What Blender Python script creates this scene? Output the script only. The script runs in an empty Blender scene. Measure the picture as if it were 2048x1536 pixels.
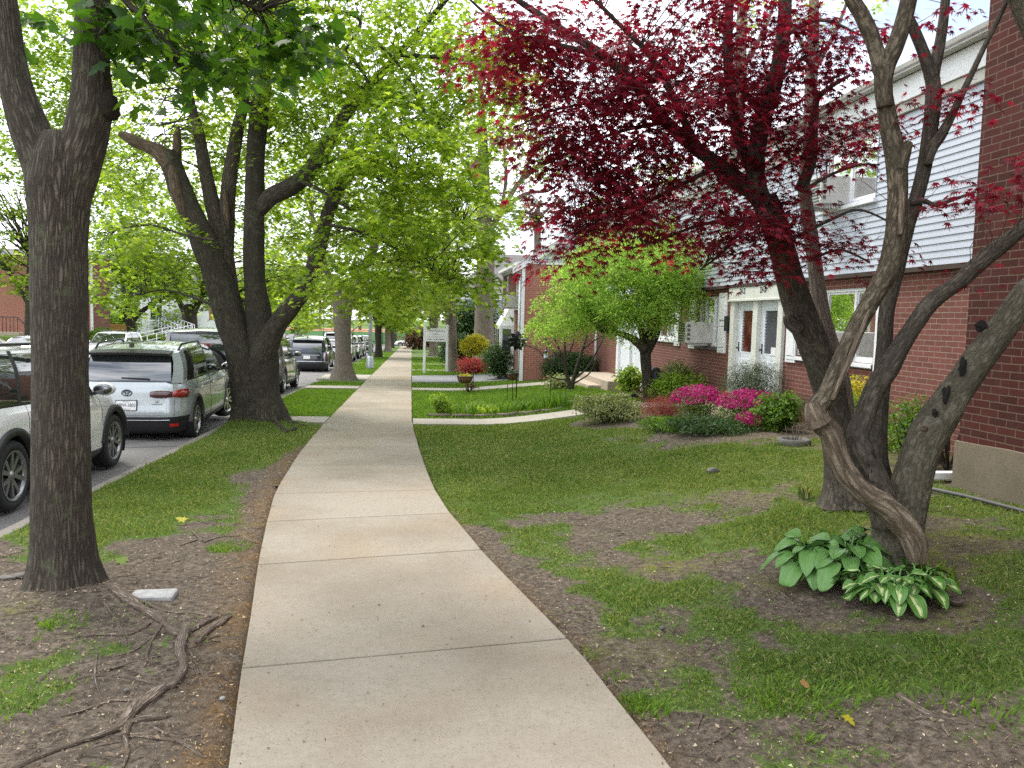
# Spring street: sidewalk, street maples, parked cars, garden apartments.
import bpy, math, random
import numpy as np
from mathutils import Vector, Matrix, noise as mnoise
R = math.radians
rng = np.random.default_rng(7)
random.seed(7)
sc = bpy.context.scene
COL = sc.collection

# ------------------------------------------------------------------ camera geometry
FPX = 1600.0; YAW = R(7.2); PIT = R(4.7); ROL = R(1.43); EYE = 1.7
SL = -0.024                                   # the street runs gently downhill
F_ = (math.sin(YAW)*math.cos(PIT), math.cos(YAW)*math.cos(PIT), -math.sin(PIT))
R0 = (math.cos(YAW), -math.sin(YAW), 0.0)
U0 = (R0[1]*F_[2]-R0[2]*F_[1], R0[2]*F_[0]-R0[0]*F_[2], R0[0]*F_[1]-R0[1]*F_[0])
RR = tuple(R0[i]*math.cos(ROL)+U0[i]*math.sin(ROL) for i in range(3))
UU = tuple(U0[i]*math.cos(ROL)-R0[i]*math.sin(ROL) for i in range(3))
def ray(u, v):
    a = (u-1024)/FPX; b = (768-v)/FPX
    return tuple(F_[i]+a*RR[i]+b*UU[i] for i in range(3))
def dep(u, v, D):
    r = ray(u, v); return (r[0]*D, r[1]*D, EYE+r[2]*D)
def onY(u, v, Y): r = ray(u, v); return dep(u, v, Y/r[1])
def onX(u, v, X): r = ray(u, v); return dep(u, v, X/r[0])
def sst(a, b, t):
    t = np.clip((np.asarray(t, float)-a)/(b-a), 0, 1); return t*t*(3-2*t)
def gz(x, y):
    """height of the ground"""
    x = np.asarray(x, float); y = np.asarray(y, float)
    z = SL*y + (0.42-0.16*sst(12, 26, y))*sst(1.2, 5.2, x)
    z = z + 1.15*sst(-18.5, -24, x)
    return z
def gzf(x, y): return float(gz(x, y))
def gnd(u, v, off=0.0):
    r = ray(u, v); t = 0.5; lo = 0.5
    while t < 400:
        if EYE+r[2]*t < gzf(r[0]*t, r[1]*t)+off:
            a, b = lo, t
            for _ in range(30):
                m = (a+b)/2
                if EYE+r[2]*m < gzf(r[0]*m, r[1]*m)+off: b = m
                else: a = m
            return dep(u, v, b)
        lo = t; t *= 1.02
    return dep(u, v, 400)

# ------------------------------------------------------------------ object helpers
def link(o, parent=None):
    COL.objects.link(o)
    if parent is not None: o.parent = parent
    return o
def tag(o, label=None, cat=None, group=None, kind=None):
    if label: o["label"] = label
    if cat: o["category"] = cat
    if group: o["group"] = group
    if kind: o["kind"] = kind
    return o
def thing(name, label, cat, loc=(0, 0, 0), rz=0.0, group=None):
    o = bpy.data.objects.new(name, None); o.empty_display_size = 0.2
    link(o); o.location = loc; o.rotation_euler = (0, 0, rz)
    return tag(o, label, cat, group)
def copy_tree(o, parent=None):
    c = o.copy(); COL.objects.link(c)
    if parent is not None: c.parent = parent
    for ch in list(o.children): copy_tree(ch, c)
    return c

class MB:
    """collects shapes and links them as ONE mesh"""
    def __init__(s):
        s.v = []; s.f = []; s.m = []; s.uv = {}; s.n = 0; s.sm = []
    def add(s, verts, faces, mi=0, smooth=False, uvs=None):
        b = s.n
        s.v.extend([tuple(map(float, p)) for p in verts]); s.n += len(verts)
        for k, f in enumerate(faces):
            s.f.append(tuple(int(i)+b for i in f)); s.m.append(mi if isinstance(mi, int) else mi[k]); s.sm.append(smooth)
            if uvs is not None: s.uv[len(s.f)-1] = uvs[k]
        return b
    def box(s, c, d, mi=0, rz=0.0, M=None):
        x, y, z = d[0]/2, d[1]/2, d[2]/2
        P = [(-x,-y,-z),(x,-y,-z),(x,y,-z),(-x,y,-z),(-x,-y,z),(x,-y,z),(x,y,z),(-x,y,z)]
        if M is not None: P = [tuple(M @ Vector(p)) for p in P]
        elif rz:
            ca, sa = math.cos(rz), math.sin(rz); P = [(p[0]*ca-p[1]*sa, p[0]*sa+p[1]*ca, p[2]) for p in P]
        P = [(p[0]+c[0], p[1]+c[1], p[2]+c[2]) for p in P]
        s.add(P, [(0,3,2,1),(4,5,6,7),(0,1,5,4),(1,2,6,5),(2,3,7,6),(3,0,4,7)], mi)
    def bb(s, x0, x1, y0, y1, z0, z1, mi=0):
        s.box(((x0+x1)/2, (y0+y1)/2, (z0+z1)/2), (abs(x1-x0), abs(y1-y0), abs(z1-z0)), mi)
    def bar(s, a, b, w, h, mi=0):
        a = Vector(a); b = Vector(b); d = b-a; L = d.length
        q = d.to_track_quat('Y', 'Z').to_matrix()
        s.box((a+b)/2, (w, L, h), mi, M=q)
    def tube(s, pts, rad, n=8, mi=0, cap=True, seed=0, rough=0.0, flare=None, uvscale=1.0, lob=0.0):
        P = [Vector(p) for p in pts]; k = len(P)
        if not hasattr(rad, '__len__'): rad = [rad]*k
        T = []
        for i in range(k):
            t = (P[min(i+1, k-1)]-P[max(i-1, 0)])
            T.append(t.normalized() if t.length > 1e-9 else Vector((0, 0, 1)))
        nrm = T[0].orthogonal().normalized()
        # seam away from the camera
        back = Vector((0, 1, 0)); bb_ = back - T[0]*back.dot(T[0])
        if bb_.length > 0.2: nrm = bb_.normalized()
        V = []; L = 0.0; Ls = []
        for i in range(k):
            if i:
                L += (P[i]-P[i-1]).length
                nrm = (nrm - T[i]*nrm.dot(T[i]))
                nrm = nrm.normalized() if nrm.length > 1e-6 else T[i].orthogonal().normalized()
            bn = T[i].cross(nrm); Ls.append(L)
            for j in range(n):
                a = 2*math.pi*j/n
                r = rad[i]
                if rough:
                    q = P[i]+(nrm*math.cos(a)+bn*math.sin(a))*r
                    r *= 1+rough*mnoise.noise(Vector((q.x*4+seed, q.y*4, q.z*1.6)))*1.3+rough*.55*mnoise.noise(Vector((q.x*15+seed, q.y*15, q.z*6)))
                if lob: r *= 1+lob*math.sin(3*a+seed+L*.7)*.5+lob*.5*math.sin(5*a+seed*2-L*.5)
                if flare:
                    h = L/flare[0]; r *= 1+flare[1]*math.exp(-h*2.2)*(1+0.45*math.sin(flare[2]*a+seed)+.3*math.sin((flare[2]+3)*a+2*seed))
                V.append(P[i]+nrm*(math.cos(a)*r)+bn*(math.sin(a)*r))
        Fc = []; U = []
        cir = max(rad)*2*math.pi
        for i in range(k-1):
            for j in range(n):
                j2 = (j+1) % n
                Fc.append((i*n+j, i*n+j2, (i+1)*n+j2, (i+1)*n+j))
                u0 = j/n*cir*uvscale; u1 = (j+1)/n*cir*uvscale
                U.append(((u0, Ls[i]), (u1, Ls[i]), (u1, Ls[i+1]), (u0, Ls[i+1])))
        if cap:
            Fc.append(tuple(range(n))[::-1]); U.append([(0, 0)]*n)
            Fc.append(tuple(range((k-1)*n, k*n))); U.append([(0, 0)]*n)
        s.add(V, Fc, mi, True, U)
    def lathe(s, prof, n=24, mi=0, M=None, c=(0, 0, 0), closed=False, cap=True):
        V = []
        for r, z in prof:
            for j in range(n):
                a = 2*math.pi*j/n; p = Vector((r*math.cos(a), r*math.sin(a), z))
                if M is not None: p = M @ p
                V.append((p[0]+c[0], p[1]+c[1], p[2]+c[2]))
        Fc = []
        m = len(prof)
        for i in range(m-1 if not closed else m):
            i2 = (i+1) % m
            for j in range(n):
                j2 = (j+1) % n; Fc.append((i*n+j, i*n+j2, i2*n+j2, i2*n+j))
        if not closed and cap:
            if prof[0][0] > 1e-4: Fc.append(tuple(range(n))[::-1])
            if prof[-1][0] > 1e-4: Fc.append(tuple(range((m-1)*n, m*n)))
        s.add(V, Fc, mi, True)
    def prism(s, poly, ext, mi=0, M=None, c=(0, 0, 0)):
        """poly in local xy, extruded along local z by ext; M places it"""
        n = len(poly); V = []
        for z in (0, ext):
            for p in poly:
                q = Vector((p[0], p[1], z))
                if M is not None: q = M @ q
                V.append((q[0]+c[0], q[1]+c[1], q[2]+c[2]))
        Fc = [tuple(range(n))[::-1], tuple(range(n, 2*n))]
        Fc += [(i, (i+1) % n, n+(i+1) % n, n+i) for i in range(n)]
        s.add(V, Fc, mi)
    def blob(s, c, r, n=10, m=7, mi=0, seed=0, rough=0.0):
        V = []; Fc = []
        for i in range(m+1):
            th = math.pi*i/m
            for j in range(n):
                a = 2*math.pi*j/n
                d = Vector((math.sin(th)*math.cos(a), math.sin(th)*math.sin(a), math.cos(th)))
                k = 1+rough*mnoise.noise(d*1.7+Vector((seed*3.1, seed, 0)))
                V.append((c[0]+d.x*r[0]*k, c[1]+d.y*r[1]*k, c[2]+d.z*r[2]*k))
        for i in range(m):
            for j in range(n):
                j2 = (j+1) % n; Fc.append((i*n+j, (i+1)*n+j, (i+1)*n+j2, i*n+j2))
        s.add(V, Fc, mi, True)
    def build(s, name, mats, parent=None, bevel=0.0, smooth_angle=None):
        me = bpy.data.meshes.new(name)
        me.from_pydata(s.v, [], s.f)
        if not isinstance(mats, (list, tuple)): mats = [mats]
        for m in mats: me.materials.append(m)
        me.polygons.foreach_set('material_index', s.m)
        me.polygons.foreach_set('use_smooth', s.sm)
        if s.uv:
            ul = me.uv_layers.new(name='UVMap')
            for fi, u in s.uv.items():
                st = me.polygons[fi].loop_start
                for k, c in enumerate(u): ul.data[st+k].uv = c
        me.update()
        o = bpy.data.objects.new(name, me); link(o, parent)
        if bevel:
            b = o.modifiers.new('bevel', 'BEVEL'); b.width = bevel; b.segments = 2; b.limit_method = 'ANGLE'; b.angle_limit = R(40)
        return o

def fast_mesh(name, V, loops, sizes, mats, parent=None, mi=None, smooth=False):
    """big meshes straight from numpy arrays"""
    me = bpy.data.meshes.new(name)
    V = np.asarray(V, np.float32); loops = np.asarray(loops, np.int32); sizes = np.asarray(sizes, np.int32)
    me.vertices.add(len(V)); me.vertices.foreach_set('co', V.ravel())
    me.loops.add(len(loops)); me.loops.foreach_set('vertex_index', loops)
    me.polygons.add(len(sizes))
    st = np.zeros(len(sizes), np.int32); st[1:] = np.cumsum(sizes)[:-1]
    me.polygons.foreach_set('loop_start', st)
    if not isinstance(mats, (list, tuple)): mats = [mats]
    for m in mats: me.materials.append(m)
    if mi is not None: me.polygons.foreach_set('material_index', np.asarray(mi, np.int32))
    if smooth: me.polygons.foreach_set('use_smooth', np.ones(len(sizes), bool))
    me.update(calc_edges=True); me.validate()
    o = bpy.data.objects.new(name, me)
    return link(o, parent)

def catmull(pts, n=6):
    P = [Vector(p) for p in pts]; out = []
    for i in range(len(P)-1):
        p0 = P[max(i-1, 0)]; p1 = P[i]; p2 = P[i+1]; p3 = P[min(i+2, len(P)-1)]
        for k in range(n):
            t = k/n
            out.append(0.5*((2*p1)+(p2-p0)*t+(2*p0-5*p1+4*p2-p3)*t*t+(3*p1-p0-3*p2+p3)*t**3))
    out.append(P[-1]); return out
def lerpl(a, n=6):
    out = []
    for i in range(len(a)-1):
        for k in range(n): out.append(a[i]+(a[i+1]-a[i])*k/n)
    out.append(a[-1]); return out

# smooth value noise on arrays
_perm = np.random.default_rng(3).random((256, 256))
def vnoise(x, y):
    xi = np.floor(x).astype(int); yi = np.floor(y).astype(int); fx = x-xi; fy = y-yi
    fx = fx*fx*(3-2*fx); fy = fy*fy*(3-2*fy)
    g = lambda a, b: _perm[a & 255, b & 255]
    return (g(xi, yi)*(1-fx)+g(xi+1, yi)*fx)*(1-fy)+(g(xi, yi+1)*(1-fx)+g(xi+1, yi+1)*fx)*fy
def fbm(x, y, o=4):
    s = 0; a = 0.5; t = 0
    for k in range(o):
        s = s+a*vnoise(x*2**k+17*k, y*2**k+31*k); t += a; a *= .55
    return s/t
# ------------------------------------------------------------------ materials
def nm(name):
    m = bpy.data.materials.new(name); m.use_nodes = True
    nt = m.node_tree; b = nt.nodes['Principled BSDF']; return m, nt, b
def nd(nt, t, **kw):
    n = nt.nodes.new(t)
    for k, v in kw.items():
        if k in n.inputs: n.inputs[k].default_value = v
        else: setattr(n, k, v)
    return n
def c4(c): return (c[0], c[1], c[2], 1.0)
def ramp(nt, fac, stops):
    r = nt.nodes.new('ShaderNodeValToRGB'); e = r.color_ramp.elements
    while len(e) < len(stops): e.new(0.5)
    for i, (p, c) in enumerate(stops): e[i].position = p; e[i].color = c4(c) if hasattr(c, '__len__') else (c, c, c, 1)
    nt.links.new(fac, r.inputs[0]); return r.outputs[0]
def mixc(nt, fac, a, b, mode='MIX'):
    m = nt.nodes.new('ShaderNodeMix'); m.data_type = 'RGBA'; m.blend_type = mode
    for sock, val in ((m.inputs[0], fac), (m.inputs[6], a), (m.inputs[7], b)):
        if hasattr(val, 'is_linked'): nt.links.new(val, sock)
        elif hasattr(val, '__len__'): sock.default_value = c4(val)
        else: sock.default_value = val
    return m.outputs[2]
def mth(nt, op, a, b=0.0, c=None):
    m = nt.nodes.new('ShaderNodeMath'); m.operation = op
    for i, val in enumerate((a, b) if c is None else (a, b, c)):
        if hasattr(val, 'is_linked'): nt.links.new(val, m.inputs[i])
        else: m.inputs[i].default_value = val
    return m.outputs[0]
def coords(nt, kind='Object', scale=(1, 1, 1), rot=(0, 0, 0)):
    t = nt.nodes.new('ShaderNodeTexCoord'); mp = nt.nodes.new('ShaderNodeMapping')
    mp.inputs['Scale'].default_value = scale; mp.inputs['Rotation'].default_value = rot
    nt.links.new(t.outputs[kind], mp.inputs[0]); return mp.outputs[0]
def noi(nt, vec, scale, detail=4.0, rough=0.55, dist=0.0):
    n = nd(nt, 'ShaderNodeTexNoise', Scale=scale, Detail=detail, Roughness=rough, Distortion=dist)
    nt.links.new(vec, n.inputs['Vector']); return n.outputs['Fac']
def vor(nt, vec, scale, feature='F1', out='Distance'):
    n = nd(nt, 'ShaderNodeTexVoronoi', Scale=scale); n.feature = feature
    nt.links.new(vec, n.inputs['Vector']); return n.outputs[out]
def bump(nt, b, h, strength=0.4, dist=0.02):
    n = nd(nt, 'ShaderNodeBump', Strength=strength, Distance=dist)
    nt.links.new(h, n.inputs['Height']); nt.links.new(n.outputs[0], b.inputs['Normal'])
def pmat(name, col, rough=0.6, metal=0.0, var=0.12, scale=6.0, coat=0.0, bmp=0.0, spec=0.5, kind='Object'):
    """paint-like surface with slight uneven tone"""
    m, nt, b = nm(name)
    v = coords(nt, kind)
    f = noi(nt, v, scale, 5)
    lo = tuple(x*(1-var) for x in col); hi = tuple(min(1, x*(1+var)) for x in col)
    nt.links.new(ramp(nt, f, [(0.3, lo), (0.7, hi)]), b.inputs['Base Color'])
    b.inputs['Roughness'].default_value = rough; b.inputs['Metallic'].default_value = metal
    b.inputs['Specular IOR Level'].default_value = spec
    if coat: b.inputs['Coat Weight'].default_value = coat; b.inputs['Coat Roughness'].default_value = 0.04
    if bmp: bump(nt, b, noi(nt, v, scale*6, 4), bmp, 0.01)
    return m

def bark_mat(name, dark, light, scale=1.0, lichen=None, strength=0.9, crackw=0.6, an=1.0):
    m, nt, b = nm(name)
    uv = coords(nt, 'UV', (34*scale, 5.5*scale*an, 1))
    big = noi(nt, coords(nt, 'Object'), 2.5, 4)
    n1 = noi(nt, uv, 1.6, 6, 0.6, 0.9)
    wv = nt.nodes.new('ShaderNodeVectorMath'); wv.operation = 'ADD'
    wn = nt.nodes.new('ShaderNodeTexNoise'); wn.inputs['Scale'].default_value = .9; wn.inputs['Detail'].default_value = 4; nt.links.new(coords(nt, 'UV', (26*scale, 6*scale*an, 1)), wn.inputs['Vector'])
    nt.links.new(coords(nt, 'UV', (40*scale, 5.5*scale*an, 1)), wv.inputs[0]); ws = nt.nodes.new('ShaderNodeVectorMath'); ws.operation = 'SCALE'; ws.inputs['Scale'].default_value = 1.6
    nt.links.new(wn.outputs['Color'], ws.inputs[0]); nt.links.new(ws.outputs[0], wv.inputs[1])
    w = vor(nt, wv.outputs[0], 1.0, 'DISTANCE_TO_EDGE')
    crack = ramp(nt, w, [(0.0, 0.0), (0.30, 1.0)])
    h = mth(nt, 'MULTIPLY', n1, mth(nt, 'ADD', mth(nt, 'MULTIPLY', crack, crackw), 1-crackw))
    col = ramp(nt, h, [(0.08, tuple(x*0.45 for x in dark)), (0.3, dark), (0.62, light)])
    col = mixc(nt, ramp(nt, big, [(0.35, 0.0), (0.7, 0.55)]), col, tuple(x*0.75 for x in dark))
    if lichen:
        col = mixc(nt, ramp(nt, noi(nt, coords(nt, 'Object'), 7, 5, .7), [(0.55, 0.0), (0.68, 0.6)]), col, lichen)
    nt.links.new(col, b.inputs['Base Color']); b.inputs['Roughness'].default_value = 0.9
    b.inputs['Specular IOR Level'].default_value = 0.2
    h2 = mth(nt, 'ADD', h, mth(nt, 'MULTIPLY', noi(nt, coords(nt, 'Object'), 38, 5, .7), 0.5))
    bump(nt, b, h2, strength, 0.035); return m

def leaf_mat(name, stops, trans=0.5, tcol=None, rough=0.5, spec=0.3):
    """stops: colours picked leaf by leaf"""
    m, nt, b = nm(name)
    g = nt.nodes.new('ShaderNodeNewGeometry')
    clump = noi(nt, coords(nt, 'Object'), 0.9, 3)
    r = mth(nt, 'ADD', mth(nt, 'MULTIPLY', g.outputs['Random Per Island'], 0.6), mth(nt, 'MULTIPLY', clump, 0.4))
    n = len(stops)
    col = ramp(nt, r, [(0.2+0.6*i/(n-1), c) for i, c in enumerate(stops)])
    nt.links.new(col, b.inputs['Base Color']); b.inputs['Roughness'].default_value = rough
    b.inputs['Specular IOR Level'].default_value = spec
    tr = nt.nodes.new('ShaderNodeBsdfTranslucent')
    tc = mixc(nt, 1.0, col, tcol or (2.0, 1.9, 1.0), 'MULTIPLY')
    nt.links.new(tc, tr.inputs['Color'])
    mx = nt.nodes.new('ShaderNodeMixShader'); mx.inputs[0].default_value = trans
    out = nt.nodes['Material Output']
    nt.links.new(b.outputs[0], mx.inputs[1]); nt.links.new(tr.outputs[0], mx.inputs[2]); nt.links.new(mx.outputs[0], out.inputs[0])
    return m

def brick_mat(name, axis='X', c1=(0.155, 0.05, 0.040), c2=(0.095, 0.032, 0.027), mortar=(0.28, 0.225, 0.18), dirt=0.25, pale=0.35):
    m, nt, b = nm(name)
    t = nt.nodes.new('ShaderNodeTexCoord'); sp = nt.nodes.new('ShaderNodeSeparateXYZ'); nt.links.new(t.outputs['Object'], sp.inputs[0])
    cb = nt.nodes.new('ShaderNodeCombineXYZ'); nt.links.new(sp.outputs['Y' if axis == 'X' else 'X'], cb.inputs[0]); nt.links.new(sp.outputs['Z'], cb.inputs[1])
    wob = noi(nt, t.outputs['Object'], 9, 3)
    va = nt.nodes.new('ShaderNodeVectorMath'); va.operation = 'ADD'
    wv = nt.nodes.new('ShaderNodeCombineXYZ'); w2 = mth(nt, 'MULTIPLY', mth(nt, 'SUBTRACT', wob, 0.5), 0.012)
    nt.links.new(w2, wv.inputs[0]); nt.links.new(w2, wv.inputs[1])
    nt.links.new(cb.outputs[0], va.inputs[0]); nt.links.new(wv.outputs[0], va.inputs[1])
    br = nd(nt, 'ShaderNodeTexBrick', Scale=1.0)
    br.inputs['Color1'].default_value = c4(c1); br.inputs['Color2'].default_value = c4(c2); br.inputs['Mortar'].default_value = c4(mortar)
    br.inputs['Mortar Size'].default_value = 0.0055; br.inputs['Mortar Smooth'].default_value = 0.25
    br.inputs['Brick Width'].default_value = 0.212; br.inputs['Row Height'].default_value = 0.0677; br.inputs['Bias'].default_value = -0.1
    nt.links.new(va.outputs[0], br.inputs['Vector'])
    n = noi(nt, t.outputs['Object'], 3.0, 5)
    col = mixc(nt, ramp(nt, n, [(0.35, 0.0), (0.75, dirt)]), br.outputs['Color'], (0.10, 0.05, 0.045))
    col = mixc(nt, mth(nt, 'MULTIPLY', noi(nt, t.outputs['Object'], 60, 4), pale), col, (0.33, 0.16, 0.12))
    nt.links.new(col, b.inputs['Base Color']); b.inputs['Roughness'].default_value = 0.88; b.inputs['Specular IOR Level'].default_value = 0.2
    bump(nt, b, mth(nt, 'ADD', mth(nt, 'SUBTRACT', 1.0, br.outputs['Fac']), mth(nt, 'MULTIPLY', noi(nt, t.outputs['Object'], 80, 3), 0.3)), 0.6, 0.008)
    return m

def glass_mat(name, tint=(0.02, 0.025, 0.025), rough=0.03):
    m, nt, b = nm(name)
    b.inputs['Base Color'].default_value = c4(tint); b.inputs['Roughness'].default_value = rough
    b.inputs['IOR'].default_value = 2.1; b.inputs['Specular IOR Level'].default_value = 0.75
    v = coords(nt); bump(nt, b, noi(nt, v, 3.0, 2), 0.06, 0.02)
    return m
def pane_mat(name):
    """clear window glass: mirrors the street, shows the room faintly"""
    m, nt, b = nm(name)
    tr = nt.nodes.new('ShaderNodeBsdfTransparent'); tr.inputs[0].default_value = (0.62, 0.68, 0.66, 1)
    gl = nt.nodes.new('ShaderNodeBsdfGlossy'); gl.inputs['Roughness'].default_value = 0.02
    fr = nt.nodes.new('ShaderNodeFresnel'); fr.inputs[0].default_value = 1.6
    f = mth(nt, 'MULTIPLY_ADD', fr.outputs[0], 1.1, 0.04)
    mx = nt.nodes.new('ShaderNodeMixShader'); nt.links.new(f, mx.inputs[0]); nt.links.new(tr.outputs[0], mx.inputs[1]); nt.links.new(gl.outputs[0], mx.inputs[2])
    nt.links.new(mx.outputs[0], nt.nodes['Material Output'].inputs[0]); return m

def concrete_mat(name, col, stain=(0.30, 0.25, 0.20), amt=0.5, rust=0.0):
    m, nt, b = nm(name)
    v = coords(nt)
    a = noi(nt, v, 0.7, 6, 0.6); f = noi(nt, v, 24, 6, 0.7); sp = noi(nt, v, 95, 2, .6)
    base = ramp(nt, f, [(0.25, tuple(x*0.86 for x in col)), (0.5, col), (0.8, tuple(min(1, x*1.12) for x in col))])
    base = mixc(nt, ramp(nt, a, [(0.42, 0.0), (0.72, amt)]), base, stain)
    base = mixc(nt, ramp(nt, noi(nt, v, 2.3, 5, .65), [(0.56, 0.0), (0.72, 0.35)]), base, tuple(x*1.25 for x in stain))
    if rust: base = mixc(nt, ramp(nt, noi(nt, v, 1.1, 3), [(0.5, 0.0), (0.72, rust)]), base, (0.33, 0.215, 0.11))
    base = mixc(nt, ramp(nt, sp, [(0.30, 0.75), (0.40, 0.0)]), base, tuple(x*0.45 for x in col))
    blot = vor(nt, v, 5.5); base = mixc(nt, ramp(nt, blot, [(0.03, 0.7), (0.055, 0.0)]), base, tuple(x*0.4 for x in col))
    isl = nt.nodes.new('ShaderNodeNewGeometry'); base = mixc(nt, 1.0, base, ramp(nt, isl.outputs['Random Per Island'], [(0.0, 0.86), (1.0, 1.0)]), 'MULTIPLY')
    nt.links.new(base, b.inputs['Base Color']); b.inputs['Roughness'].default_value = 0.92; b.inputs['Specular IOR Level'].default_value = 0.15
    bump(nt, b, mth(nt, 'ADD', f, mth(nt, 'MULTIPLY', sp, 0.6)), 0.35, 0.006)
    return m

def asphalt_mat(name, col=(0.16, 0.15, 0.145)):
    m, nt, b = nm(name); v = coords(nt)
    f = noi(nt, v, 60, 4, .7); a = noi(nt, v, 0.5, 5)
    base = ramp(nt, f, [(0.3, tuple(x*0.6 for x in col)), (0.7, tuple(x*1.6 for x in col))])
    base = mixc(nt, ramp(nt, a, [(0.4, 0.0), (0.7, 0.5)]), base, tuple(x*1.5 for x in col))
    cr = vor(nt, coords(nt, scale=(.35, .22, 1)), 1.0, 'DISTANCE_TO_EDGE')
    base = mixc(nt, ramp(nt, cr, [(0.0, 0.8), (0.012, 0.0)]), base, (0.03, 0.03, 0.03))
    nt.links.new(base, b.inputs['Base Color']); b.inputs['Roughness'].default_value = 0.9; b.inputs['Specular IOR Level'].default_value = 0.25
    bump(nt, b, f, 0.5, 0.01); return m

def ground_mat(name):
    """bare soil and turf base, mixed by where the grass grows"""
    m, nt, b = nm(name); v = coords(nt)
    at = nt.nodes.new('ShaderNodeVertexColor'); at.layer_name = 'cover'
    sp = nt.nodes.new('ShaderNodeSeparateColor'); nt.links.new(at.outputs[0], sp.inputs[0])
    f = noi(nt, v, 22, 8, 0.72); g = noi(nt, v, 4.0, 5, .6); fine = noi(nt, v, 110, 4, .75)
    soil = ramp(nt, f, [(0.34, (0.034, 0.027, 0.021)), (0.5, (0.125, 0.100, 0.077)), (0.68, (0.27, 0.22, 0.17))])
    soil = mixc(nt, ramp(nt, g, [(0.4, 0.0), (0.65, 0.55)]), soil, (0.125, 0.102, 0.08))
    soil = mixc(nt, ramp(nt, fine, [(0.60, 0.0), (0.70, 0.8)]), soil, (0.36, 0.29, 0.21))
    soil = mixc(nt, ramp(nt, noi(nt, v, 55, 3, .6), [(0.30, 0.8), (0.42, 0.0)]), soil, (0.035, 0.026, 0.02))
    turf = ramp(nt, f, [(0.3, (0.05, 0.085, 0.018)), (0.7, (0.13, 0.20, 0.045))])
    moss = ramp(nt, fine, [(0.3, (0.10, 0.11, 0.02)), (0.7, (0.24, 0.24, 0.05))])
    lit = ramp(nt, fine, [(0.3, (0.10, 0.06, 0.028)), (0.7, (0.28, 0.17, 0.075))])
    cov = ramp(nt, mth(nt, 'ADD', sp.outputs[0], mth(nt, 'MULTIPLY', mth(nt, 'SUBTRACT', noi(nt, v, 34, 5, .7), 0.5), 1.5)), [(0.42, 0.0), (0.66, 1.0)])
    base = mixc(nt, cov, soil, turf)
    base = mixc(nt, mth(nt, 'MULTIPLY', sp.outputs[1], ramp(nt, noi(nt, v, 18, 6, .7), [(0.42, 0.0), (0.58, 1.0)])), base, moss)
    base = mixc(nt, mth(nt, 'MULTIPLY', sp.outputs[2], ramp(nt, noi(nt, v, 9, 5, .7), [(0.35, 0.1), (0.6, 1.0)])), base, lit)
    nt.links.new(base, b.inputs['Base Color']); b.inputs['Roughness'].default_value = 0.95; b.inputs['Specular IOR Level'].default_value = 0.1
    bump(nt, b, mth(nt, 'ADD', f, mth(nt, 'MULTIPLY', fine, .5)), 0.8, 0.03); return m

M = {}
M['sidewalk'] = concrete_mat('sidewalk_concrete', (0.33, 0.29, 0.23), (0.205, 0.165, 0.118), 0.75, 0.24)
M['path'] = concrete_mat('path_concrete', (0.40, 0.365, 0.315), (0.28, 0.24, 0.19), 0.4)
M['curb'] = concrete_mat('kerb_stone', (0.23, 0.21, 0.185), (0.12, 0.105, 0.09), 0.8)
M['footing'] = concrete_mat('footing_concrete', (0.24, 0.20, 0.14), (0.11, 0.095, 0.07), 0.8)
M['step'] = concrete_mat('step_concrete', (0.48, 0.40, 0.31), (0.32, 0.26, 0.19), 0.4)
M['asphalt'] = asphalt_mat('asphalt')
M['drive'] = asphalt_mat('driveway_asphalt', (0.2, 0.2, 0.21))
M['ground'] = ground_mat('soil_and_turf')
M['joint'] = pmat('joint_soil', (0.05, 0.035, 0.025), 0.95)
M['bark_grey'] = bark_mat('maple_bark', (0.068, 0.056, 0.042), (0.20, 0.17, 0.13), 1.0, (0.13, 0.14, 0.08))
M['bark_dark'] = bark_mat('dark_bark', (0.052, 0.044, 0.033), (0.155, 0.132, 0.10), 0.9, (0.10, 0.11, 0.06))
M['bark_pale'] = bark_mat('pale_bark', (0.20, 0.165, 0.13), (0.36, 0.31, 0.26), 0.8)
M['bark_jmaple'] = bark_mat('smooth_dark_bark', (0.058, 0.049, 0.038), (0.155, 0.132, 0.102), 0.7, (0.15, 0.14, 0.105), 0.6, 0.45, 2.4)
M['bark_green'] = bark_mat('mossy_smooth_bark', (0.075, 0.066, 0.046), (0.19, 0.17, 0.122), 0.7, (0.22, 0.205, 0.16), 0.6, 0.4, 2.6)
M['deadwood'] = bark_mat('weathered_dead_wood', (0.13, 0.098, 0.068), (0.37, 0.30, 0.22), 0.55, (0.10, 0.075, 0.05), 0.8, 0.5, 1.3)
M['rotwood'] = bark_mat('torn_wood', (0.095, 0.068, 0.045), (0.27, 0.20, 0.135), 0.8)
M['bark_mottled'] = bark_mat('mottled_grey_bark', (0.07, 0.056, 0.038), (0.24, 0.20, 0.14), 0.7, (0.28, 0.235, 0.165), 0.7, 0.5, 2.2)
M['root'] = bark_mat('exposed_root', (0.17, 0.13, 0.10), (0.46, 0.38, 0.30), 1.6)
M['black'] = pmat('black_plastic', (0.018, 0.018, 0.02), 0.45)
M['blackmetal'] = pmat('black_iron', (0.012, 0.013, 0.016), 0.4, 0.3)
M['cladding'] = pmat('grey_cladding', (0.075, 0.073, 0.07), 0.6)
M['rubber'] = pmat('tyre_rubber', (0.02, 0.02, 0.021), 0.8, bmp=0.2)
M['alloy'] = pmat('alloy_rim', (0.62, 0.62, 0.63), 0.28, 0.9)
M['alloy_dark'] = pmat('dark_alloy', (0.06, 0.06, 0.065), 0.35, 0.6)
M['chrome'] = pmat('chrome_trim', (0.75, 0.76, 0.78), 0.12, 1.0, 0.03)
M['carglass'] = glass_mat('tinted_car_glass')
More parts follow.
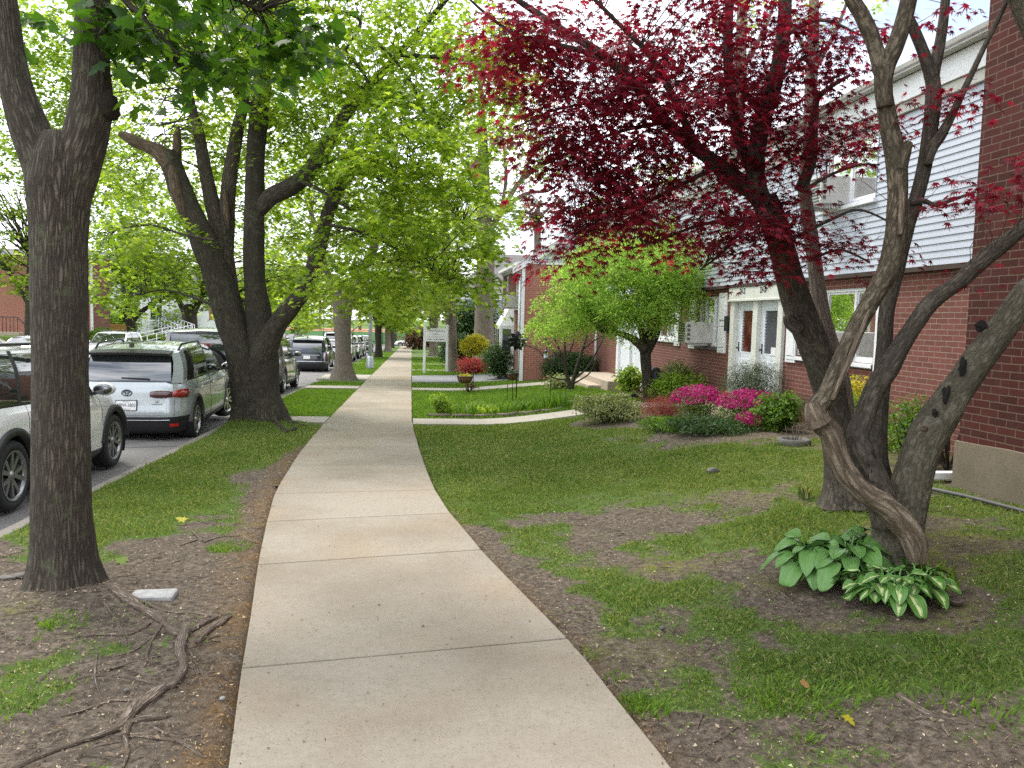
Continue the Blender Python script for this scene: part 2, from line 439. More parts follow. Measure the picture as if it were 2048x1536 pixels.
M['taillight'] = pmat('red_lens', (0.30, 0.012, 0.014), 0.12, coat=0.8)
M['taildark'] = pmat('smoked_lens', (0.07, 0.02, 0.022), 0.12, coat=0.8)
M['lens'] = pmat('clear_lens', (0.6, 0.6, 0.6), 0.1, coat=0.8)
M['plate'] = pmat('licence_plate', (0.75, 0.75, 0.74), 0.4, var=0.04)
M['ink'] = pmat('dark_lettering', (0.012, 0.014, 0.03), 0.5)
def paint(name, col, metal=0.3, rough=0.32): return pmat(name, col, rough, metal, 0.05, 3.0, coat=1.0)
M['white_paint'] = pmat('white_painted_trim', (0.74, 0.75, 0.76), 0.5, var=0.05, scale=2.5)
M['white_door'] = pmat('white_door_paint', (0.66, 0.70, 0.74), 0.45, var=0.04)
M['cream'] = pmat('cream_lintel_paint', (0.62, 0.63, 0.57), 0.55, var=0.06)
M['siding'] = pmat('vinyl_siding', (0.43, 0.46, 0.52), 0.5, var=0.05, scale=1.2)
M['siding_grey'] = pmat('grey_siding', (0.30, 0.32, 0.36), 0.55, var=0.06)
M['gutter'] = pmat('beige_gutter', (0.42, 0.41, 0.37), 0.5)
M['roof'] = pmat('roof_shingle', (0.13, 0.12, 0.12), 0.9, var=0.4, scale=14, bmp=0.5)
M['brickX'] = brick_mat('red_brick_front', 'X')
M['brickY'] = brick_mat('red_brick_end', 'Y', (0.36, 0.125, 0.085), (0.28, 0.10, 0.07), (0.47, 0.38, 0.31), 0.12)
M['brickShade'] = brick_mat('shaded_red_brick_wing', 'X', (0.070, 0.014, 0.011), (0.038, 0.009, 0.007), (0.14, 0.10, 0.07), 0.3, 0.05)  # red brick darkened: the shade on the wing is put into its colour
M['pane'] = pane_mat('window_glass')
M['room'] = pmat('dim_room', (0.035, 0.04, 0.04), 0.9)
M['curtain'] = pmat('pale_curtain', (0.55, 0.55, 0.50), 0.9, var=0.25, scale=14)
M['acbody'] = pmat('air_conditioner_case', (0.52, 0.52, 0.49), 0.5)
M['acgrille'] = pmat('air_conditioner_grille', (0.10, 0.10, 0.085), 0.6)
M['steel'] = pmat('galvanised_steel', (0.42, 0.46, 0.50), 0.45, 0.5)
M['whitesign'] = pmat('white_sign_post', (0.80, 0.80, 0.82), 0.5, var=0.03)
M['hollow'] = pmat('dark_hollow', (0.012, 0.01, 0.008), 1.0)
M['stone'] = pmat('grey_stone', (0.12, 0.112, 0.10), 0.9, var=0.3, scale=9, bmp=0.5)
M['palestone'] = pmat('white_granite', (0.29, 0.29, 0.285), 0.85, var=0.2, scale=25, bmp=0.4)
M['coco'] = pmat('coco_liner', (0.17, 0.085, 0.045), 0.95, var=0.4, scale=30, bmp=0.5)
M['orangewood'] = pmat('orange_bench_wood', (0.42, 0.17, 0.06), 0.6, var=0.2)
M['fencegreen'] = pmat('green_windscreen', (0.15, 0.30, 0.13), 0.8)
M['court'] = pmat('orange_court', (0.42, 0.16, 0.07), 0.8)
M['yellow'] = pmat('yellow_sign', (0.75, 0.48, 0.03), 0.5)
# foliage
M['leaf_maple'] = leaf_mat('spring_maple_leaf', [(0.082, 0.148, 0.014), (0.142, 0.228, 0.02), (0.21, 0.30, 0.03), (0.31, 0.385, 0.055)], 0.62, (1.95, 1.9, 1.1))
M['leaf_yellow'] = leaf_mat('yellow_green_leaf', [(0.12, 0.19, 0.025), (0.19, 0.28, 0.04), (0.28, 0.36, 0.06), (0.34, 0.35, 0.08)], 0.55, (1.75, 1.8, 1.3))
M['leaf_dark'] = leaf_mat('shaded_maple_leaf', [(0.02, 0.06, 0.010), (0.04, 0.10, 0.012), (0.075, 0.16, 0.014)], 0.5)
M['leaf_deep'] = leaf_mat('deep_green_leaf', [(0.018, 0.042, 0.012), (0.035, 0.075, 0.018), (0.055, 0.115, 0.025)], 0.3)
M['leaf_juniper'] = leaf_mat('juniper_needle', [(0.025, 0.04, 0.022), (0.045, 0.065, 0.03), (0.09, 0.11, 0.04)], 0.2)
M['leaf_mid'] = leaf_mat('mid_green_leaf', [(0.05, 0.11, 0.012), (0.09, 0.18, 0.02), (0.15, 0.25, 0.03)], 0.4)
M['leaf_lime'] = leaf_mat('lime_leaf', [(0.10, 0.18, 0.02), (0.17, 0.27, 0.03), (0.26, 0.36, 0.055)], 0.45)
M['leaf_gold'] = leaf_mat('gold_leaf', [(0.24, 0.26, 0.02), (0.42, 0.38, 0.03), (0.55, 0.48, 0.05)], 0.4)
M['leaf_weep'] = leaf_mat('weeping_leaf', [(0.13, 0.225, 0.03), (0.21, 0.33, 0.05), (0.31, 0.43, 0.085), (0.40, 0.50, 0.13)], 0.6, (1.7, 1.8, 1.3))
M['leaf_variegated'] = leaf_mat('cream_edged_leaf', [(0.06, 0.10, 0.03), (0.16, 0.19, 0.06), (0.36, 0.38, 0.17), (0.10, 0.14, 0.04)], 0.25)
M['leaf_red'] = leaf_mat('red_maple_leaf', [(0.062, 0.006, 0.013), (0.12, 0.009, 0.019), (0.19, 0.013, 0.03), (0.29, 0.023, 0.045)], 0.52, (2.0, 1.3, 1.4))
M['leaf_laceleaf'] = leaf_mat('laceleaf_red', [(0.12, 0.02, 0.02), (0.22, 0.05, 0.05), (0.30, 0.09, 0.07)], 0.4)
M['leaf_pinkred'] = leaf_mat('pink_red_leaf', [(0.35, 0.04, 0.05), (0.5, 0.08, 0.10), (0.42, 0.16, 0.12)], 0.4)
M['leaf_rust'] = leaf_mat('rusty_leaf', [(0.07, 0.03, 0.02), (0.12, 0.05, 0.03), (0.10, 0.09, 0.03)], 0.3)
M['petal'] = leaf_mat('magenta_petal', [(0.27, 0.004, 0.085), (0.40, 0.008, 0.135), (0.52, 0.016, 0.20)], 0.3, (1.3, 1.2, 1.3))
M['blade'] = leaf_mat('grass_blade', [(0.065, 0.115, 0.024), (0.11, 0.18, 0.036), (0.16, 0.23, 0.05), (0.30, 0.29, 0.13)], 0.38, rough=0.6)
M['blade_fresh'] = leaf_mat('fresh_grass_blade', [(0.07, 0.14, 0.018), (0.12, 0.22, 0.025), (0.18, 0.28, 0.04)], 0.35, rough=0.6)
M['straw'] = leaf_mat('dry_straw', [(0.12, 0.09, 0.055), (0.22, 0.17, 0.10), (0.34, 0.28, 0.17)], 0.1)
M['litter'] = leaf_mat('pale_litter', [(0.16, 0.11, 0.07), (0.35, 0.27, 0.17), (0.60, 0.52, 0.36), (0.42, 0.40, 0.12)], 0.1)
M['litter_orange'] = leaf_mat('orange_litter', [(0.11, 0.06, 0.02), (0.24, 0.135, 0.045), (0.40, 0.24, 0.09)], 0.1)
M['litter_orange2'] = leaf_mat('brown_litter', [(0.05, 0.035, 0.022), (0.11, 0.075, 0.045), (0.20, 0.14, 0.085), (0.30, 0.22, 0.14)], 0.1)
def hosta_mat(name, edge, mid):
    m, nt, b = nm(name)
    uv = nt.nodes.new('ShaderNodeTexCoord'); s = nt.nodes.new('ShaderNodeSeparateXYZ'); nt.links.new(uv.outputs['UV'], s.inputs[0])
    d = mth(nt, 'ABSOLUTE', mth(nt, 'SUBTRACT', s.outputs[0], 0.5))
    wob = noi(nt, coords(nt, 'UV', (9, 2.0, 1)), 2.0, 3)
    dd = mth(nt, 'ADD', d, mth(nt, 'MULTIPLY', mth(nt, 'SUBTRACT', wob, 0.5), 0.42))
    col = ramp(nt, dd, [(0.05, mid), (0.15, edge)])
    vein = nt.nodes.new('ShaderNodeTexWave'); vein.inputs['Scale'].default_value = 2.2; nt.links.new(coords(nt, 'UV', (1, 0.05, 1)), vein.inputs['Vector'])
    col = mixc(nt, mth(nt, 'MULTIPLY', vein.outputs['Fac'], 0.14), col, tuple(x*0.6 for x in edge))
    nt.links.new(col, b.inputs['Base Color']); b.inputs['Roughness'].default_value = 0.42
    bump(nt, b, vein.outputs['Fac'], 0.2, 0.008)
    return m
M['hosta'] = hosta_mat('hosta_leaf', (0.095, 0.215, 0.045), (0.11, 0.245, 0.055))
M['hosta_var'] = hosta_mat('white_centred_hosta_leaf', (0.075, 0.19, 0.03), (0.50, 0.56, 0.26))
# ------------------------------------------------------------------ ground, road, walks
_RY = [-1, 1.5, 2.95, 4.04, 6.16, 7.49, 8.59, 10.45, 12.38, 14.36, 16.0, 30, 200]
_RX = [1.2, 1.12, 1.03, 0.92, 0.56, 0.38, 0.27, 0.18, 0.11, 0.05, 0.02, 0.0, 0.0]
_LY = [-1, 1.5, 3.09, 3.96, 5.42, 7.14, 8.35, 9.2, 11.53, 13.9, 15.0, 30, 200]
_LX = [-0.3, -0.5, -0.68, -0.81, -1.02, -1.25, -1.38, -1.44, -1.54, -1.58, -1.6, -1.62, -1.62]
def swR(y): return np.interp(y, _RY, _RX)+.003*np.sin(np.asarray(y)*3.1)
def swL(y): return np.interp(y, _LY, _LX)+.003*np.sin(np.asarray(y)*2.7+1)
CURB = -3.42; FARC = -16.8
END = 122.0

_bl = []
def blob(u, v, du, dv, val):
    c = gnd(u, v); a = gnd(u+du, v); b = gnd(u, v-dv)
    _bl.append((c[0], c[1], max(.05, abs(a[0]-c[0])), max(.08, abs(b[1]-c[1])), val))
for q in [(1050,930,240,70,.7),(1350,925,230,35,.5),(930,880,90,40,.4),(1500,1070,230,38,.75),(1130,1060,110,40,.35),(1220,1180,150,40,.4),
          (1590,1390,90,24,.85),(1285,1408,38,24,.9),(1950,1240,110,60,.45),(1960,1015,150,35,.6),(1900,1340,150,45,.3),(1180,1290,160,60,.3),
          (1230,1045,150,38,-1.2),(1180,1092,130,30,-1.1),(1480,1118,120,30,-.8),(1500,1225,150,50,-.6),(1400,1490,320,50,-.55),(1720,1450,190,60,-.5),
          (1080,1200,90,60,-.7),(1840,1125,90,35,-.6),(1250,1365,130,35,-.45),(1000,1120,90,30,-.5),(1600,1460,120,30,-.3),(1540,1310,130,30,.25),(1000,985,130,40,.4),
          (340,960,230,70,1.0),(480,890,160,40,.9),(290,1015,130,40,.75),(460,1090,45,16,1.1),(40,1400,80,40,.8),(110,1240,60,18,.6),(110,1375,30,12,.5),(240,1020,70,30,.5),
          (490,950,100,30,-.8),(560,960,60,60,-.6),(330,1110,200,40,-.4),(300,1160,200,40,-.5),(640,845,60,14,-.7),(220,1520,60,20,.5)]: blob(*q)
_ms = []
for q in [(1500,955,220,40),(1850,1050,210,60),(1560,1165,60,20),(1640,1250,60,12),(1680,915,170,40),(1950,1120,130,60),(1330,1130,100,18),(20,1225,60,14),(1900,1230,130,40),(1290,1300,120,30)]:
    c = gnd(q[0], q[1]); a = gnd(q[0]+q[2], q[1]); b = gnd(q[0], q[1]-q[3]); _ms.append((c[0], c[1], abs(a[0]-c[0]), abs(b[1]-c[1])))
def cover(x, y):
    """share of grass, moss and orange litter at a point of the lawns"""
    x = np.asarray(x, float); y = np.asarray(y, float)
    n = fbm(x*1.6+40, y*1.6+40, 5); n2 = fbm(x*5+9, y*5+3, 3)
    left = x < swL(y)
    g = np.where(left, np.where(y < 6.8, 0.16, 0.55), np.where(y > 7.6, 0.66, 0.52))
    g = np.where(y > 13.2, 0.97, g)
    for bx, by, rx, ry, val in _bl:
        d = ((x-bx)/rx)**2+((y-by)/ry)**2; g = g+val*np.exp(-d*1.1)
    dR = x-swR(y); dL = swL(y)-x
    er = np.clip(1-dR/0.42, 0, 1)*(dR > -0.3)*np.clip((8.0-y)/2, 0, 1); g = g-1.0*er
    el = np.clip(1-dL/0.34, 0, 1)*(dL > -0.3)*np.clip((13.5-y)/2, 0, 1); g = g-1.1*el
    bed = (x > 3.3+0.5*np.sin(y*1.7)+.5*(y < 11))*(y > 10.2)*(y < 15); g = np.where(bed, g-0.75, g)
    g = np.where((x > 5.2)*(y > 14), g-.6, g); g = np.where((x > 5.0)*(y < 9.3), g-.35, g)
    nearbig = np.exp(-(((x+2.15)/.75)**2+((y-5.1)/.7)**2)); g = g-.6*nearbig
    g = g+np.where(y > 13.2, 0.3, np.where(y > 7.6, .55, 1.0))*((n-0.5)*2.4+(n2-.5)*1.4)
    m = np.zeros_like(g)
    for bx, by, rx, ry in _ms: m = m+np.exp(-(((x-bx)/rx)**2+((y-by)/ry)**2))
    m = np.clip(m, 0, 1)*np.clip(0.4+(n2-.3)*1.6, 0, 1)
    o = .8*np.clip(el*1.5, 0, 1)*np.clip((14-y)/3, 0, 1)+.6*np.clip(1-dR/0.16, 0, 1)*(dR > -.3)*np.clip((9-y)/2, 0, 1)
    return np.clip(g, 0, 1), m, np.clip(o*np.clip(.5+(n2-.4)*2, .2, 1), 0, 1)
def lawn_h(x, y):
    z = gz(x, y)-0.012+0.03*(fbm(x*2.2, y*2.2, 4)-.5)+0.016*(fbm(x*9, y*9, 3)-.5)+.010*(fbm(x*26, y*26, 2)-.5)
    on = (x > swL(y)-.02)*(x < swR(y)+.02)
    z = np.where(on, z-.05, z)
    z = z+.07*np.exp(-(((x+2.15)/.45)**2+((y-5.2)/.45)**2))+.10*np.exp(-(((x+2.7)/.8)**2+((y-15)/.8)**2))
    z = z-.06*sst(0.14, 0.0, x-(CURB+.12))*0
    return z
def sheet(name, xs, ys, zf, mat, kind='structure', attr=True):
    X, Y = np.meshgrid(xs, ys, indexing='ij'); Z = zf(X, Y)
    V = np.stack([X, Y, Z], -1).reshape(-1, 3)
    nx, ny = len(xs), len(ys)
    i, j = np.meshgrid(np.arange(nx-1), np.arange(ny-1), indexing='ij')
    a = (i*ny+j).ravel(); F = np.stack([a, a+ny, a+ny+1, a+1], -1)
    o = fast_mesh(name, V, F.ravel(), np.full(len(F), 4), mat, smooth=True)
    if attr:
        g, m, q = cover(V[:, 0], V[:, 1])
        ca = o.data.color_attributes.new('cover', 'FLOAT_COLOR', 'POINT')
        ca.data.foreach_set('color', np.stack([g, m, q, np.ones_like(g)], -1).astype(np.float32).ravel())
    if kind: tag(o, kind=kind)
    return o
XR = 60.0
sheet('lawn', np.arange(CURB+.14, 8.6, 0.04), np.arange(-1.0, 9.001, 0.04), lawn_h, M['ground'])
sheet('lawn', np.arange(CURB+.14, 8.6, 0.07), np.arange(9.0, 20.01, 0.07), lawn_h, M['ground'])
sheet('lawn', np.concatenate([np.arange(CURB+.14, 8, 0.3), np.arange(8, XR, 4)]), np.arange(20.0, END+.1, 0.6), lawn_h, M['ground'])
sheet('lawn', np.arange(8.54, 30, 2.0), np.arange(-4.0, 20.5, 1.0), lawn_h, M['ground'])
sheet('lawn', np.concatenate([np.arange(-90, -26, 6), np.arange(-26, FARC-.1, 0.7)]), np.arange(10.0, END+.1, 1.5), lawn_h, M['ground'])
sheet('ground', np.linspace(-600, 600, 25), np.linspace(-60, 900, 33), lambda x, y: SL*np.clip(y, -60, 140)-0.75, M['ground'])
def road_h(x, y): return SL*y-0.145+0.07*(1-((x-(CURB+FARC)/2)/((CURB-FARC)/2))**2)
sheet('road', np.linspace(FARC, CURB, 15), np.arange(-6, END+.1, 2.0), road_h, M['asphalt'], attr=False)
sheet('cross_street', np.linspace(-120, 120, 9), np.array([END, END+6, END+13]), lambda x, y: SL*y-.14, M['asphalt'], attr=False)
sheet('far_pavement', np.linspace(-120, 120, 9), np.array([END+13, END+17]), lambda x, y: SL*y-.02, M['path'], attr=False)

mb = MB()
def kerb_run(x0, x1, y0, y1, step=1.5):
    ys = np.arange(y0, y1-.01, step)
    for y in ys:
        y2 = min(y+step, y1)-.006
        za, zb = SL*y, SL*y2
        wob = .012*math.sin(y*3.1)
        V = [(x0+wob, y, za-.3), (x1, y, za-.3), (x1, y2, zb-.3), (x0+wob, y2, zb-.3), (x0+.01+wob, y, za-.012), (x1, y, za-.004), (x1, y2, zb-.004), (x0+.01+wob, y2, zb-.012)]
        mb.add(V, [(4,5,6,7),(0,1,5,4),(1,2,6,5),(2,3,7,6),(3,0,4,7)])
kerb_run(CURB, CURB+.15, -3, 29.8); kerb_run(CURB, CURB+.15, 33.6, END)
kerb_run(FARC-.15, FARC, 10, END, 3)
tag(mb.build('kerb', M['curb'], bevel=.012), kind='structure')

def slabs(name, jl, fl, fr, mat, lift=0.03, gap=0.007, sub=5, ax='y'):
    """a run of concrete slabs; jl = list of (y at left edge, y at right edge) joints"""
    mb = MB()
    for (a0, a1), (b0, b1) in zip(jl[:-1], jl[1:]):
        V = []; n = sub+1; mm = 5
        for i in range(n):
            t = i/sub
            yl = a0+gap/2+(b0-a0-gap)*t; yr = a1+gap/2+(b1-a1-gap)*t
            for k in range(mm):
                s = k/(mm-1); y = yl+(yr-yl)*s
                if ax == 'y': x = float(fl(yl))*(1-s)+float(fr(yr))*s; px, py = x, y
                else: x = float(fl(yl))*(1-s)+float(fr(yr))*s; px, py = y, x
                V.append((px, py, gzf(px, py)+lift))
        F = [(i*mm+k, i*mm+k+1, (i+1)*mm+k+1, (i+1)*mm+k) for i in range(sub) for k in range(mm-1)]
        if ax != 'y': F = [f[::-1] for f in F]
        rim = [k for k in range(mm)]+[i*mm+mm-1 for i in range(1, n)]+[(n-1)*mm+k for k in range(mm-2, -1, -1)]+[i*mm for i in range(n-2, 0, -1)]
        b = len(V); V += [(V[i][0], V[i][1], V[i][2]-.11) for i in rim]
        F += [(rim[(q+1) % len(rim)], rim[q], b+q, b+(q+1) % len(rim)) for q in range(len(rim))]
        mb.add(V, F)
    return tag(mb.build(name, mat, bevel=.006), kind='structure')
J = [(-.6, -.5), (0.9, 1.1), (2.4, 2.68), (3.98, 4.26), (5.8, 6.14), (7.15, 7.45), (8.4, 8.6), (10.2, 10.3), (12.0, 12.05), (13.8, 13.9), (15.2, 15.2), (16.4, 16.4)]
y = 16.4
while y < END-1.6: y += 1.55; J.append((y, y))
slabs('sidewalk', J, swL, swR, M['sidewalk'], gap=.013)
# dark soil seen down in the joints
sheet('sidewalk_bed', np.linspace(0, 1, 2), np.arange(-.5, END, 1.0), lambda x, y: SL*y-.03, M['joint'], attr=False)
o = bpy.data.objects['sidewalk_bed']
co = np.empty(len(o.data.vertices)*3, np.float32); o.data.vertices.foreach_get('co', co); co = co.reshape(-1, 3)
co[:, 0] = np.where(co[:, 0] < .5, swL(co[:, 1])+.03, swR(co[:, 1])-.03); o.data.vertices.foreach_set('co', co.ravel())

def cross(name, x0, x1, y0, y1, mat=None, step=1.5, skew=0.0, lift=.028):
    n = max(1, int(round((x1-x0)/step))); js = [(x0+(x1-x0)*i/n,)*2 for i in range(n+1)]
    return slabs(name, js, lambda x: y0+skew*(x-x0), lambda x: y1+skew*(x-x0), mat or M['path'], lift, .006, 4, 'x')
cross('walkway', CURB+.16, -1.62, 15.25, 16.3); cross('walkway', 0.04, 5.6, 15.1, 16.1)
cross('walkway', CURB+.16, -1.64, 25.0, 26.1)
cross('walkway', 0.02, 2.2, 24.6, 25.6); cross('walkway', 2.2, 5.35, 24.6, 25.9, skew=.0)
cross('driveway_apron', CURB-.05, -1.64, 30.0, 33.4, M['path'])
cross('driveway', 0.02, 10, 28.7, 33.3, M['drive'], 9.0, -.06)
for yy, xe in ((38.4, 4.0), (46.5, 3.0), (64, 3.0)):
    cross('walkway', 0.02, xe, yy, yy+1.1)
    if yy > 40: cross('walkway', CURB+.16, -1.64, yy, yy+1.1)

# ---- grass
def blades(name, x0, x1, y0, y1, dens, hmin, hmax, w, mat, seed, power=1.4, thr=0.12):
    r = np.random.default_rng(seed)
    n = int((x1-x0)*(y1-y0)*dens); x = r.uniform(x0, x1, n); y = r.uniform(y0, y1, n)
    g, m, q = cover(x, y)
    off = (x > swR(y)+.015) | (x < swL(y)-.015)
    for (a0, a1, b0, b1) in ((CURB, 5.6, 15.05, 16.32), (CURB, 5.4, 24.55, 26.1), (-9, 10, 28.3, 33.45)): off &= ~((x > a0)*(x < a1)*(y > b0)*(y < b1))
    keep = off & (r.random(n) < np.clip((g-thr)/(1-thr), 0, 1)**power)
    x = x[keep]; y = y[keep]; g = g[keep]; n = len(x)
    z = lawn_h(x, y)
    h = (hmin+(hmax-hmin)*r.random(n)**1.5)*(0.55+.6*g)*(0.7+.6*vnoise(x*3, y*3))
    a = r.uniform(0, 2*np.pi, n); lean = r.uniform(.1, .9, n); la = r.uniform(0, 2*np.pi, n)
    ww = w*r.uniform(.6, 1.3, n)
    dx, dy = np.cos(a)*ww/2, np.sin(a)*ww/2; lx, ly = np.cos(la)*lean*h, np.sin(la)*lean*h
    P0 = np.stack([x-dx, y-dy, z], -1); P1 = np.stack([x+dx, y+dy, z], -1)
    P2 = np.stack([x+dx*.7+lx*.4, y+dy*.7+ly*.4, z+h*.6], -1); P3 = np.stack([x+lx, y+ly, z+h*(1-.25*lean)], -1)
    V = np.stack([P0, P1, P2, P3], 1).reshape(-1, 3)
    L = np.arange(n*4)
    o = fast_mesh(name, V, L, np.full(n, 4), mat)
    tag(o, 'short green lawn grass growing between soil patches', 'grass', kind='stuff'); return o
blades('grass', 0.25, 7.5, 1.2, 9.0, 6500, .014, .045, .0046, M['blade'], 11, 1.9, .22)
blades('grass', 0.0, 6.5, 9.0, 15.05, 3400, .022, .055, .008, M['blade'], 12, 1.6, .18)
blades('grass', CURB+.15, -.6, 1.6, 9.0, 5600, .014, .045, .0046, M['blade'], 13, 1.9, .22)
blades('grass', CURB+.15, -1.4, 9.0, 15.3, 3400, .022, .05, .008, M['blade'], 14, 1.6, .18)
blades('grass', CURB+.15, -1.6, 15.2, 30, 1100, .04, .07, .016, M['blade_fresh'], 15)
blades('grass', 0.0, 7.0, 16.1, 30, 900, .04, .075, .018, M['blade_fresh'], 16)
blades('grass', 0.0, 9.0, 33.4, 62, 160, .06, .09, .05, M['blade_fresh'], 17)
blades('grass', CURB+.15, -1.6, 33.5, 75, 200, .06, .09, .05, M['blade_fresh'], 18)
# fresh tufts
def tufts(pts, seed):
    r = np.random.default_rng(seed); V = []; k = 0
    for (u, v, rad, n, h) in pts:
        n = int(n*.34); h = h*.55; rad *= 1.35
        c = gnd(u, v)
        for _ in range(n):
            a = r.uniform(0, 6.28); d = rad*math.sqrt(r.random()); x, y = c[0]+d*math.cos(a), c[1]+d*math.sin(a); z = float(lawn_h(np.array([x]), np.array([y]))[0])
            hh = h*r.uniform(.6, 1.2); la = a+r.normal()*.6; le = r.uniform(.15, .8)*hh; w = .004*r.uniform(.8, 1.5); b = r.uniform(0, 3.14)
            dx, dy = w*math.cos(b), w*math.sin(b)
            V += [(x-dx, y-dy, z), (x+dx, y+dy, z), (x+dx*.8+le*.4*math.cos(la), y+dy*.8+le*.4*math.sin(la), z+hh*.6), (x+le*math.cos(la), y+le*math.sin(la), z+hh*.9)]
    n = len(V)//4
    o = fast_mesh('grass', V, np.arange(n*4), np.full(n, 4), M['blade_fresh']); tag(o, 'fresh taller grass tufts standing in the bare soil', 'grass', kind='stuff')
tufts([(1285,1415,.09,420,.10),(1270,1395,.05,150,.09),(1615,1390,.17,900,.085),(1540,1385,.12,420,.07),(1612,1475,.04,110,.08),(1640,1085,.18,260,.10),(1455,1025,.15,260,.08),(1745,1375,.05,100,.08),(1900,1395,.12,240,.08),(1985,1430,.08,120,.08),(460,1092,.13,500,.06),(120,1245,.10,260,.06),(1560,1335,.06,80,.06),(1235,1350,.05,80,.06),(1850,1300,.15,260,.06),(40,1390,.2,420,.06)], 5)

# ---- litter
def flakes(name, label, x0, x1, y0, y1, n, smin, smax, mat, seed, wfun=None, asp=.4):
    r = np.random.default_rng(seed); x = r.uniform(x0, x1, n); y = y0+(y1-y0)*r.random(n)**1.3
    keep = (x > swR(y)+.01) | (x < swL(y)-.01) if wfun is None else wfun(x, y, r)
    x, y = x[keep], y[keep]; n = len(x); z = np.where((x > swL(y))*(x < swR(y)), gz(x, y)+.032, lawn_h(x, y)+.006)
    s = smin+(smax-smin)*r.random(n)**2.5; a = r.uniform(0, 6.28, n); q = s*asp*r.uniform(.5, 1.5, n)
    ca, sa = np.cos(a), np.sin(a); t = r.normal(0, .35, (n, 4))
    V = np.stack([np.stack([x+ca*s*k+(-sa)*q*l, y+sa*s*k+ca*q*l, z+np.abs(t[:, i])*s*.8], -1) for i, (k, l) in enumerate(((-.5, -.1), (0, -.5), (.5, .1), (.05, .5)))], 1).reshape(-1, 3)
    o = fast_mesh(name, V, np.arange(n*4), np.full(n, 4), mat); return tag(o, label, 'litter', kind='stuff')
flakes('leaf_litter', 'pale seed husks and petal bits scattered over the soil', -3.2, 6.5, 2.6, 13, 30000, .004, .020, M['litter'], 21)
flakes('leaf_litter', 'brown bark crumbs and dead leaf scraps on the bare soil', -3.2, 6.5, 2.6, 12, 42000, .006, .03, M['litter_orange2'], 24,
       lambda x, y, r: ((x < swL(y)-.005) | (x > swR(y)+.005))*(r.random(len(x)) > cover(x, y)[0]*.8))
flakes('leaf_litter', 'orange brown debris gathered along the sidewalk edge', -2.2, 1.6, 2.6, 14, 90000, .006, .022, M['litter_orange'], 22,
       lambda x, y, r: r.random(len(x)) < cover(x, y)[2]*(((x < swL(y)-.005) | (x > swR(y)+.005))))
flakes('leaf_litter', 'tiny dark bits lying on the concrete sidewalk', -1.6, 1.1, 2.6, 16, 900, .005, .02, M['litter_orange2'], 23,
       lambda x, y, r: (x > swL(y)+.02)*(x < swR(y)-.02))
flakes('leaf_litter', 'soil crumbs spilling over the sidewalk edges', -1.7, 1.2, 2.6, 15, 60000, .005, .018, M['litter_orange2'], 25,
       lambda x, y, r: (x > swL(y))*(x < swR(y))*(r.random(len(x)) < np.exp(-np.minimum(x-swL(y), swR(y)-x)/.022)*(.3+.7*vnoise(x*0+3, y*2.5))))
def weeds(name, label, n, x0, x1, y0, y1, seed):
    r = np.random.default_rng(seed); x = r.uniform(x0, x1, n); y = r.uniform(y0, y1, n)
    cl = vnoise(x*1.7+70, y*1.7+20); g = cover(x, y)[0]
    k = ((x > swR(y)+.02) | (x < swL(y)-.02))*(r.random(n) < np.clip((cl-.52)*4, 0, 1)*(.25+.75*g)); x, y = x[k], y[k]; n = len(x)
    z = lawn_h(x, y)+r.uniform(.008, .03, n); P = np.repeat(np.stack([x, y, z], -1), 3, 0); a = np.tile([0, 2.1, 4.2], n)+np.repeat(r.uniform(0, 6.28, n), 3); s = np.repeat(r.uniform(.006, .014, n), 3)
    V = np.stack([np.stack([P[:, 0]+np.cos(a+d)*s*q, P[:, 1]+np.sin(a+d)*s*q, P[:, 2]+s*h], -1) for d, q, h in ((0, .1, 0), (.55, .8, .2), (0, 1.15, .1), (-.55, .8, .2))], 1).reshape(-1, 3)
    tag(fast_mesh(name, V, np.arange(len(V)), np.full(len(V)//4, 4), M['blade_fresh']), label, 'weeds', kind='stuff')
weeds('clover', 'small clover leaves mixed through the lawn grass', 60000, CURB+.2, 6.5, 2.8, 13, 41)
def thatch(n, seed):
    r = np.random.default_rng(seed); x = r.uniform(CURB+.2, 6.8, n); y = 2.7+10*r.random(n)**1.3
    k = ((x > swR(y)+.01) | (x < swL(y)-.01))*(r.random(n) < .25+.75*(vnoise(x*2.3+11, y*2.3+5) > .55)); x, y = x[k], y[k]; n = len(x)
    z = lawn_h(x, y)+.008; L = r.uniform(.012, .045, n); a = r.uniform(0, 6.28, n); w = .0014*r.uniform(.7, 1.6, n); b = a+r.normal(0, .5, n)
    c = lambda px, py, pz: np.stack([px, py, pz], -1)
    V = np.stack([c(x-np.sin(a)*w, y+np.cos(a)*w, z), c(x+np.sin(a)*w, y-np.cos(a)*w, z), c(x+np.cos(a)*L, y+np.sin(a)*L, z+L*r.uniform(0, .3, n))], 1).reshape(-1, 3)
    tag(fast_mesh('thatch', V, np.arange(n*3), np.full(n, 3), M['straw']), 'dry straw coloured thatch lying in the worn lawn', 'dry grass', kind='stuff')
thatch(26000, 42)
# thin twigs lying about
mb = MB(); r = np.random.default_rng(31)
for k in range(900):
    x = r.uniform(-3.1, 6.2); y = 2.7+9.5*r.random()**1.5
    if swL(y)-.02 < x < swR(y)+.02: continue
    L = r.uniform(.04, .20); a = r.uniform(0, 6.28); z = float(lawn_h(np.array([x]), np.array([y]))[0])+.006
    p = [(x, y, z), (x+L*.5*math.cos(a), y+L*.5*math.sin(a), z+r.uniform(0, .012)), (x+L*math.cos(a+r.normal()*.4), y+L*math.sin(a+r.normal()*.4), z)]
    mb.tube(p, [.0022, .003, .0015], 4)
tag(mb.build('twig_litter', M['root']), 'thin fallen twigs strewn over the bare soil', 'twigs', kind='stuff')
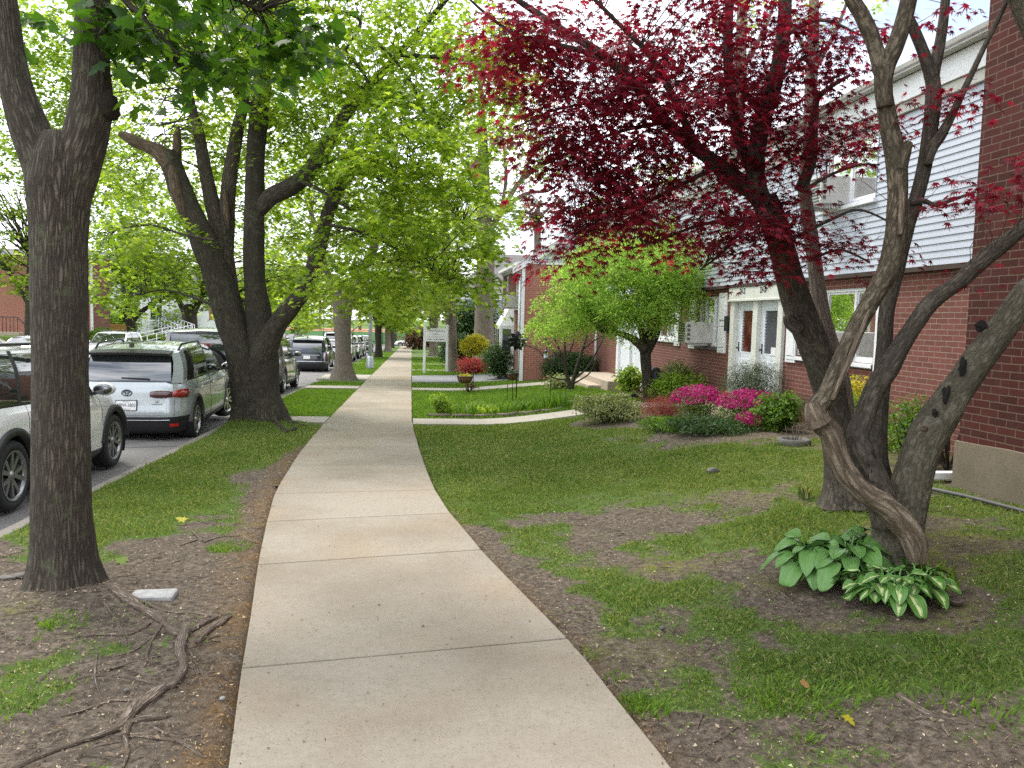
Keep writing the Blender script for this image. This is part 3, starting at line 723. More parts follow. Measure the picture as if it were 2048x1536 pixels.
# ------------------------------------------------------------------ leaves
def mirror(half):
    """half outline from stem to tip (x>=0) -> closed outline"""
    return half+[(-x, y) for x, y in half[-2:0:-1]]
def poly_tpl(out, fold=0.18, droop=0.15):
    P = np.array([(x, y, -fold*abs(x)-droop*y*y) for x, y in out]); return P
T_MAPLE = poly_tpl(mirror([(0, 0), (.17, .02), (.42, -.06), (.36, .14), (.30, .23), (.56, .45), (.34, .46), (.20, .52), (.24, .70), (0, 1.0)]))
T_MAP10 = poly_tpl(mirror([(0, 0), (.42, -.03), (.25, .24), (.55, .47), (.19, .50), (0, 1.0)]))
T_OVAL = poly_tpl(mirror([(0, 0), (.22, .25), (.25, .55), (0, 1.0)]))
T_WILL = poly_tpl(mirror([(0, 0), (.10, .35), (0, 1.0)]), .3, .25)
T_NEED = poly_tpl(mirror([(0, 0), (.05, .3), (0, 1.0)]), 0, .05)
def _star():
    o = [(0, 0)]; lobes = [(-22, .48), (12, .78), (50, .95), (90, 1.0), (130, .95), (168, .78), (202, .48)]
    for i, (a, r) in enumerate(lobes):
        o.append((r*math.cos(R(a))*.62, .12+r*math.sin(R(a))*.75))
        if i < len(lobes)-1:
            an = (a+lobes[i+1][0])/2; o.append((.20*math.cos(R(an)), .12+.20*math.sin(R(an))))
    return np.array([(x, y, -.30*(x*x*2+max(0, y)**2)) for x, y in o])
T_STAR = _star()

def unit(a): return a/np.maximum(np.linalg.norm(a, axis=-1, keepdims=True), 1e-9)
def leaf_arrays(pos, size, nrm, tpl, r, heading=None, hj=9.0):
    n = len(pos); N = unit(nrm)
    h = r.normal(size=(n, 3)) if heading is None else heading+r.normal(size=(n, 3))*hj
    Yv = unit(h-N*(h*N).sum(-1, keepdims=True)); Xv = np.cross(Yv, N)
    V = pos[:, None, :]+size[:, None, None]*(tpl[None, :, 0:1]*Xv[:, None, :]+tpl[None, :, 1:2]*Yv[:, None, :]+tpl[None, :, 2:3]*N[:, None, :])
    return V.reshape(-1, 3)
def leaf_mesh(name, sets, mat, parent=None):
    Vs = []; sz = []
    for V, k in sets: Vs.append(V); sz.append(np.full(len(V)//k, k))
    V = np.concatenate(Vs); S = np.concatenate(sz)
    return fast_mesh(name, V, np.arange(len(V)), S, mat, parent)

def make_crown(ells, r, per=26, rs=0.45, size=(.09, .14), tpl=T_MAP10, mat=None, parent=None, name='crown', flat=0.7, droop=0.35, shell=2.0, limbpts=None, twigmat=None, heading_out=False, twr=.010):
    """ells: (centre xyz, radii xyz, number of sprays). Leaves hang in loose flat sprays."""
    C = []; 
    for c, rad, n in ells:
        d = unit(r.normal(size=(n, 3))); q = r.random(n)**(1/(1+shell))
        C.append(np.array(c)+d*q[:, None]*np.array(rad))
    C = np.concatenate(C); n = len(C)
    k = r.poisson(per, n); idx = np.repeat(np.arange(n), k); m = len(idx)
    rr = rs*r.uniform(.6, 1.3, n)
    a = r.uniform(0, 2*np.pi, m); q = np.sqrt(r.random(m))*rr[idx]
    tilt = r.normal(0, .30 if flat < .72 else .2, (n, 2))
    ox, oy = np.cos(a)*q, np.sin(a)*q
    oz = tilt[idx, 0]*ox+tilt[idx, 1]*oy-droop*q*q/rs+r.normal(0, (.075-.06*max(0, flat-.4))*rs/.45, m)
    P = C[idx]+np.stack([ox, oy, oz], -1)
    N = np.stack([r.normal(0, 1-flat, m)+ox*.5/rs, r.normal(0, 1-flat, m)+oy*.5/rs, np.ones(m)*(.35+flat*.6)], -1)
    S = size[0]+(size[1]-size[0])*r.random(m)**1.3
    V = leaf_arrays(P, S, N, tpl, r, np.stack([ox, oy, -.3*rs*np.ones(m)], -1)/rs if heading_out else None, .5)
    o = leaf_mesh(name, [(V, len(tpl))], mat, parent)
    if limbpts is not None and len(limbpts):
        LP = np.array(limbpts); mb = MB()
        for i in range(n):
            dd = np.linalg.norm(LP-C[i]-np.array([0, 0, -.25]), axis=1); j = int(np.argmin(dd+r.random(len(LP))*.4))
            if dd[j] < .15 or dd[j] > 5.0: continue
            p0 = LP[j]; p1 = C[i]; mid = (p0+p1)/2+np.array([r.normal()*.12, r.normal()*.12, .10*dd[j]])*min(1, dd[j])
            rw = twr*(.6+.35*dd[j])
            mb.tube([p0, (p0+mid)/2+r.normal(size=3)*.03*dd[j], mid, (mid+p1)/2+r.normal(size=3)*.03*dd[j], p1], [rw, rw*.8, rw*.6, rw*.45, rw*.25], 4, cap=False)
            for _ in range(2):
                e = p1+r.normal(size=3)*np.array([.5, .5, .2])*rs*1.2
                mb.tube([mid*.3+p1*.7, e], [rw*.35, rw*.15], 3, cap=False)
        if mb.n: mb.build('twig_sprays', twigmat, parent)
    return o

def limb(mb, pts, rough=0.10, n=14, seed=0, mi=0, flare=None, cap=True, sub=7, lob=.05, collect=None):
    """pts: (x,y,z,r) world points"""
    P = catmull([p[:3] for p in pts], sub); rad = lerpl([p[3] for p in pts], sub)
    mb.tube(P, rad, n, mi, cap, seed, rough, flare, 1.0, lob)
    if collect is not None: collect.extend([tuple(p) for p in P])
def PX(lst, D0=None):
    """(u,v,width px[,D]) -> world points with radius; D carries on"""
    out = []; D = D0
    for q in lst:
        if len(q) > 3: D = q[3]
        p = dep(q[0], q[1], D); out.append((p[0], p[1], p[2], q[2]/2*D/FPX/math.sqrt(1+((q[0]-1024)/FPX)**2)))
    return out
def EL(u, v, D, ru, rv, rd, n):
    return (dep(u, v, D), (ru*D/FPX, rd, rv*D/FPX), n)

# ---- big maple in the left foreground
r = np.random.default_rng(101)
b = gnd(128, 1200)
t = thing('maple_tree', 'large forked maple with ridged bark nearest the sidewalk, roots bare around its foot', 'tree', b, 0, 'street maples along the kerb')
def local(o, t):
    """keep world placement of a child built in world coordinates"""
    o.location = (-t.location[0], -t.location[1], -t.location[2]); return o
def under(t):
    """children of t are built in world coordinates: shift them to their thing's base"""
    for ch in t.children: ch.location = (-t.location[0], -t.location[1], -t.location[2])
mb = MB(); LPt = []
D = 5.25
limb(mb, PX([(130,1235,150),(130,1190,148),(128,1120,128),(124,1000,122),(122,860,119),(121,700,116),(119,560,118),(118,450,124),(118,370,140),(120,310,120),(118,268,70)], D), .05, 40, 3, flare=(.45, .62, 5), lob=.015)
limb(mb, PX([(116,500,60),(106,420,92),(86,330,92),(58,255,84),(34,180,72),(20,100,60),(8,10,56),(-10,-120,50),(-40,-320,40)], D), .06, 26, 5, collect=LPt, lob=.02)
limb(mb, PX([(122,520,60),(130,430,92),(150,335,102),(172,265,96),(184,205,90),(183,130,76),(184,40,74),(188,-60,70),(200,-300,60)], D), .06, 26, 8, collect=LPt, lob=.02)
mb.blob(dep(212, 214, D-.02), (.085, .08, .09), 12, 8, 0, 3, .25)
mb.blob(dep(108, 305, D-.11), (.07, .05, .06), 12, 8, 0, 5, .3)
limb(mb, PX([(190,-40,30),(260,-80,22),(340,-60,16),(430,-20,10),(520,20,6)], 5.3), .05, 8, 8, collect=LPt)
limb(mb, PX([(188,-60,26),(240,-10,14,5.1),(300,50,8,5.0),(360,110,5,5.0)], 5.2), .05, 8, 9, collect=LPt)
mb.build('trunk', M['bark_grey'], t)
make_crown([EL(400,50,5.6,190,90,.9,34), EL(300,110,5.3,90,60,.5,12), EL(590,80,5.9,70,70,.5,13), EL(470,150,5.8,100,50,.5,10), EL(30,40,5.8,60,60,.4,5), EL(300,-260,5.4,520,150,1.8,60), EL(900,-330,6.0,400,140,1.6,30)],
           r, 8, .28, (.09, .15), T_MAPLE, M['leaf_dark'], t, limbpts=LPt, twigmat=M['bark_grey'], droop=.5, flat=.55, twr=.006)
# bare roots creeping over the soil
def rootline(px, w0, w1, seed, n=9):
    pts = []
    for i, q in enumerate(px):
        g = gnd(*q); z = float(lawn_h(np.array([g[0]]), np.array([g[1]]))[0]); w = w0+(w1-w0)*i/(len(px)-1)
        pts.append((g[0], g[1], z+w*.25, w*(.62+.3*(((i*7+seed)%5)/4))))
    m = MB(); limb(m, pts, .5, n, seed, sub=6, lob=.16); return m
for i, (px, w0, w1) in enumerate([
    ([(225,1190),(270,1215),(320,1240),(345,1262),(372,1270)],.045,.03), ([(372,1265),(360,1300),(368,1330),(350,1365),(330,1375)],.034,.03),
    ([(345,1360),(310,1390),(265,1425),(250,1470)],.03,.022), ([(345,1362),(280,1400),(240,1450),(170,1478),(80,1510),(20,1540)],.028,.016),
    ([(350,1372),(290,1362),(235,1350),(170,1352)],.022,.008), ([(240,1450),(290,1435),(335,1432)],.024,.012), ([(262,1468),(320,1470),(370,1480),(410,1508)],.017,.008),
    ([(372,1268),(410,1245),(440,1230),(465,1226)],.018,.01), ([(395,1285),(420,1258),(440,1245),(462,1230)],.028,.02), ([(260,1200),(330,1222),(390,1225),(420,1232)],.016,.008),
    ([(385,1060),(405,1080)],.016,.01), ([(408,1082),(440,1072),(480,1072)],.012,.007), ([(360,1090),(395,1076)],.008,.008), ([(210,1340),(270,1320),(320,1310)],.010,.006),
    ([(300,1245),(260,1268),(215,1268),(150,1270)],.014,.008), ([(195,1300),(190,1355),(205,1395)],.008,.005), ([(330,1240),(300,1290),(290,1330)],.012,.006), ([(365,1320),(400,1340),(430,1338)],.010,.005), ([(280,1400),(230,1395),(180,1410),(120,1430)],.012,.006), ([(250,1470),(255,1500),(245,1530)],.014,.008), ([(300,1445),(350,1465),(400,1462)],.009,.005), ([(210,1215),(240,1250),(255,1290)],.012,.006), ([(170,1352),(130,1365),(95,1368)],.010,.005), ([(340,1262),(310,1270),(270,1300),(235,1310)],.010,.006), ([(380,1300),(395,1330),(392,1360)],.010,.006)]):
    rootline(px, w0, w1, i*3+1).build('root', M['root'], t)
under(t)

# ---- second maple with broken limbs
r = np.random.default_rng(102)
b = gnd(520, 846)
t = thing('maple_tree', 'dark maple of several stems with a torn broken limb, beside the silver crossover', 'tree', b, 0, 'street maples along the kerb')
mb = MB(); LP2 = []
D = 15.0
limb(mb, PX([(528,868,120),(525,840,108),(522,790,78),(524,720,64),(518,640,54),(509,560,46),(508,450,42),(510,340,40),(518,235,38),(530,140,32),(546,50,26),(565,-80,18),(590,-250,10)], D), .08, 30, 11, flare=(.8, .22, 4), collect=LP2)
limb(mb, PX([(498,862,78),(496,800,60),(482,720,56),(461,640,58),(440,570,58),(415,500,54),(390,440,50),(366,390,48),(350,345,46),(340,315,46),(338,302,30)], D-.1), .09, 26, 13, flare=(.9, .25, 4), lob=.06)
limb(mb, PX([(345,330,40),(315,303,32),(285,290,26),(262,278,22),(240,267,12)], D-.15), .16, 14, 15, mi=1)
limb(mb, PX([(352,330,20),(354,290,18),(355,252,10)], D-.05), .15, 10, 16, mi=1)
limb(mb, PX([(372,440,6),(364,415,24),(355,385,30),(349,355,26),(342,328,8)], D-.26), .3, 12, 19, mi=1)
limb(mb, PX([(462,620,40),(452,540,40),(440,470,36),(425,410,32),(410,340,28),(398,270,24),(384,210,16),(372,140,10)], D+.3), .06, 14, 17, mi=2, collect=LP2)
limb(mb, PX([(446,560,36),(452,470,34),(455,400,32),(463,330,30),(476,255,26),(488,205,20),(500,120,12)], D+.35), .06, 14, 18, mi=2, collect=LP2)
limb(mb, PX([(457,460,4),(454,435,13),(451,405,13),(449,378,4)], D+.13), .25, 8, 20, mi=1)
limb(mb, PX([(500,760,50),(490,700,40),(478,640,34),(465,590,32),(455,550,26),(450,500,16)], D+.35), .08, 12, 21)
limb(mb, PX([(508,760,40),(528,700,52),(556,645,40),(585,612,35),(612,570,33),(635,505,31),(652,440,28),(672,385,25),(690,350,24),(698,338,14)], D-.1), .08, 20, 23, collect=LP2)
limb(mb, PX([(688,355,16),(715,344,13),(742,348,11),(762,360,5)], D-.2), .1, 8, 24)
limb(mb, PX([(692,352,14),(712,335,9),(734,322,5)], D-.1), .1, 8, 25)
limb(mb, PX([(515,420,36),(545,392,36),(580,375,34),(612,350,32),(640,312,32),(662,275,30),(688,232,26),(722,188,22),(780,128,16,14.5),(840,60,12,14),(900,-10,9,13.5)], D), .08, 18, 27, collect=LP2)
limb(mb, PX([(512,225,20),(480,195,14),(450,160,10),(425,130,6)], D), .05, 8, 28, collect=LP2)
limb(mb, PX([(600,362,12),(640,380,8,14.5),(700,420,5,14)], D), .05, 6, 29, collect=LP2)
for q in ([(690,100,7),(735,160,6),(765,230,5),(790,320,4),(800,420,3)], [(720,60,7),(790,120,6),(840,200,5),(870,280,3)], [(580,30,10),(650,20,9),(720,40,8),(690,100,6)], [(640,330,8),(720,310,6),(800,330,5),(880,400,4),(930,450,3)],
          [(660,450,8),(740,470,6),(830,520,5),(900,560,3)], [(430,480,8),(370,470,6),(300,450,5),(230,460,3)], [(440,620,8),(400,600,6),(330,580,4),(280,590,3)], [(800,110,8),(880,115,9),(960,122,8)]):
    limb(mb, PX(q, 13.6), .05, 6, 30, collect=LP2)
mb.build('trunk', [M['bark_dark'], M['rotwood'], M['bark_grey']], t)
make_crown([EL(640,120,14,200,110,2.2,70), EL(840,140,13.2,190,110,2.0,80), EL(820,300,12.6,170,90,1.8,58), EL(900,440,12.5,140,90,1.6,46), EL(720,540,13,150,70,1.7,40), EL(330,170,17.5,150,100,2,40), EL(260,330,17.5,120,90,1.6,26),
            EL(300,480,14,110,60,1.6,30), EL(250,560,14.5,120,60,1.4,22), EL(600,420,16.5,80,90,1.4,24), EL(520,60,15,150,90,2,34), EL(690,330,14.5,110,80,1.5,26), EL(950,560,12.5,70,40,1.2,10), EL(430,320,16,90,90,1.4,18), EL(1000,110,12.5,90,100,1.3,20), EL(480,200,16,200,120,2,60), EL(640,260,16,160,120,2,50), EL(780,430,15,160,90,2,44), EL(880,220,15,120,120,2,40), EL(590,570,16.5,90,50,1.2,20), EL(330,60,17,160,90,2,40), EL(700,-200,14.5,420,180,3,70), EL(300,-120,13.5,220,150,2.5,50), EL(80,-160,12.5,200,160,2.5,40), EL(620,10,15,240,80,2.5,50), EL(800,20,14,150,70,2,30)],
           r, 42, .46, (.078, .132), T_MAP10, M['leaf_maple'], t, limbpts=LP2, twigmat=M['bark_dark'], droop=.5, flat=.68, twr=.008)
m = rootline([(545,850),(560,858),(575,866),(590,860)], .09, .04, 3); m.build('root', M['bark_dark'], t)
m = rootline([(560,845),(580,852),(610,856)], .08, .03, 4); m.build('root', M['bark_dark'], t)
under(t)

# ---- further trees: a trunk with forks and a leafy crown, each to its own shape
def street_tree(label, base, trunkpx, limbs, ells, D, bark, leafm, seed, per=26, rs=.55, size=(.13, .2), tpl=T_MAP10, group=None, twr=.012, name='maple_tree', droop=.35, flare=(.7, .35, 4), shell=2.0):
    r = np.random.default_rng(seed)
    t = thing(name, label, 'tree', base, 0, group)
    mb = MB(); L = []
    limb(mb, PX(trunkpx, D), .07, 18, seed, flare=flare, collect=L)
    for q in limbs: limb(mb, PX(q, D), .08, 10, seed+3, collect=L)
    mb.build('trunk', bark, t)
    make_crown([EL(*e) for e in ells], r, per, rs, size, tpl, leafm, t, limbpts=L[len(L)//6:], twigmat=bark, droop=droop, twr=twr, shell=shell)
    under(t); return t
G1 = 'street maples along the kerb'; G2 = 'trees on the lawns across the street'; G3 = 'trees on the lawns at the right'; G4 = 'far trees closing the street'
street_tree('pale grey maple trunk forking in two, on the grass beyond the short walkway', gnd(687,758),
    [(687,772,56),(687,757,48),(687,730,36),(686,690,32),(685,650,34),(686,610,42),(686,590,40)],
    [[(680,610,28),(668,575,22),(650,540,18),(640,490,14),(620,420,9)], [(694,608,28),(712,570,24),(732,530,20),(748,495,18),(765,440,14),(790,360,8)], [(735,525,12),(760,515,9),(800,530,5)]],
    [(620,500,29,110,60,3,40),(760,470,29,130,70,3,60),(690,390,29,150,90,3.4,60),(850,560,27,90,50,2.5,40),(800,620,28,70,22,2,18),(600,600,30,60,40,2.2,18),(900,480,27,80,70,2.4,40),(640,640,31,40,18,1.5,6)], 29.6, M['bark_pale'], M['leaf_maple'], 201, group=G1)
street_tree('dark slim maple trunk standing past the lamp post by the sidewalk', gnd(757,716),
    [(757,722,20),(757,714,15),(757,690,13),(757,660,14),(757,640,13),(756,600,10),(757,560,7)],
    [[(755,650,8),(746,630,6),(735,610,4)], [(760,655,7),(775,640,5),(795,628,3)]],
    [(770,560,57,75,55,5,60),(740,610,57,40,25,3,20),(810,600,56,50,35,4,36),(790,640,56,30,14,2.5,12)], 58, M['bark_dark'], M['leaf_maple'], 202, 22, .95, (.24, .38), group=G1, twr=.02)
for i, (u, v, lab) in enumerate([(776,703,'grey maple trunk second past the lamp post, half hidden by the slim dark one'), (784,696,'thick dark maple trunk third past the lamp post'), (790,690,'farthest maple trunk by the end of the sidewalk')]):
    b = gnd(u, v); D_ = b[1]*1.0
    w = (11, 8, 7)[i]
    street_tree(lab, b, [(u,v+3,w*1.6),(u,v,w*1.3),(u,v-18,w),(u-1,v-40,w),(u,v-60,w*.7)], [[(u,v-38,w*.6),(u-10,v-60,w*.4)], [(u,v-38,w*.6),(u+12,v-62,w*.4)]],
        [(u+12,v-95,D_,48-5*i,38-4*i,6,34),(u+25,v-62,D_,30,16,5,14)], D_, M['bark_pale' if i == 0 else 'bark_dark'], M['leaf_maple'], 203+i, 22, 1.3, (.4, .6), group=G1, twr=.03)
# right-hand lawn trees
street_tree('straight grey trunk on the lawn just right of the white sign', gnd(905,742),
    [(905,750,34),(905,740,25),(904,700,21),(902,650,21),(898,590,20),(893,520,18),(888,440,14),(880,340,10)],
    [[(896,560,9),(915,500,7),(940,450,4)], [(893,520,9),(870,470,7),(850,400,4)]],
    [(880,590,36,70,38,2.6,34),(900,490,37,90,70,3.4,50),(860,400,37,110,80,3.6,50),(960,420,36,70,70,2.8,26),(840,520,36,60,50,2.6,26)], 37.6, M['bark_pale'], M['leaf_yellow'], 211, 24, .65, (.16, .26), group=G3, twr=.014)
street_tree('tall thick grey trunk behind the yellow bush, branches bare above the brick house', gnd(970,715),
    [(969,722,50),(968,700,42),(968,640,38),(970,570,37),(972,500,34),(968,420,30),(966,330,24),(964,240,16),(960,150,8)],
    [[(985,450,12),(1010,410,11),(1035,370,10),(1062,345,8),(1100,322,6),(1150,310,3)], [(975,470,13),(1000,430,12),(1030,400,9),(1060,385,7),(1100,380,5),(1140,350,3)], [(1035,372,8),(1060,320,6),(1075,270,4)], [(968,380,10),(930,330,8),(900,260,4)], [(966,330,10),(1000,260,8),(1020,190,4)], [(1000,430,8),(1012,360,7),(1008,300,5),(1000,230,3)]],
    [(1020,300,41,90,80,3.5,36),(1050,230,41,80,80,3.5,28),(960,250,42,90,90,3.5,46),(1000,420,40,55,40,2.5,18),(930,330,41,60,70,3,30),(1090,330,40,40,30,2,8),(980,130,42,110,80,4,50)], 42.5, M['bark_pale'], M['leaf_yellow'], 212, 20, .8, (.17, .28), group=G3, twr=.013)
street_tree('paired pale trunks framed between the white sign posts', gnd(866,705),
    [(864,712,16),(864,703,12),(864,680,10),(863,640,9),(860,590,7)], [[(871,712,14),(871,690,10),(872,650,9),(876,600,6)]],
    [(866,570,66,60,45,4,36),(840,600,66,45,25,3,18),(905,560,66,40,30,3,14)], 66, M['bark_pale'], M['leaf_yellow'], 213, 22, 1.0, (.3, .45), group=G3, twr=.025)
# across the street
def L3(u, v, Y): return onY(u, v, Y)
Yc = 60
p = L3(262, 692, Yc); p = (p[0], p[1], gzf(p[0], p[1]))
street_tree('slender spreading maple on the lawn across the street left of the clipped hedge', p,
    [(262,700,26),(262,685,21),(262,660,18),(261,640,20),(260,610,12),(262,570,8)],
    [[(258,650,12),(240,620,10),(220,600,8),(195,575,5)], [(266,640,13),(280,625,11),(305,608,8),(335,592,5)], [(261,640,11),(252,610,9),(245,560,6)]],
    [(260,560,60,110,45,4,80),(200,500,60,120,70,5,90),(320,540,60,100,50,4,66),(250,420,61,160,80,5,90),(330,450,60,110,70,4,70),(280,330,61,160,80,5,70)], Yc+1, M['bark_dark'], M['leaf_maple'], 221, 22, 1.0, (.24, .38), group=G2, twr=.02)
p = L3(382, 678, 66); p = (p[0], p[1], gzf(p[0], p[1]))
street_tree('thick low forking maple beside the wheelchair ramp', p,
    [(382,690,40),(382,672,34),(381,650,30),(378,630,30),(374,610,22)], [[(380,640,18),(392,615,14),(405,590,9)], [(376,640,16),(362,610,12),(350,585,8)]],
    [(390,570,66,80,35,4,40),(420,520,66,90,60,5,46),(350,560,65,60,35,4,24),(440,600,67,50,30,3,18),(400,440,66,110,70,5,40)], 67, M['bark_grey'], M['leaf_maple'], 222, 22, 1.0, (.26, .4), group=G2, twr=.02)
for i, (u, v, Y, lab, ells) in enumerate([
    (60, 690, 46, 'leafy maple across the street in front of the far brick house', [(20,480,46,110,70,4,70),(60,380,46,120,80,4,80),(150,200,47,120,90,4,70),(60,120,47,110,90,4,70),(230,330,47,100,90,4,60),(180,60,47,120,80,4,50),(20,560,44,40,30,2.5,12),(110,300,46,110,80,4,70),(40,250,47,110,70,4,66),(150,170,47,140,90,4,80),(60,90,47,110,90,4,60),(240,360,47,110,90,4,60),(240,60,48,140,90,4,70)]),
    (455, 690, 84, 'bright maple on the far lawn behind the black boxy car', [(470,590,84,70,40,5,40),(540,560,84,70,50,5,40),(500,480,84,110,70,6,50),(450,390,86,120,80,6,56),(560,420,86,110,80,6,56),(480,290,88,140,80,6,60),(620,330,88,110,80,6,50),(540,200,88,140,80,6,50),(560,620,82,40,16,4,14)]),
    (545, 672, 118, 'distant maple over the row of cars parked across the street', [(580,610,116,60,30,6,36),(620,580,116,60,40,6,36),(560,560,118,70,50,6,36),(600,645,112,34,10,5,10)])]):
    p = L3(u, v, Y); p = (p[0], p[1], gzf(p[0], p[1])); k = 60/Y
    vb = 690
    street_tree(lab, p, [(u,v+6,26*k),(u,v-4,20*k),(u,v-40*k,17*k),(u,v-80*k,15*k),(u+2,v-140*k,9*k)], [[(u,v-60*k,10*k),(u-30*k,v-110*k,6*k)], [(u,v-50*k,10*k),(u+35*k,v-115*k,6*k)]],
                ells, Y*1.01, M['bark_dark'], M['leaf_maple'], 230+i, 22, 1.0*Y/62, (.26*Y/62, .4*Y/62), group=G2, twr=.02)
# a far wood closing the view, and crowns showing over the roofs
for i, (u, v, Y, ru, rv, n, lm) in enumerate([(640,575,150,70,45,44,'leaf_mid'),(720,590,152,70,45,44,'leaf_maple'),(800,580,150,60,50,44,'leaf_maple'),(870,585,150,60,45,40,'leaf_mid'),(940,590,140,60,45,40,'leaf_yellow'),(560,560,155,80,60,50,'leaf_maple'),
        (1075,420,60,60,45,30,'leaf_rust'),(1190,430,58,60,40,24,'leaf_yellow'),(1340,360,40,90,60,26,'leaf_yellow'),(150,560,110,120,60,50,'leaf_mid'),(330,580,112,110,50,50,'leaf_maple'),(30,540,105,90,60,40,'leaf_maple')]):
    p = L3(u, 676, Y); p = (p[0], p[1], gzf(p[0], p[1])-.2); k = 60/Y
    lab = ['round mid green tree beyond the tennis court at the left of the gap', 'bright tree beyond the court behind the pale forked trunk', 'bright tree closing the street straight ahead', 'mid green tree behind the white sign at the far end', 'yellow green tree behind the grey sided house', 'tall tree beyond the court over the far parked cars',
           'rusty budding tree behind the gable of the second house', 'pale yellow green tree rising behind the gable', 'thin pale tree rising behind the near house roof', 'dense mid green tree far behind the ramp', 'bright tree far behind the ramp railings', 'bright far tree behind the brick wall across the street'][i]
    street_tree(lab, p, [(u,680,18*k),(u,660,16*k),(u,v+rv*.5,13*k),(u,v,8*k)], [[(u,v+rv*.4,8*k),(u-ru*.4,v,5*k)], [(u,v+rv*.4,8*k),(u+ru*.4,v-5,5*k)]],
        [(u,v,Y,ru,rv,ru*Y/FPX*.8,n)], Y*1.01, M['bark_pale'], M[lm], 260+i, 24, ru*Y/FPX*.2, (.0042*Y, .0068*Y), group=G4, twr=.02, name='leafy_tree', shell=1.0)
# two bare tan trunks behind the near house
for i, (u, lab) in enumerate([(1622, 'tall tan trunk behind the near house, right of its twin'), (1478, 'tall tan trunk behind the near house, left of its twin')]):
    D_ = 26; p = dep(u, 640, D_); p = (p[0], p[1], gzf(p[0], p[1]))
    street_tree(lab, p, [(u-20,690,40),(u-12,500,34),(u-6,330,30),(u,180,26),(u+6,40,22),(u+8,-120,14)], [[(u,150,12),(u+50,60,8),(u+80,-20,5)], [(u,120,12),(u-50,30,8)]],
        [(u+20,0,D_,110,70,2.5,16)], D_, M['bark_pale'], M['leaf_yellow'], 280+i, 16, .7, (.12, .2), group='bare trunks behind the near house', name='bare_tree', twr=.012)
# ------------------------------------------------------------------ the twisted tree and the red Japanese maple
r = np.random.default_rng(301)
b = gnd(1790, 1128)
t = thing('twisted_tree', 'twisted grey tree with a pale dead stem wrapped round it, hostas at its foot', 'tree', b)
mb = MB(); LW = []
D = 5.25
limb(mb, PX([(1800,1165,112),(1795,1130,104),(1790,1085,94),(1786,1040,84),(1790,985,74)], D), .10, 26, 41, flare=(.25, .35, 5), mi=1)
limb(mb, PX([(1795,1110,86),(1806,1040,84),(1822,965,84),(1842,900,86),(1872,845,80),(1925,765,68),(1985,680,66),(2045,602,66),(2130,500,60),(2160,330,54),(2100,140,48),(2035,-10,46),(1990,-160,40)], D-.02), .12, 24, 42, mi=1, collect=LW, lob=.03)
limb(mb, PX([(1775,1050,60),(1756,985,60),(1738,930,58),(1716,880,50),(1728,838,46),(1750,780,42),(1785,722,42),(1822,660,40),(1860,606,36),(1912,568,34),(1965,520,34),(2030,470,32),(2110,405,28),(2180,330,22)], D-.12), .18, 18, 43, mi=0, collect=LW, lob=.06)
limb(mb, PX([(1785,1050,56),(1768,980,50),(1752,920,46),(1752,850,42),(1762,770,36),(1768,690,32),(1772,620,30),(1788,550,34),(1812,460,34),(1842,360,33),(1858,270,33),(1866,190,32),(1864,140,24),(1863,120,14)], D+.22),   .12, 18, 44, mi=0, collect=LW)
limb(mb, PX([(1866,200,24),(1862,150,30),(1845,100,24),(1826,55,22),(1810,20,20)], D+.22), .08, 12, 45, mi=0)
limb(mb, PX([(1866,200,24),(1866,150,28),(1878,95,24),(1888,30,22),(1896,-60,20),(1910,-200,14)], D+.22), .08, 12, 46, mi=0, collect=LW)
limb(mb, PX([(1856,330,16),(1864,296,26),(1882,270,25),(1905,228,18),(1935,165,14),(1968,95,12),(2005,20,12),(2030,-40,12)], D+.15), .08, 10, 47, mi=0, collect=LW)
limb(mb, PX([(1822,405,14),(1848,402,12),(1872,410,10),(1910,398,8),(1950,384,6)], D+.15), .08, 8, 48, mi=0, collect=LW)
mb.build('trunk', [M['bark_jmaple'], M['bark_green']], t)
mb = MB()
limb(mb, PX([(1834,1128,34),(1828,1085,52),(1808,1050,56),(1775,1016,50),(1735,990,46),(1700,955,46),(1678,915,44),(1662,870,44),(1642,842,42),(1640,822,30)], D-.24), .22, 26, 51, lob=.14, mi=0)
limb(mb, PX([(1650,862,34),(1634,836,42),(1636,812,42),(1656,788,40),(1674,745,38),(1694,695,38),(1718,648,40),(1748,592,42),(1780,535,46),(1793,468,44),(1797,395,40),(1794,325,42),(1780,255,40),(1768,190,38),(1763,150,32),(1762,120,18)], D-.24), .16, 24, 55, collect=LW, lob=.08, mi=1)
limb(mb, PX([(1664,800,12),(1690,740,14),(1715,680,12),(1740,620,8)], D-.32), .3, 8, 58, mi=0)
limb(mb, PX([(1800,470,14),(1803,410,16),(1800,350,10)], D-.31), .3, 8, 59, mi=0)
limb(mb, PX([(1768,215,30),(1764,150,35),(1748,85,32),(1726,35,30),(1700,-10,29),(1660,-100,22),(1600,-220,14)], D-.28), .12, 14, 52, collect=LW, mi=1)
limb(mb, PX([(1770,215,30),(1768,150,38),(1788,95,38),(1806,45,38),(1818,-10,38),(1835,-120,30),(1850,-260,18)], D-.28), .12, 14, 53, collect=LW, mi=1)
limb(mb, PX([(1796,340,34),(1808,305,31),(1818,285,17)], D-.26), .3, 9, 54, mi=1)
limb(mb, PX([(1640,850,46),(1628,826,40),(1622,805,22)], D-.3), .2, 12, 56)
limb(mb, PX([(1610,840,8),(1640,850,10)], D-.3), .2, 6, 57)
mb.blob(dep(1848, 858, D-.22), (.028, .02, .02), 10, 6, 0, 7, .5)
mb.build('dead_stem', [M['deadwood'], M['bark_mottled']], t)
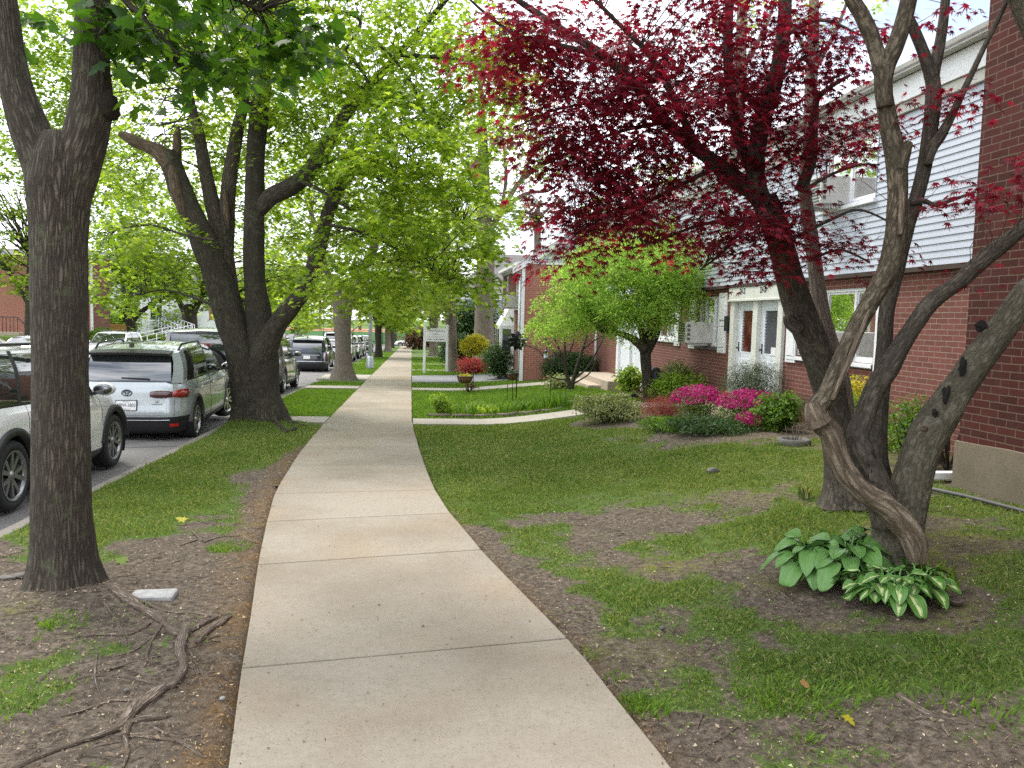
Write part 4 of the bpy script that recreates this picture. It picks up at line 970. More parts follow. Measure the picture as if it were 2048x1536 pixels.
# dark hollows and scars in the bark
for (u, v, w, h, dd, rot) in [(1963,652,17,12,.118,0), (1925,732,9,20,.122,.5), (1892,790,9,20,.14,.5), (1870,826,9,9,.145,0), (1744,930,10,36,.20,0)]:
    c = dep(u, v, D-dd+.006); mb = MB(); mb.blob(c, (w*D/FPX*.8, .012, h*D/FPX*.8), 14, 10, 0, u, .9); mb.build('hollow', M['hollow'], t)
make_crown([EL(1700,-230,5.2,520,140,1.6,60), EL(2000,350,4.9,50,60,.5,9), EL(2010,520,5.0,30,20,.3,1), EL(1930,400,5.0,60,14,.3,3), EL(1900,180,5.3,60,22,.3,7), EL(1740,300,5.2,50,60,.4,5), EL(1840,60,5.3,60,30,.4,2)],
           r, 20, .22, (.055, .09), T_STAR, M['leaf_red'], t, limbpts=LW, twigmat=M['bark_jmaple'], droop=.6, flat=.75, heading_out=True, twr=.004)
under(t)

r = np.random.default_rng(302)
b = gnd(1690, 985)
t = thing('red_maple', 'dark trunked red leaved maple standing behind the twisted tree', 'tree', b)
mb = MB(); LJ = []
D = 7.0
limb(mb, PX([(1696,1012,95),(1692,975,83),(1684,910,72),(1668,825,65),(1650,745,67,6.9),(1626,685,67,6.8),(1600,620,64,6.7),(1578,550,57,6.6),(1562,490,53,6.5),(1544,430,50,6.4),(1532,395,43,6.4)], D), .05, 28, 61, flare=(.35, .35, 5), collect=LJ, lob=.02)
limb(mb, PX([(1690,900,46),(1686,800,44),(1672,725,40),(1650,655,36),(1636,580,32),(1626,500,30),(1616,430,29),(1608,370,26),(1612,320,20),(1622,250,15),(1628,195,12),(1622,120,8)], D+.1), .05, 18, 62, collect=LJ, mi=1, lob=.02)
limb(mb, PX([(1600,660,30),(1580,645,24),(1574,630,14)], 6.6), .12, 10, 60)
limb(mb, PX([(1548,440,46),(1505,385,34),(1445,335,30),(1385,292,28),(1330,242,24,6.2),(1272,172,22,6.0),(1202,108,18,5.8),(1125,60,15,5.6),(1035,0,12,5.4),(960,-60,8,5.3)], 6.4), .06, 14, 63, collect=LJ)
limb(mb, PX([(1510,392,24),(1445,350,20),(1385,275,17,6.2),(1345,190,15,6.0),(1300,112,12,5.9),(1230,40,9,5.8),(1160,-30,6,5.7)], 6.4), .06, 10, 64, collect=LJ)
limb(mb, PX([(1215,118,14),(1150,98,11),(1090,84,10),(1030,68,8,5.5),(975,30,6,5.4),(930,-10,4,5.3)], 5.8), .06, 8, 65, collect=LJ)
limb(mb, PX([(1540,440,44),(1512,360,38),(1520,262,36),(1548,172,34),(1566,75,30),(1572,-30,26),(1580,-180,16)], 6.3), .05, 14, 66, collect=LJ)
limb(mb, PX([(1522,372,30),(1482,290,24),(1464,205,22),(1456,105,20),(1458,0,18),(1450,-150,10)], 6.4), .05, 12, 67, collect=LJ)
limb(mb, PX([(1532,235,22),(1498,195,16),(1476,170,10),(1450,150,6)], 6.3), .05, 8, 68, collect=LJ)
limb(mb, PX([(1600,380,26),(1622,320,24),(1628,235,18),(1640,190,12),(1700,150,7)], 6.5), .06, 10, 69, collect=LJ)
for q in ([(1440,330,12),(1380,360,10),(1300,400,8),(1220,430,5),(1150,470,3)], [(1540,430,14),(1480,440,11),(1400,450,8),(1320,480,5),(1250,500,3)], [(1600,470,10),(1660,440,8),(1720,420,6),(1790,450,3)], [(1330,245,10),(1250,260,8),(1170,290,6),(1090,330,3)],
          [(1270,172,10),(1200,200,7),(1110,220,5),(1040,250,3)], [(1620,520,8),(1680,500,6),(1740,525,4)], [(1566,75,10),(1640,40,8),(1720,70,4)], [(1545,180,9),(1600,120,7),(1650,100,4)], [(1500,440,9),(1450,500,6),(1400,540,3)], [(1610,380,10),(1660,350,8),(1720,330,6),(1760,330,3)]):
    limb(mb, PX(q, 6.2), .05, 6, 70, collect=LJ)
mb.build('trunk', [M['bark_jmaple'], M['bark_pale']], t)
make_crown([EL(1140,130,5.6,190,90,.7,50), EL(1290,210,5.9,190,110,.8,76), EL(1430,100,6.1,210,110,.8,58), EL(1310,380,6.0,190,80,.8,50), EL(1190,415,5.8,110,50,.6,20), EL(1420,445,6.0,170,50,.7,28), EL(1580,230,6.3,120,110,.8,32), EL(1640,80,6.2,110,80,.7,26),
            EL(1550,420,6.2,110,70,.6,24), EL(1690,260,6.2,50,40,.5,5), EL(1680,470,5.9,80,30,.4,6), EL(1500,530,5.9,60,20,.3,5), EL(1330,20,6.0,260,60,1.0,46), EL(1000,60,5.4,90,60,.5,18), EL(1110,270,5.6,90,70,.5,24), EL(1240,320,5.8,140,70,.6,34), EL(1150,480,5.7,70,24,.4,6), EL(1480,230,6.2,110,130,.7,30), EL(1300,-220,6.0,520,130,1.6,70)],
           r, 32, .29, (.056, .098), T_STAR, M['leaf_red'], t, limbpts=LJ, twigmat=M['bark_jmaple'], droop=.6, flat=.82, heading_out=True, twr=.005)
under(t)
# ------------------------------------------------------------------ cars
def text_mesh(name, s, size, mat, parent, mtx, ext=0.002, sx=1.0, align='CENTER'):
    cu = bpy.data.curves.new('letters', 'FONT'); cu.body = s; cu.size = size; cu.extrude = ext; cu.align_x = align; cu.align_y = 'CENTER'; cu.resolution_u = 2
    ob = bpy.data.objects.new('letters', cu); COL.objects.link(ob); bpy.context.view_layer.update()
    me = bpy.data.meshes.new_from_object(ob.evaluated_get(bpy.context.evaluated_depsgraph_get()))
    bpy.data.objects.remove(ob); bpy.data.curves.remove(cu)
    me.name = name; me.transform(mtx @ Matrix.Diagonal((sx, 1, 1, 1))); me.materials.clear(); me.materials.append(mat)
    for p in me.polygons: p.material_index = 0
    return link(bpy.data.objects.new(name, me), parent)

def superell(a, b, n, m=400):
    """half outline (y>=0) from the rear centre to the front centre; a is (rear, front) half length, n exponents"""
    t = np.linspace(-np.pi/2, np.pi/2, m*8)
    t2 = t+np.pi/2                       # 0..pi
    c, s = -np.cos(t2), np.sin(t2)
    e = np.where(c < 0, 2/n[0], 2/n[1])
    x = np.sign(c)*np.abs(c)**e; y = np.abs(s)**e
    x = np.where(x < 0, x*a[0], x*a[1]); y = y*b
    L = np.concatenate([[0], np.cumsum(np.hypot(np.diff(x), np.diff(y)))]); q = np.linspace(0, L[-1], m)
    return np.interp(q, L, x), np.interp(q, L, y), L[-1]

def make_car(name, label, cat, paintm, L=4.45, W=1.82, H=1.62, wb=2.65, wr=.345, belt=(1.02, 1.0, .84), roof=None, gh=None, cowl=.95, rim='alloy', low=M['black'], lowfrac=.34, sidefrac=.10, clad=M['cladding'], tail=None, front=False,
             rear_ovh=None, plate=None, detail=2, spare=False, rails=True, nr=7, nf=4.2, spoiler=True, head=True, win_b=.94, tumble=.20, group=None, mirror=True, boxy=False):
    t = thing(name, label, cat, group=group)
    a = (L/2, L/2); m = 150 if detail > 1 else 70
    ox, oy, per = superell(a, W/2, (nr, nf), m)
    rx = -(wb/2) if rear_ovh is None else -L/2+rear_ovh+wr*0   # rear axle
    if rear_ovh is not None: rx = -L/2+rear_ovh
    fx = rx+wb
    zs = .21
    def beltz(x): return np.interp(x, [-L/2, cowl-.15, cowl+.15, L/2-.25, L/2], [belt[0], belt[1], belt[1]-.01, belt[2], belt[2]-.10])
    fr = np.array([0, .06, .16, .30, .44, .58, .70, .82, .92, 1.0])
    dyv = np.array([.07, .025, .012, .0, -.002, .004, .008, .012, .03, .062])
    drv = np.array([.16, .07, .03, .0, .0, .03, .045, .06, .085, .115]) if not boxy else np.array([.1, .04, .02, 0, 0, .02, .03, .03, .04, .05])
    dfv = np.array([.16, .06, .02, .0, .0, .015, .04, .09, .17, .30])
    frs = np.linspace(0, 1, 30 if detail > 1 else 15)
    rows = []
    for f in frs:
        dy = np.interp(f, fr, dyv); dr = np.interp(f, fr, drv); df = np.interp(f, fr, dfv)
        sx = np.where(ox < 0, (a[0]-dr)/a[0], (a[1]-df)/a[1]); sy = (W/2-dy)/(W/2)
        x = ox*sx; y = oy*sy; z = zs+(beltz(x)-zs)*f
        rows.append(np.stack([x, y, z], -1))
    G = np.array(rows)                                    # rows x cols x 3
    s_arc = np.linspace(0, per, m)
    def surf(s, f, off=0.0):
        """point on the side surface at arc s from rear centre, height share f"""
        fi = f*(len(frs)-1); i = int(min(max(math.floor(fi), 0), len(frs)-2)); tt = fi-i
        ci = abs(s)/per*(m-1); j = int(min(max(math.floor(ci), 0), m-2)); uu = ci-j
        p = (G[i, j]*(1-uu)+G[i, j+1]*uu)*(1-tt)+(G[i+1, j]*(1-uu)+G[i+1, j+1]*uu)*tt
        dv = G[i+1, j]-G[i, j]; du = G[i, j+1]-G[i, j]
        n = np.cross(du, dv); n = n/max(np.linalg.norm(n), 1e-9)
        if n[1] < -.0 and p[1] > .3: n = -n
        c = np.array([p[0], p[1], 0]); 
        if np.dot(n, c) < 0: n = -n
        p = p+n*off
        return (p[0], math.copysign(p[1], s) if s != 0 else p[1], p[2])
    def s_of_x(x):                                        # arc position on the side with that x
        mid = G[len(frs)//2]; k = np.where(mid[:, 1] > W/2*.8)[0]
        return float(np.interp(x, mid[k, 0], s_arc[k]))
    # body shell with round wheel openings
    Rw = wr+.055
    mb = MB()
    for sg in (1, -1):
        V = G.copy(); V[:, :, 1] *= sg
        keep = np.ones(V.shape[:2], bool)
        for wx in (rx, fx):
            d = np.hypot(V[:, :, 0]-wx, V[:, :, 2]-wr); side = np.abs(V[:, :, 1]) > W*.36
            near = side & (d < Rw+.045) & (d > Rw-.10)
            k = np.where(near, Rw/np.maximum(d, 1e-6), 1)
            V[:, :, 0] = wx+(V[:, :, 0]-wx)*k; V[:, :, 2] = wr+(V[:, :, 2]-wr)*k
            keep &= ~(side & (d < Rw-.04))
        F = []; MI = []
        nr_, nc = V.shape[:2]
        for i in range(nr_-1):
            fm = (frs[i]+frs[i+1])/2
            for j in range(nc-1):
                if not (keep[i, j] and keep[i+1, j] and keep[i, j+1] and keep[i+1, j+1]): continue
                q = (i*nc+j, i*nc+j+1, (i+1)*nc+j+1, (i+1)*nc+j)
                F.append(q if sg < 0 else q[::-1])
                x = V[i, j, 0]; e = x < -L/2+.42 or x > L/2-.42
                lf = lowfrac if x < 0 else lowfrac*.62
                MI.append(1 if fm < (lf if e else sidefrac) else 0)
        mb.add(V.reshape(-1, 3), F, MI, True)
    # bonnet
    top = G[-1]; ks = [j for j in range(m) if top[j, 0] > cowl-.25]
    nn = 9; V = []; F = []
    for j in ks:
        x, y, z = top[j]
        for q in range(nn):
            yy = y*(1-2*q/(nn-1)); V.append((x, yy, z+.055*(1-(2*q/(nn-1)-1)**2)*min(1, y/.5)))
    for i in range(len(ks)-1):
        for q in range(nn-1): F.append((i*nn+q, i*nn+q+1, (i+1)*nn+q+1, (i+1)*nn+q))
    mb.add(V, F, 0, True)
    # cabin: named corners from the rear centre round to the windscreen centre: (base x, base y, top x, top y)
    hw = W/2-.062
    def bw(x): return float(np.interp(x, top[:, 0][top[:, 1] > .3], top[:, 1][top[:, 1] > .3]))
    if gh is None: gh = {}
    xr = -L/2+.12; tr = gh.get('tr', -L/2+.36); tw = W/2-tumble
    tf = gh.get('tf', cowl-.78)                         # windscreen top
    pil = gh.get('pil', [(-1.72, -1.55), (-1.40, -1.28), (-1.32, -1.2), (-.42, -.38), (-.34, -.30), (.78, .12)])
    cor = [(xr, 0, tr, 0, 'rear'), (xr+.02, hw*.78, tr+.01, tw*.86, 'paint'), (xr+.16, hw*.955, tr+.10, tw*.985, 'paint')]
    kinds = ['side', 'pillar', 'side', 'pillar', 'side', 'paint']
    for (bx, tx), kd in zip(pil, kinds): cor.append((bx, bw(bx)-.004, tx, tw, kd))
    cor += [(cowl-.02, hw*.90, tf, tw*.93, 'screen'), (cowl+.18, 0, tf+.07, 0, 'end')]
    gr = [0, .05, .10, .35, .65, .88, .94, 1.0]
    zr = lambda x: np.interp(x, [tr, tr+.5, tf-.5, tf+.1], [H-.10, H-.035, H-.03, H-.09])
    panes = []; tops = []
    for sg in (1, -1):
        for (c0, c1) in zip(cor[:-1], cor[1:]):
            sub = 6 if c0[4] in ('rear', 'screen') else (4 if c0[4] == 'side' else 2)
            g = []
            for k in range(sub+1):
                u = k/sub
                if c0[4] == 'screen' or c0[4] == 'rear':                # round the ends
                    w_ = c0[1]+(c1[1]-c0[1])*u; cu = math.sin(u*math.pi/2) if c0[4] == 'screen' else 1-math.cos(u*math.pi/2)
                    bx = c0[0]+(c1[0]-c0[0])*cu; tx = c0[2]+(c1[2]-c0[2])*cu
                else: w_ = c0[1]+(c1[1]-c0[1])*u; bx = c0[0]+(c1[0]-c0[0])*u; tx = c0[2]+(c1[2]-c0[2])*u
                ty = c0[3]+(c1[3]-c0[3])*u
                zb = float(beltz(bx))+(.05*math.sin(u*math.pi/2) if c0[4] == 'screen' else 0)*1.0-.012
                zt = float(zr(tx)); col = []
                for q in gr:
                    bul = .035*math.sin(math.pi*q)*(1 if c0[4] in ('side', 'pillar', 'paint') else .3)
                    y = w_+(ty-w_)*q; x = bx+(tx-bx)*q
                    if c0[4] in ('rear',): x -= bul*2
                    elif c0[4] == 'screen': x += bul*1.2
                    else: y += bul
                    col.append((x, sg*y, zb+(zt-zb)*(q+.06*math.sin(math.pi*q))))
                g.append(col)
                if sg > 0 and (k < sub or c1[4] == 'end'): tops.append(col[-1])
            V = [p for col in g for p in col]; nq = len(gr); F = []; MI = []; P = []
            for k in range(sub):
                for q in range(nq-1):
                    f = (k*nq+q, (k+1)*nq+q, (k+1)*nq+q+1, k*nq+q+1)
                    if sg > 0: f = f[::-1]
                    glass = c0[4] in ('rear', 'side', 'screen') and 1 <= q < nq-2
                    if glass: P.append(f); continue
                    F.append(f); MI.append(1 if (c0[4] == 'pillar' and 1 <= q < nq-1) or (q == 0 and c0[4] != 'paint') or (q == nq-3 and c0[4] in ('side', 'rear')) else 0)
            mb.add(V, F, MI, True)
            if P: panes.append((V, P, c0[4], sg))
    # roof
    V = []; F = []; nn = 9
    for x, y, z in tops:
        for q in range(nn):
            s_ = 1-2*q/(nn-1); V.append((x, y*s_, z+.045*(1-s_*s_)*min(1, abs(y)/.4)))
    for i in range(len(tops)-1):
        for q in range(nn-1): F.append((i*nn+q, i*nn+q+1, (i+1)*nn+q+1, (i+1)*nn+q))
    mb.add(V, F, 0, True)
    # arches, sills, underbody
    na = 28
    for wx in (rx, fx):
        for sg in (1, -1):
            V = []; F = []
            yo = W/2+.008; ring = []
            for k in range(na+1):
                ang = .02*math.pi+.96*math.pi*k/na
                for rr, yy in ((Rw-.012, yo-.10), (Rw-.012, yo), (Rw+.03, yo+.004), (Rw+.062, yo-.006), (Rw+.066, yo-.06)):
                    V.append((wx+rr*math.cos(ang), sg*yy, max(.17, wr+rr*math.sin(ang))))
            for k in range(na):
                for q in range(4):
                    f = (k*5+q, k*5+q+1, (k+1)*5+q+1, (k+1)*5+q); F.append(f if sg < 0 else f[::-1])
            mb.add(V, F, 2, True)
            V = []; F = []                                 # wheel-well liner
            for k in range(na+1):
                ang = -.15*math.pi+1.3*math.pi*k/na
                for yy in (W/2-.02, W/2-.42): V.append((wx+(Rw+.005)*math.cos(ang), sg*yy, wr+(Rw+.005)*math.sin(ang)))
            for k in range(na): F.append((2*k, 2*k+1, 2*k+3, 2*k+2))
            mb.add(V, F, 3, True)
            b_ = len(V); mb.add([(wx+(Rw+.01)*math.cos(-.15*math.pi+1.3*math.pi*k/na), sg*(W/2-.42), wr+(Rw+.01)*math.sin(-.15*math.pi+1.3*math.pi*k/na)) for k in range(na+1)], [tuple(range(na+1))], 3)
    mb.bb(-L/2+.25, L/2-.25, -W/2+.44, W/2-.44, .2, .62, 3)
    mb.bb(rx+Rw+.02, fx-Rw-.02, -W/2+.10, W/2-.10, .19, .42, 3)
    mb.bb(-L/2+.12, rx-Rw, -W/2+.25, W/2-.25, .26, .45, 3); mb.bb(fx+Rw, L/2-.2, -W/2+.3, W/2-.3, .24, .45, 3)
    if rails:
        for sg in (1, -1): mb.tube([(tr+.25, sg*(tw-.06), float(zr(tr+.25))+.0), (tr+.45, sg*(tw-.05), H+.025), (tf-.5, sg*(tw-.05), H+.03), (tf-.25, sg*(tw-.06), float(zr(tf-.25)))], [.018]*4, 8, 1)
    if spoiler:
        V = []
        for i, y in enumerate(np.linspace(-tw*.88, tw*.88, 9)):
            c = (1-(y/tw)**2)*.05
            V += [(tr+.10, y, H-.072+c*.6), (tr-.19-c*.6, y, H-.10+c*.4), (tr-.17-c*.6, y, H-.135+c*.4), (tr+.02, y, H-.16+c*.3)]
        F = []
        for i in range(8):
            for q in range(4): F.append((i*4+q, i*4+(q+1) % 4, (i+1)*4+(q+1) % 4, (i+1)*4+q))
        F += [(0, 1, 2, 3), (35, 34, 33, 32)]; mb.add(V, F, 1, False)
        mb.box((tr-.0, 0, H+.02), (.10, .05, .07), 1)
    body = mb.build('body', [paintm, low, clad, M['black']], t)
    # door and tailgate shut lines, handles
    if detail > 1:
        pass
        def line(pts, w=.006):
            P = [surf(*p) for p in pts]; seam = MB(); seam.tube(P, w/2, 4, 0, False); seam.build('seam', M['black'], body)
        for sg in (1, -1):
            for xx in (pil[2][0]+.02, pil[3][0]+.04, pil[5][0]+.12):
                s_ = s_of_x(xx); line([(sg*s_, f, .001) for f in np.linspace(.1, .99, 12)])
            line([(sg*s_of_x(x_), .10, .001) for x_ in np.linspace(rx+Rw+.1, fx-Rw-.05, 8)])
            line([(sg*(hw*.86), f, .001) for f in np.linspace(lowfrac, .98, 10)])
        line([(sg_, lowfrac+.01, .002) for sg_ in np.linspace(-hw*.86, hw*.86, 14)])
        for sg in (1, -1):
            for xx in (pil[2][0]+.22, pil[3][0]+.22):
                h = MB(); p = surf(sg*s_of_x(xx), .80, .018); h.box(p, (.19, .022, .03)); h.build('handle', paintm, t, bevel=.008)
    # glass
    for V, P, kd, sg in panes:
        if kd in ('rear', 'screen') and sg < 0: continue
        g = MB(); g.add(V, P, 0, True)
        if kd in ('rear', 'screen'):
            V2, P2 = [(x, -y, z) for x, y, z in V], [p[::-1] for p in P]; g.add(V2, P2, 0, True)
        g.build({'rear': 'rear_window', 'screen': 'windscreen', 'side': 'window'}[kd], M['carglass'], t)
    def patch(nm_, mat, s0, s1, f0, f1, off=.01, taper=0.0, n=8, parent=t, both=True):
        for sg in ((1, -1) if both else (1,)):
            g = MB(); V = []; F = []
            for i in range(n+1):
                u = i/n; s = s0+(s1-s0)*u; c = (f0+f1)/2; h = (f1-f0)/2*(1-taper*abs(2*u-1)**2.5)
                for q in range(3): V.append(surf(sg*s if s != 0 else 1e-6*sg, c+h*(q-1), off if 0 < i < n else 0.0))
            for i in range(n):
                for q in range(2):
                    f = (i*3+q, (i+1)*3+q, (i+1)*3+q+1, i*3+q+1); F.append(f if sg > 0 else f[::-1])
            g.add(V, F, 0, True); o = g.build(nm_, mat, parent)
            so = o.modifiers.new('thick', 'SOLIDIFY'); so.thickness = .012; so.offset = -1
    if tail:
        for mat, s0, s1, f0, f1, tp in tail: patch('tail_light', mat, s0, s1, f0, f1, .012, tp)
    if head:
        sf = per
        patch('headlight', M['lens'], sf-.95, sf-.45, .66, .80, .012, .4)
        g = MB(); 
        V = [surf(s, f, .012) for f in (.42, .70) for s in (sf-.40, sf-.2, sf-.02, -(sf-.02), -(sf-.2), -(sf-.40))]
        g.add(V, [(i, i+1, i+7, i+6) for i in range(5)], 0, True); g.build('grille', M['black'], t)
    if plate is not None:
        pz, ptxt = plate; p = np.array(surf(1e-6, pz, .012)); q = np.array(surf(1e-6, pz+.06, .012)); up = Vector(q-p).normalized()
        xx = Vector((0, -1, 0)); nn_ = xx.cross(up)
        PM = Matrix(((xx.x, up.x, nn_.x, p[0]), (xx.y, up.y, nn_.y, p[1]), (xx.z, up.z, nn_.z, p[2]), (0, 0, 0, 1)))
        g = MB(); g.box((0, 0, 0), (.33, .18, .012), 1); g.box((0, 0, .008), (.305, .152, .006), 0)
        g.v = [tuple(PM @ Vector(v)) for v in g.v]
        po = g.build('licence_plate', [M['plate'], M['ink']], t)
        if ptxt:
            text_mesh('lettering', ptxt, .082, M['ink'], po, PM @ Matrix.Translation((0, .002, .012)), .0008, .74)
            text_mesh('lettering', 'NEW YORK', .020, M['ink'], po, PM @ Matrix.Translation((0, .060, .012)), .0008, 1.0)
            text_mesh('lettering', 'EXCELSIOR', .022, M['ink'], po, PM @ Matrix.Translation((0, -.058, .012)), .0008, 1.3)
    # wheels
    def wheel(x, sg, steer=0.0):
        wm = MB(); tw_ = .115
        Mw = Matrix.Translation((x, sg*(W/2-.125), wr)) @ Matrix.Rotation(steer, 4, 'Z') @ Matrix.Rotation(R(90)*-sg, 4, 'X')
        wm.lathe([(wr*.70, -tw_*.9), (wr*.86, -tw_), (wr*.96, -tw_*.86), (wr, -tw_*.5), (wr, tw_*.5), (wr*.96, tw_*.86), (wr*.86, tw_), (wr*.72, tw_*.92), (wr*.69, tw_*.4)], 36 if detail > 1 else 20, 0, Mw, cap=False)
        wo = wm.build('wheel', M['rubber'], t)
        g = MB(); ri = wr*.71
        g.lathe([(ri, tw_*.94), (ri*1.0, tw_*.80), (ri*.90, tw_*.62), (ri*.86, -tw_*.3), (.0, -tw_*.32)], 36 if detail > 1 else 18, 1, Mw, cap=False)
        g.lathe([(ri*1.005, tw_*.96), (ri*.93, tw_*.97), (ri*.90, tw_*.7)], 36 if detail > 1 else 18, 0, Mw, cap=False)
        g.lathe([(ri*.22, tw_*.45), (ri*.2, tw_*.80), (0, tw_*.84)], 14, 0, Mw)
        for k in range(5):
            for dd in (-.17, .17):
                a0 = 2*math.pi*k/5; p0 = Vector((ri*.12*math.cos(a0), ri*.12*math.sin(a0), tw_*.72)); p1 = Vector((ri*.95*math.cos(a0+dd*1.7), ri*.95*math.sin(a0+dd*1.7), tw_*.82))
                d = (p1-p0).normalized(); n_ = Vector((-d.y, d.x, 0)); w0, w1 = .017, .024
                V = [p0-n_*w0, p0+n_*w0, p1+n_*w1, p1-n_*w1]; V = V+[v-Vector((0, 0, .05)) for v in V]
                g.add([tuple(Mw @ v) for v in V], [(0, 1, 2, 3), (0, 4, 5, 1), (1, 5, 6, 2), (2, 6, 7, 3), (3, 7, 4, 0)], 0)
        g.build('rim', [M[rim] if isinstance(rim, str) else rim, M['black']], wo)
    for x in (rx, fx):
        for sg in (1, -1): wheel(x, sg, front*1.0 if x == fx else 0.0)
    if spare:
        g = MB(); Mw = Matrix.Translation((-L/2-.06, -.12, .98)) @ Matrix.Rotation(R(-90), 4, 'Y')
        g.lathe([(wr*.62, -.1), (wr*.9, -.12), (wr*1.06, -.06), (wr*1.06, .06), (wr*.9, .12), (wr*.66, .10)], 32, 0, Mw); so_ = g.build('spare_wheel', M['rubber'], t)
        g = MB(); g.lathe([(wr*.66, .11), (wr*.55, .06), (wr*.2, .04), (0, .07)], 24, 0, Mw)
        for k in range(5):
            a0 = 2*math.pi*k/5; g.bar(Mw @ Vector((.03*math.cos(a0), .03*math.sin(a0), .1)), Mw @ Vector((wr*.6*math.cos(a0), wr*.6*math.sin(a0), .1)), .05, .02, 1)
        g.build('rim', [M['alloy_dark'], M['alloy']], so_)
        g = MB(); g.bb(-L/2-.05, -L/2+.12, -.22, -.02, 1.46, 1.53); g.build('brake_light', M['taillight'], t, bevel=.01)
    if mirror:
        for sg in (1, -1):
            g = MB(); bx = pil[5][0]-.14; z = float(beltz(bx))+.075; y = W/2+.10
            g.blob((bx+.02, sg*y, z), (.085, .13, .085), 14, 9, 0, 2); g.bar((bx+.03, sg*(W/2-.07), z-.07), (bx+.03, sg*(W/2+.06), z-.04), .06, .04, 1); mo = g.build('mirror', [paintm, M['black']], t)
            g = MB(); g.blob((bx-.045, sg*y, z), (.035, .112, .068), 12, 7, 0, 3); g.build('mirror_glass', M['carglass'], mo)
    return t, surf
P_WHITE = paint('pearl_white_paint', (0.76, 0.76, 0.75), 0.0, .3); P_SILVER = paint('ice_silver_paint', (0.46, 0.50, 0.515), 0.35, .3); P_BLACK = paint('black_paint', (0.012, 0.012, 0.016), 0.2, .2)
P_GREY = paint('dark_grey_green_paint', (0.075, 0.08, 0.07), 0.5, .28); P_NAVY = paint('blue_black_paint', (0.018, 0.022, 0.04), 0.3, .2); P_MAROON = paint('maroon_paint', (0.09, 0.025, 0.03), 0.4); P_LGREY = paint('light_grey_paint', (0.42, 0.46, 0.48), 0.4); P_LBLUE = paint('pale_blue_paint', (0.50, 0.60, 0.66), 0.3); P_RED = paint('red_paint', (0.30, 0.03, 0.03), 0.2); P_DGREY = paint('charcoal_paint', (0.05, 0.052, 0.055), 0.4)
def park(t, x, y, rz=90, dz=0.0):
    t.location = (x, y, float(road_h(x, y))+.004+dz); t.rotation_euler = (0, R(-SL/1*57.2958*(-1 if rz == 90 else 1)*-1), R(rz))
    t.rotation_mode = 'XYZ'
GK = 'cars parked along the near kerb'; GF = 'cars parked along the far kerb'
NX = CURB-.40-.93
# white crossover behind the big trunk
c, sf = make_car('parked_car', 'white crossover with black arches and dark star wheels, half hidden by the nearest trunk', 'car', P_WHITE, L=4.44, W=1.83, H=1.60, wb=2.67, wr=.352, belt=(1.03, 1.0, .88), cowl=.98, rim=pmat('grey_star_alloy', (0.34, 0.34, 0.35), .3, .8), lowfrac=.30, sidefrac=.13, clad=M['black'],
    tail=[(M['taillight'], .62, .98, .74, .86, .3)], plate=(.62, ''), group=GK, gh={'pil': [(-1.66, -1.42), (-1.15, -1.08), (-1.06, -1.0), (-.30, -.26), (-.22, -.18), (.80, .16)]})
park(c, NX, 9.62, 90)
# silver crossover
c, sf = make_car('parked_car', 'ice silver crossover with black rear bumper and New York plate, parked by the torn maple', 'car', P_SILVER, L=4.46, W=1.83, H=1.62, wb=2.64, wr=.345, belt=(1.06, 1.02, .88), cowl=.95, lowfrac=.36, sidefrac=.14,
    tail=[(M['taildark'], .36, .70, .705, .845, .35), (M['taillight'], .71, 1.10, .70, .86, .45)], plate=(.56, 'MBW-3800'), group=GK, front=R(-16), rear_ovh=.86)
silver = c
g = MB()                                                       # oval emblem of three rings and badge lettering
p = np.array(sf(1e-6, .80, .012))
def oval(cy, cz, ry, rz_, w, n=24): g.tube([(p[0]-.004, cy+ry*math.cos(2*math.pi*k/n), p[2]+cz+rz_*math.sin(2*math.pi*k/n)) for k in range(n+1)], w, 5, 0, False)
oval(0, 0, .075, .05, .006); oval(0, .0, .022, .046, .005); oval(0, .018, .05, .02, .005)
g.build('emblem', M['blackmetal'], c)
for ss, ww in ((.47, .16),):
    q = np.array(sf(-ss, .60, .01)); MM = Matrix(((0, 0, -1, q[0]), (-1, 0, 0, q[1]), (0, 1, 0, q[2]), (0, 0, 0, 1)))
    text_mesh('badge', 'LE', .045, M['ink'], c, MM @ Matrix.Translation((0, .03, 0)), .001, 1.2); text_mesh('badge', 'HYBRID AWD', .02, M['ink'], c, MM @ Matrix.Translation((0, -.012, 0)), .001, 1.3)
for sg in (1, -1):
    g = MB(); V = [sf(sg*s, f, .014) for f in (.155, .215) for s in (.66, .74, .80)]; F = [(0, 1, 4, 3), (1, 2, 5, 4)]
    g.add(V, F if sg > 0 else [f[::-1] for f in F]); g.build('reflector', pmat('bright_red_reflector', (.55, .02, .01), .2), c)
g = MB(); g.tube([sf(s, .285, .008) for s in np.linspace(-.66, .66, 12)], .006, 5, 0, False); g.build('bumper_trim', M['chrome'], c)
g = MB(); g.bar((-2.12, -.33, 1.115), (-2.09, .10, 1.125), .02, .02); g.build('wiper', M['black'], c)
park(c, NX+.14, 15.75, 91.2)
# black boxy off-roader with spare wheel
c, sf = make_car('parked_car', 'black boxy off-roader carrying a spare wheel, ahead of the silver crossover', 'car', P_BLACK, L=4.4, W=1.88, H=1.86, wb=2.9, wr=.40, belt=(1.14, 1.12, 1.02), cowl=.80, nr=14, nf=9, boxy=True, tumble=.16, lowfrac=.28, gh={'tr': -2.08, 'tf': .38, 'pil': [(-1.95, -1.92), (-1.1, -1.1), (-1.0, -1.0), (-.25, -.25), (-.15, -.15), (.66, .34)]},
    tail=[(M['taillight'], .78, .90, .60, .86, .0)], spare=True, rails=False, spoiler=False, plate=(.2, ''), group=GK, clad=M['black'])
park(c, NX-.02, 21.1, 90)
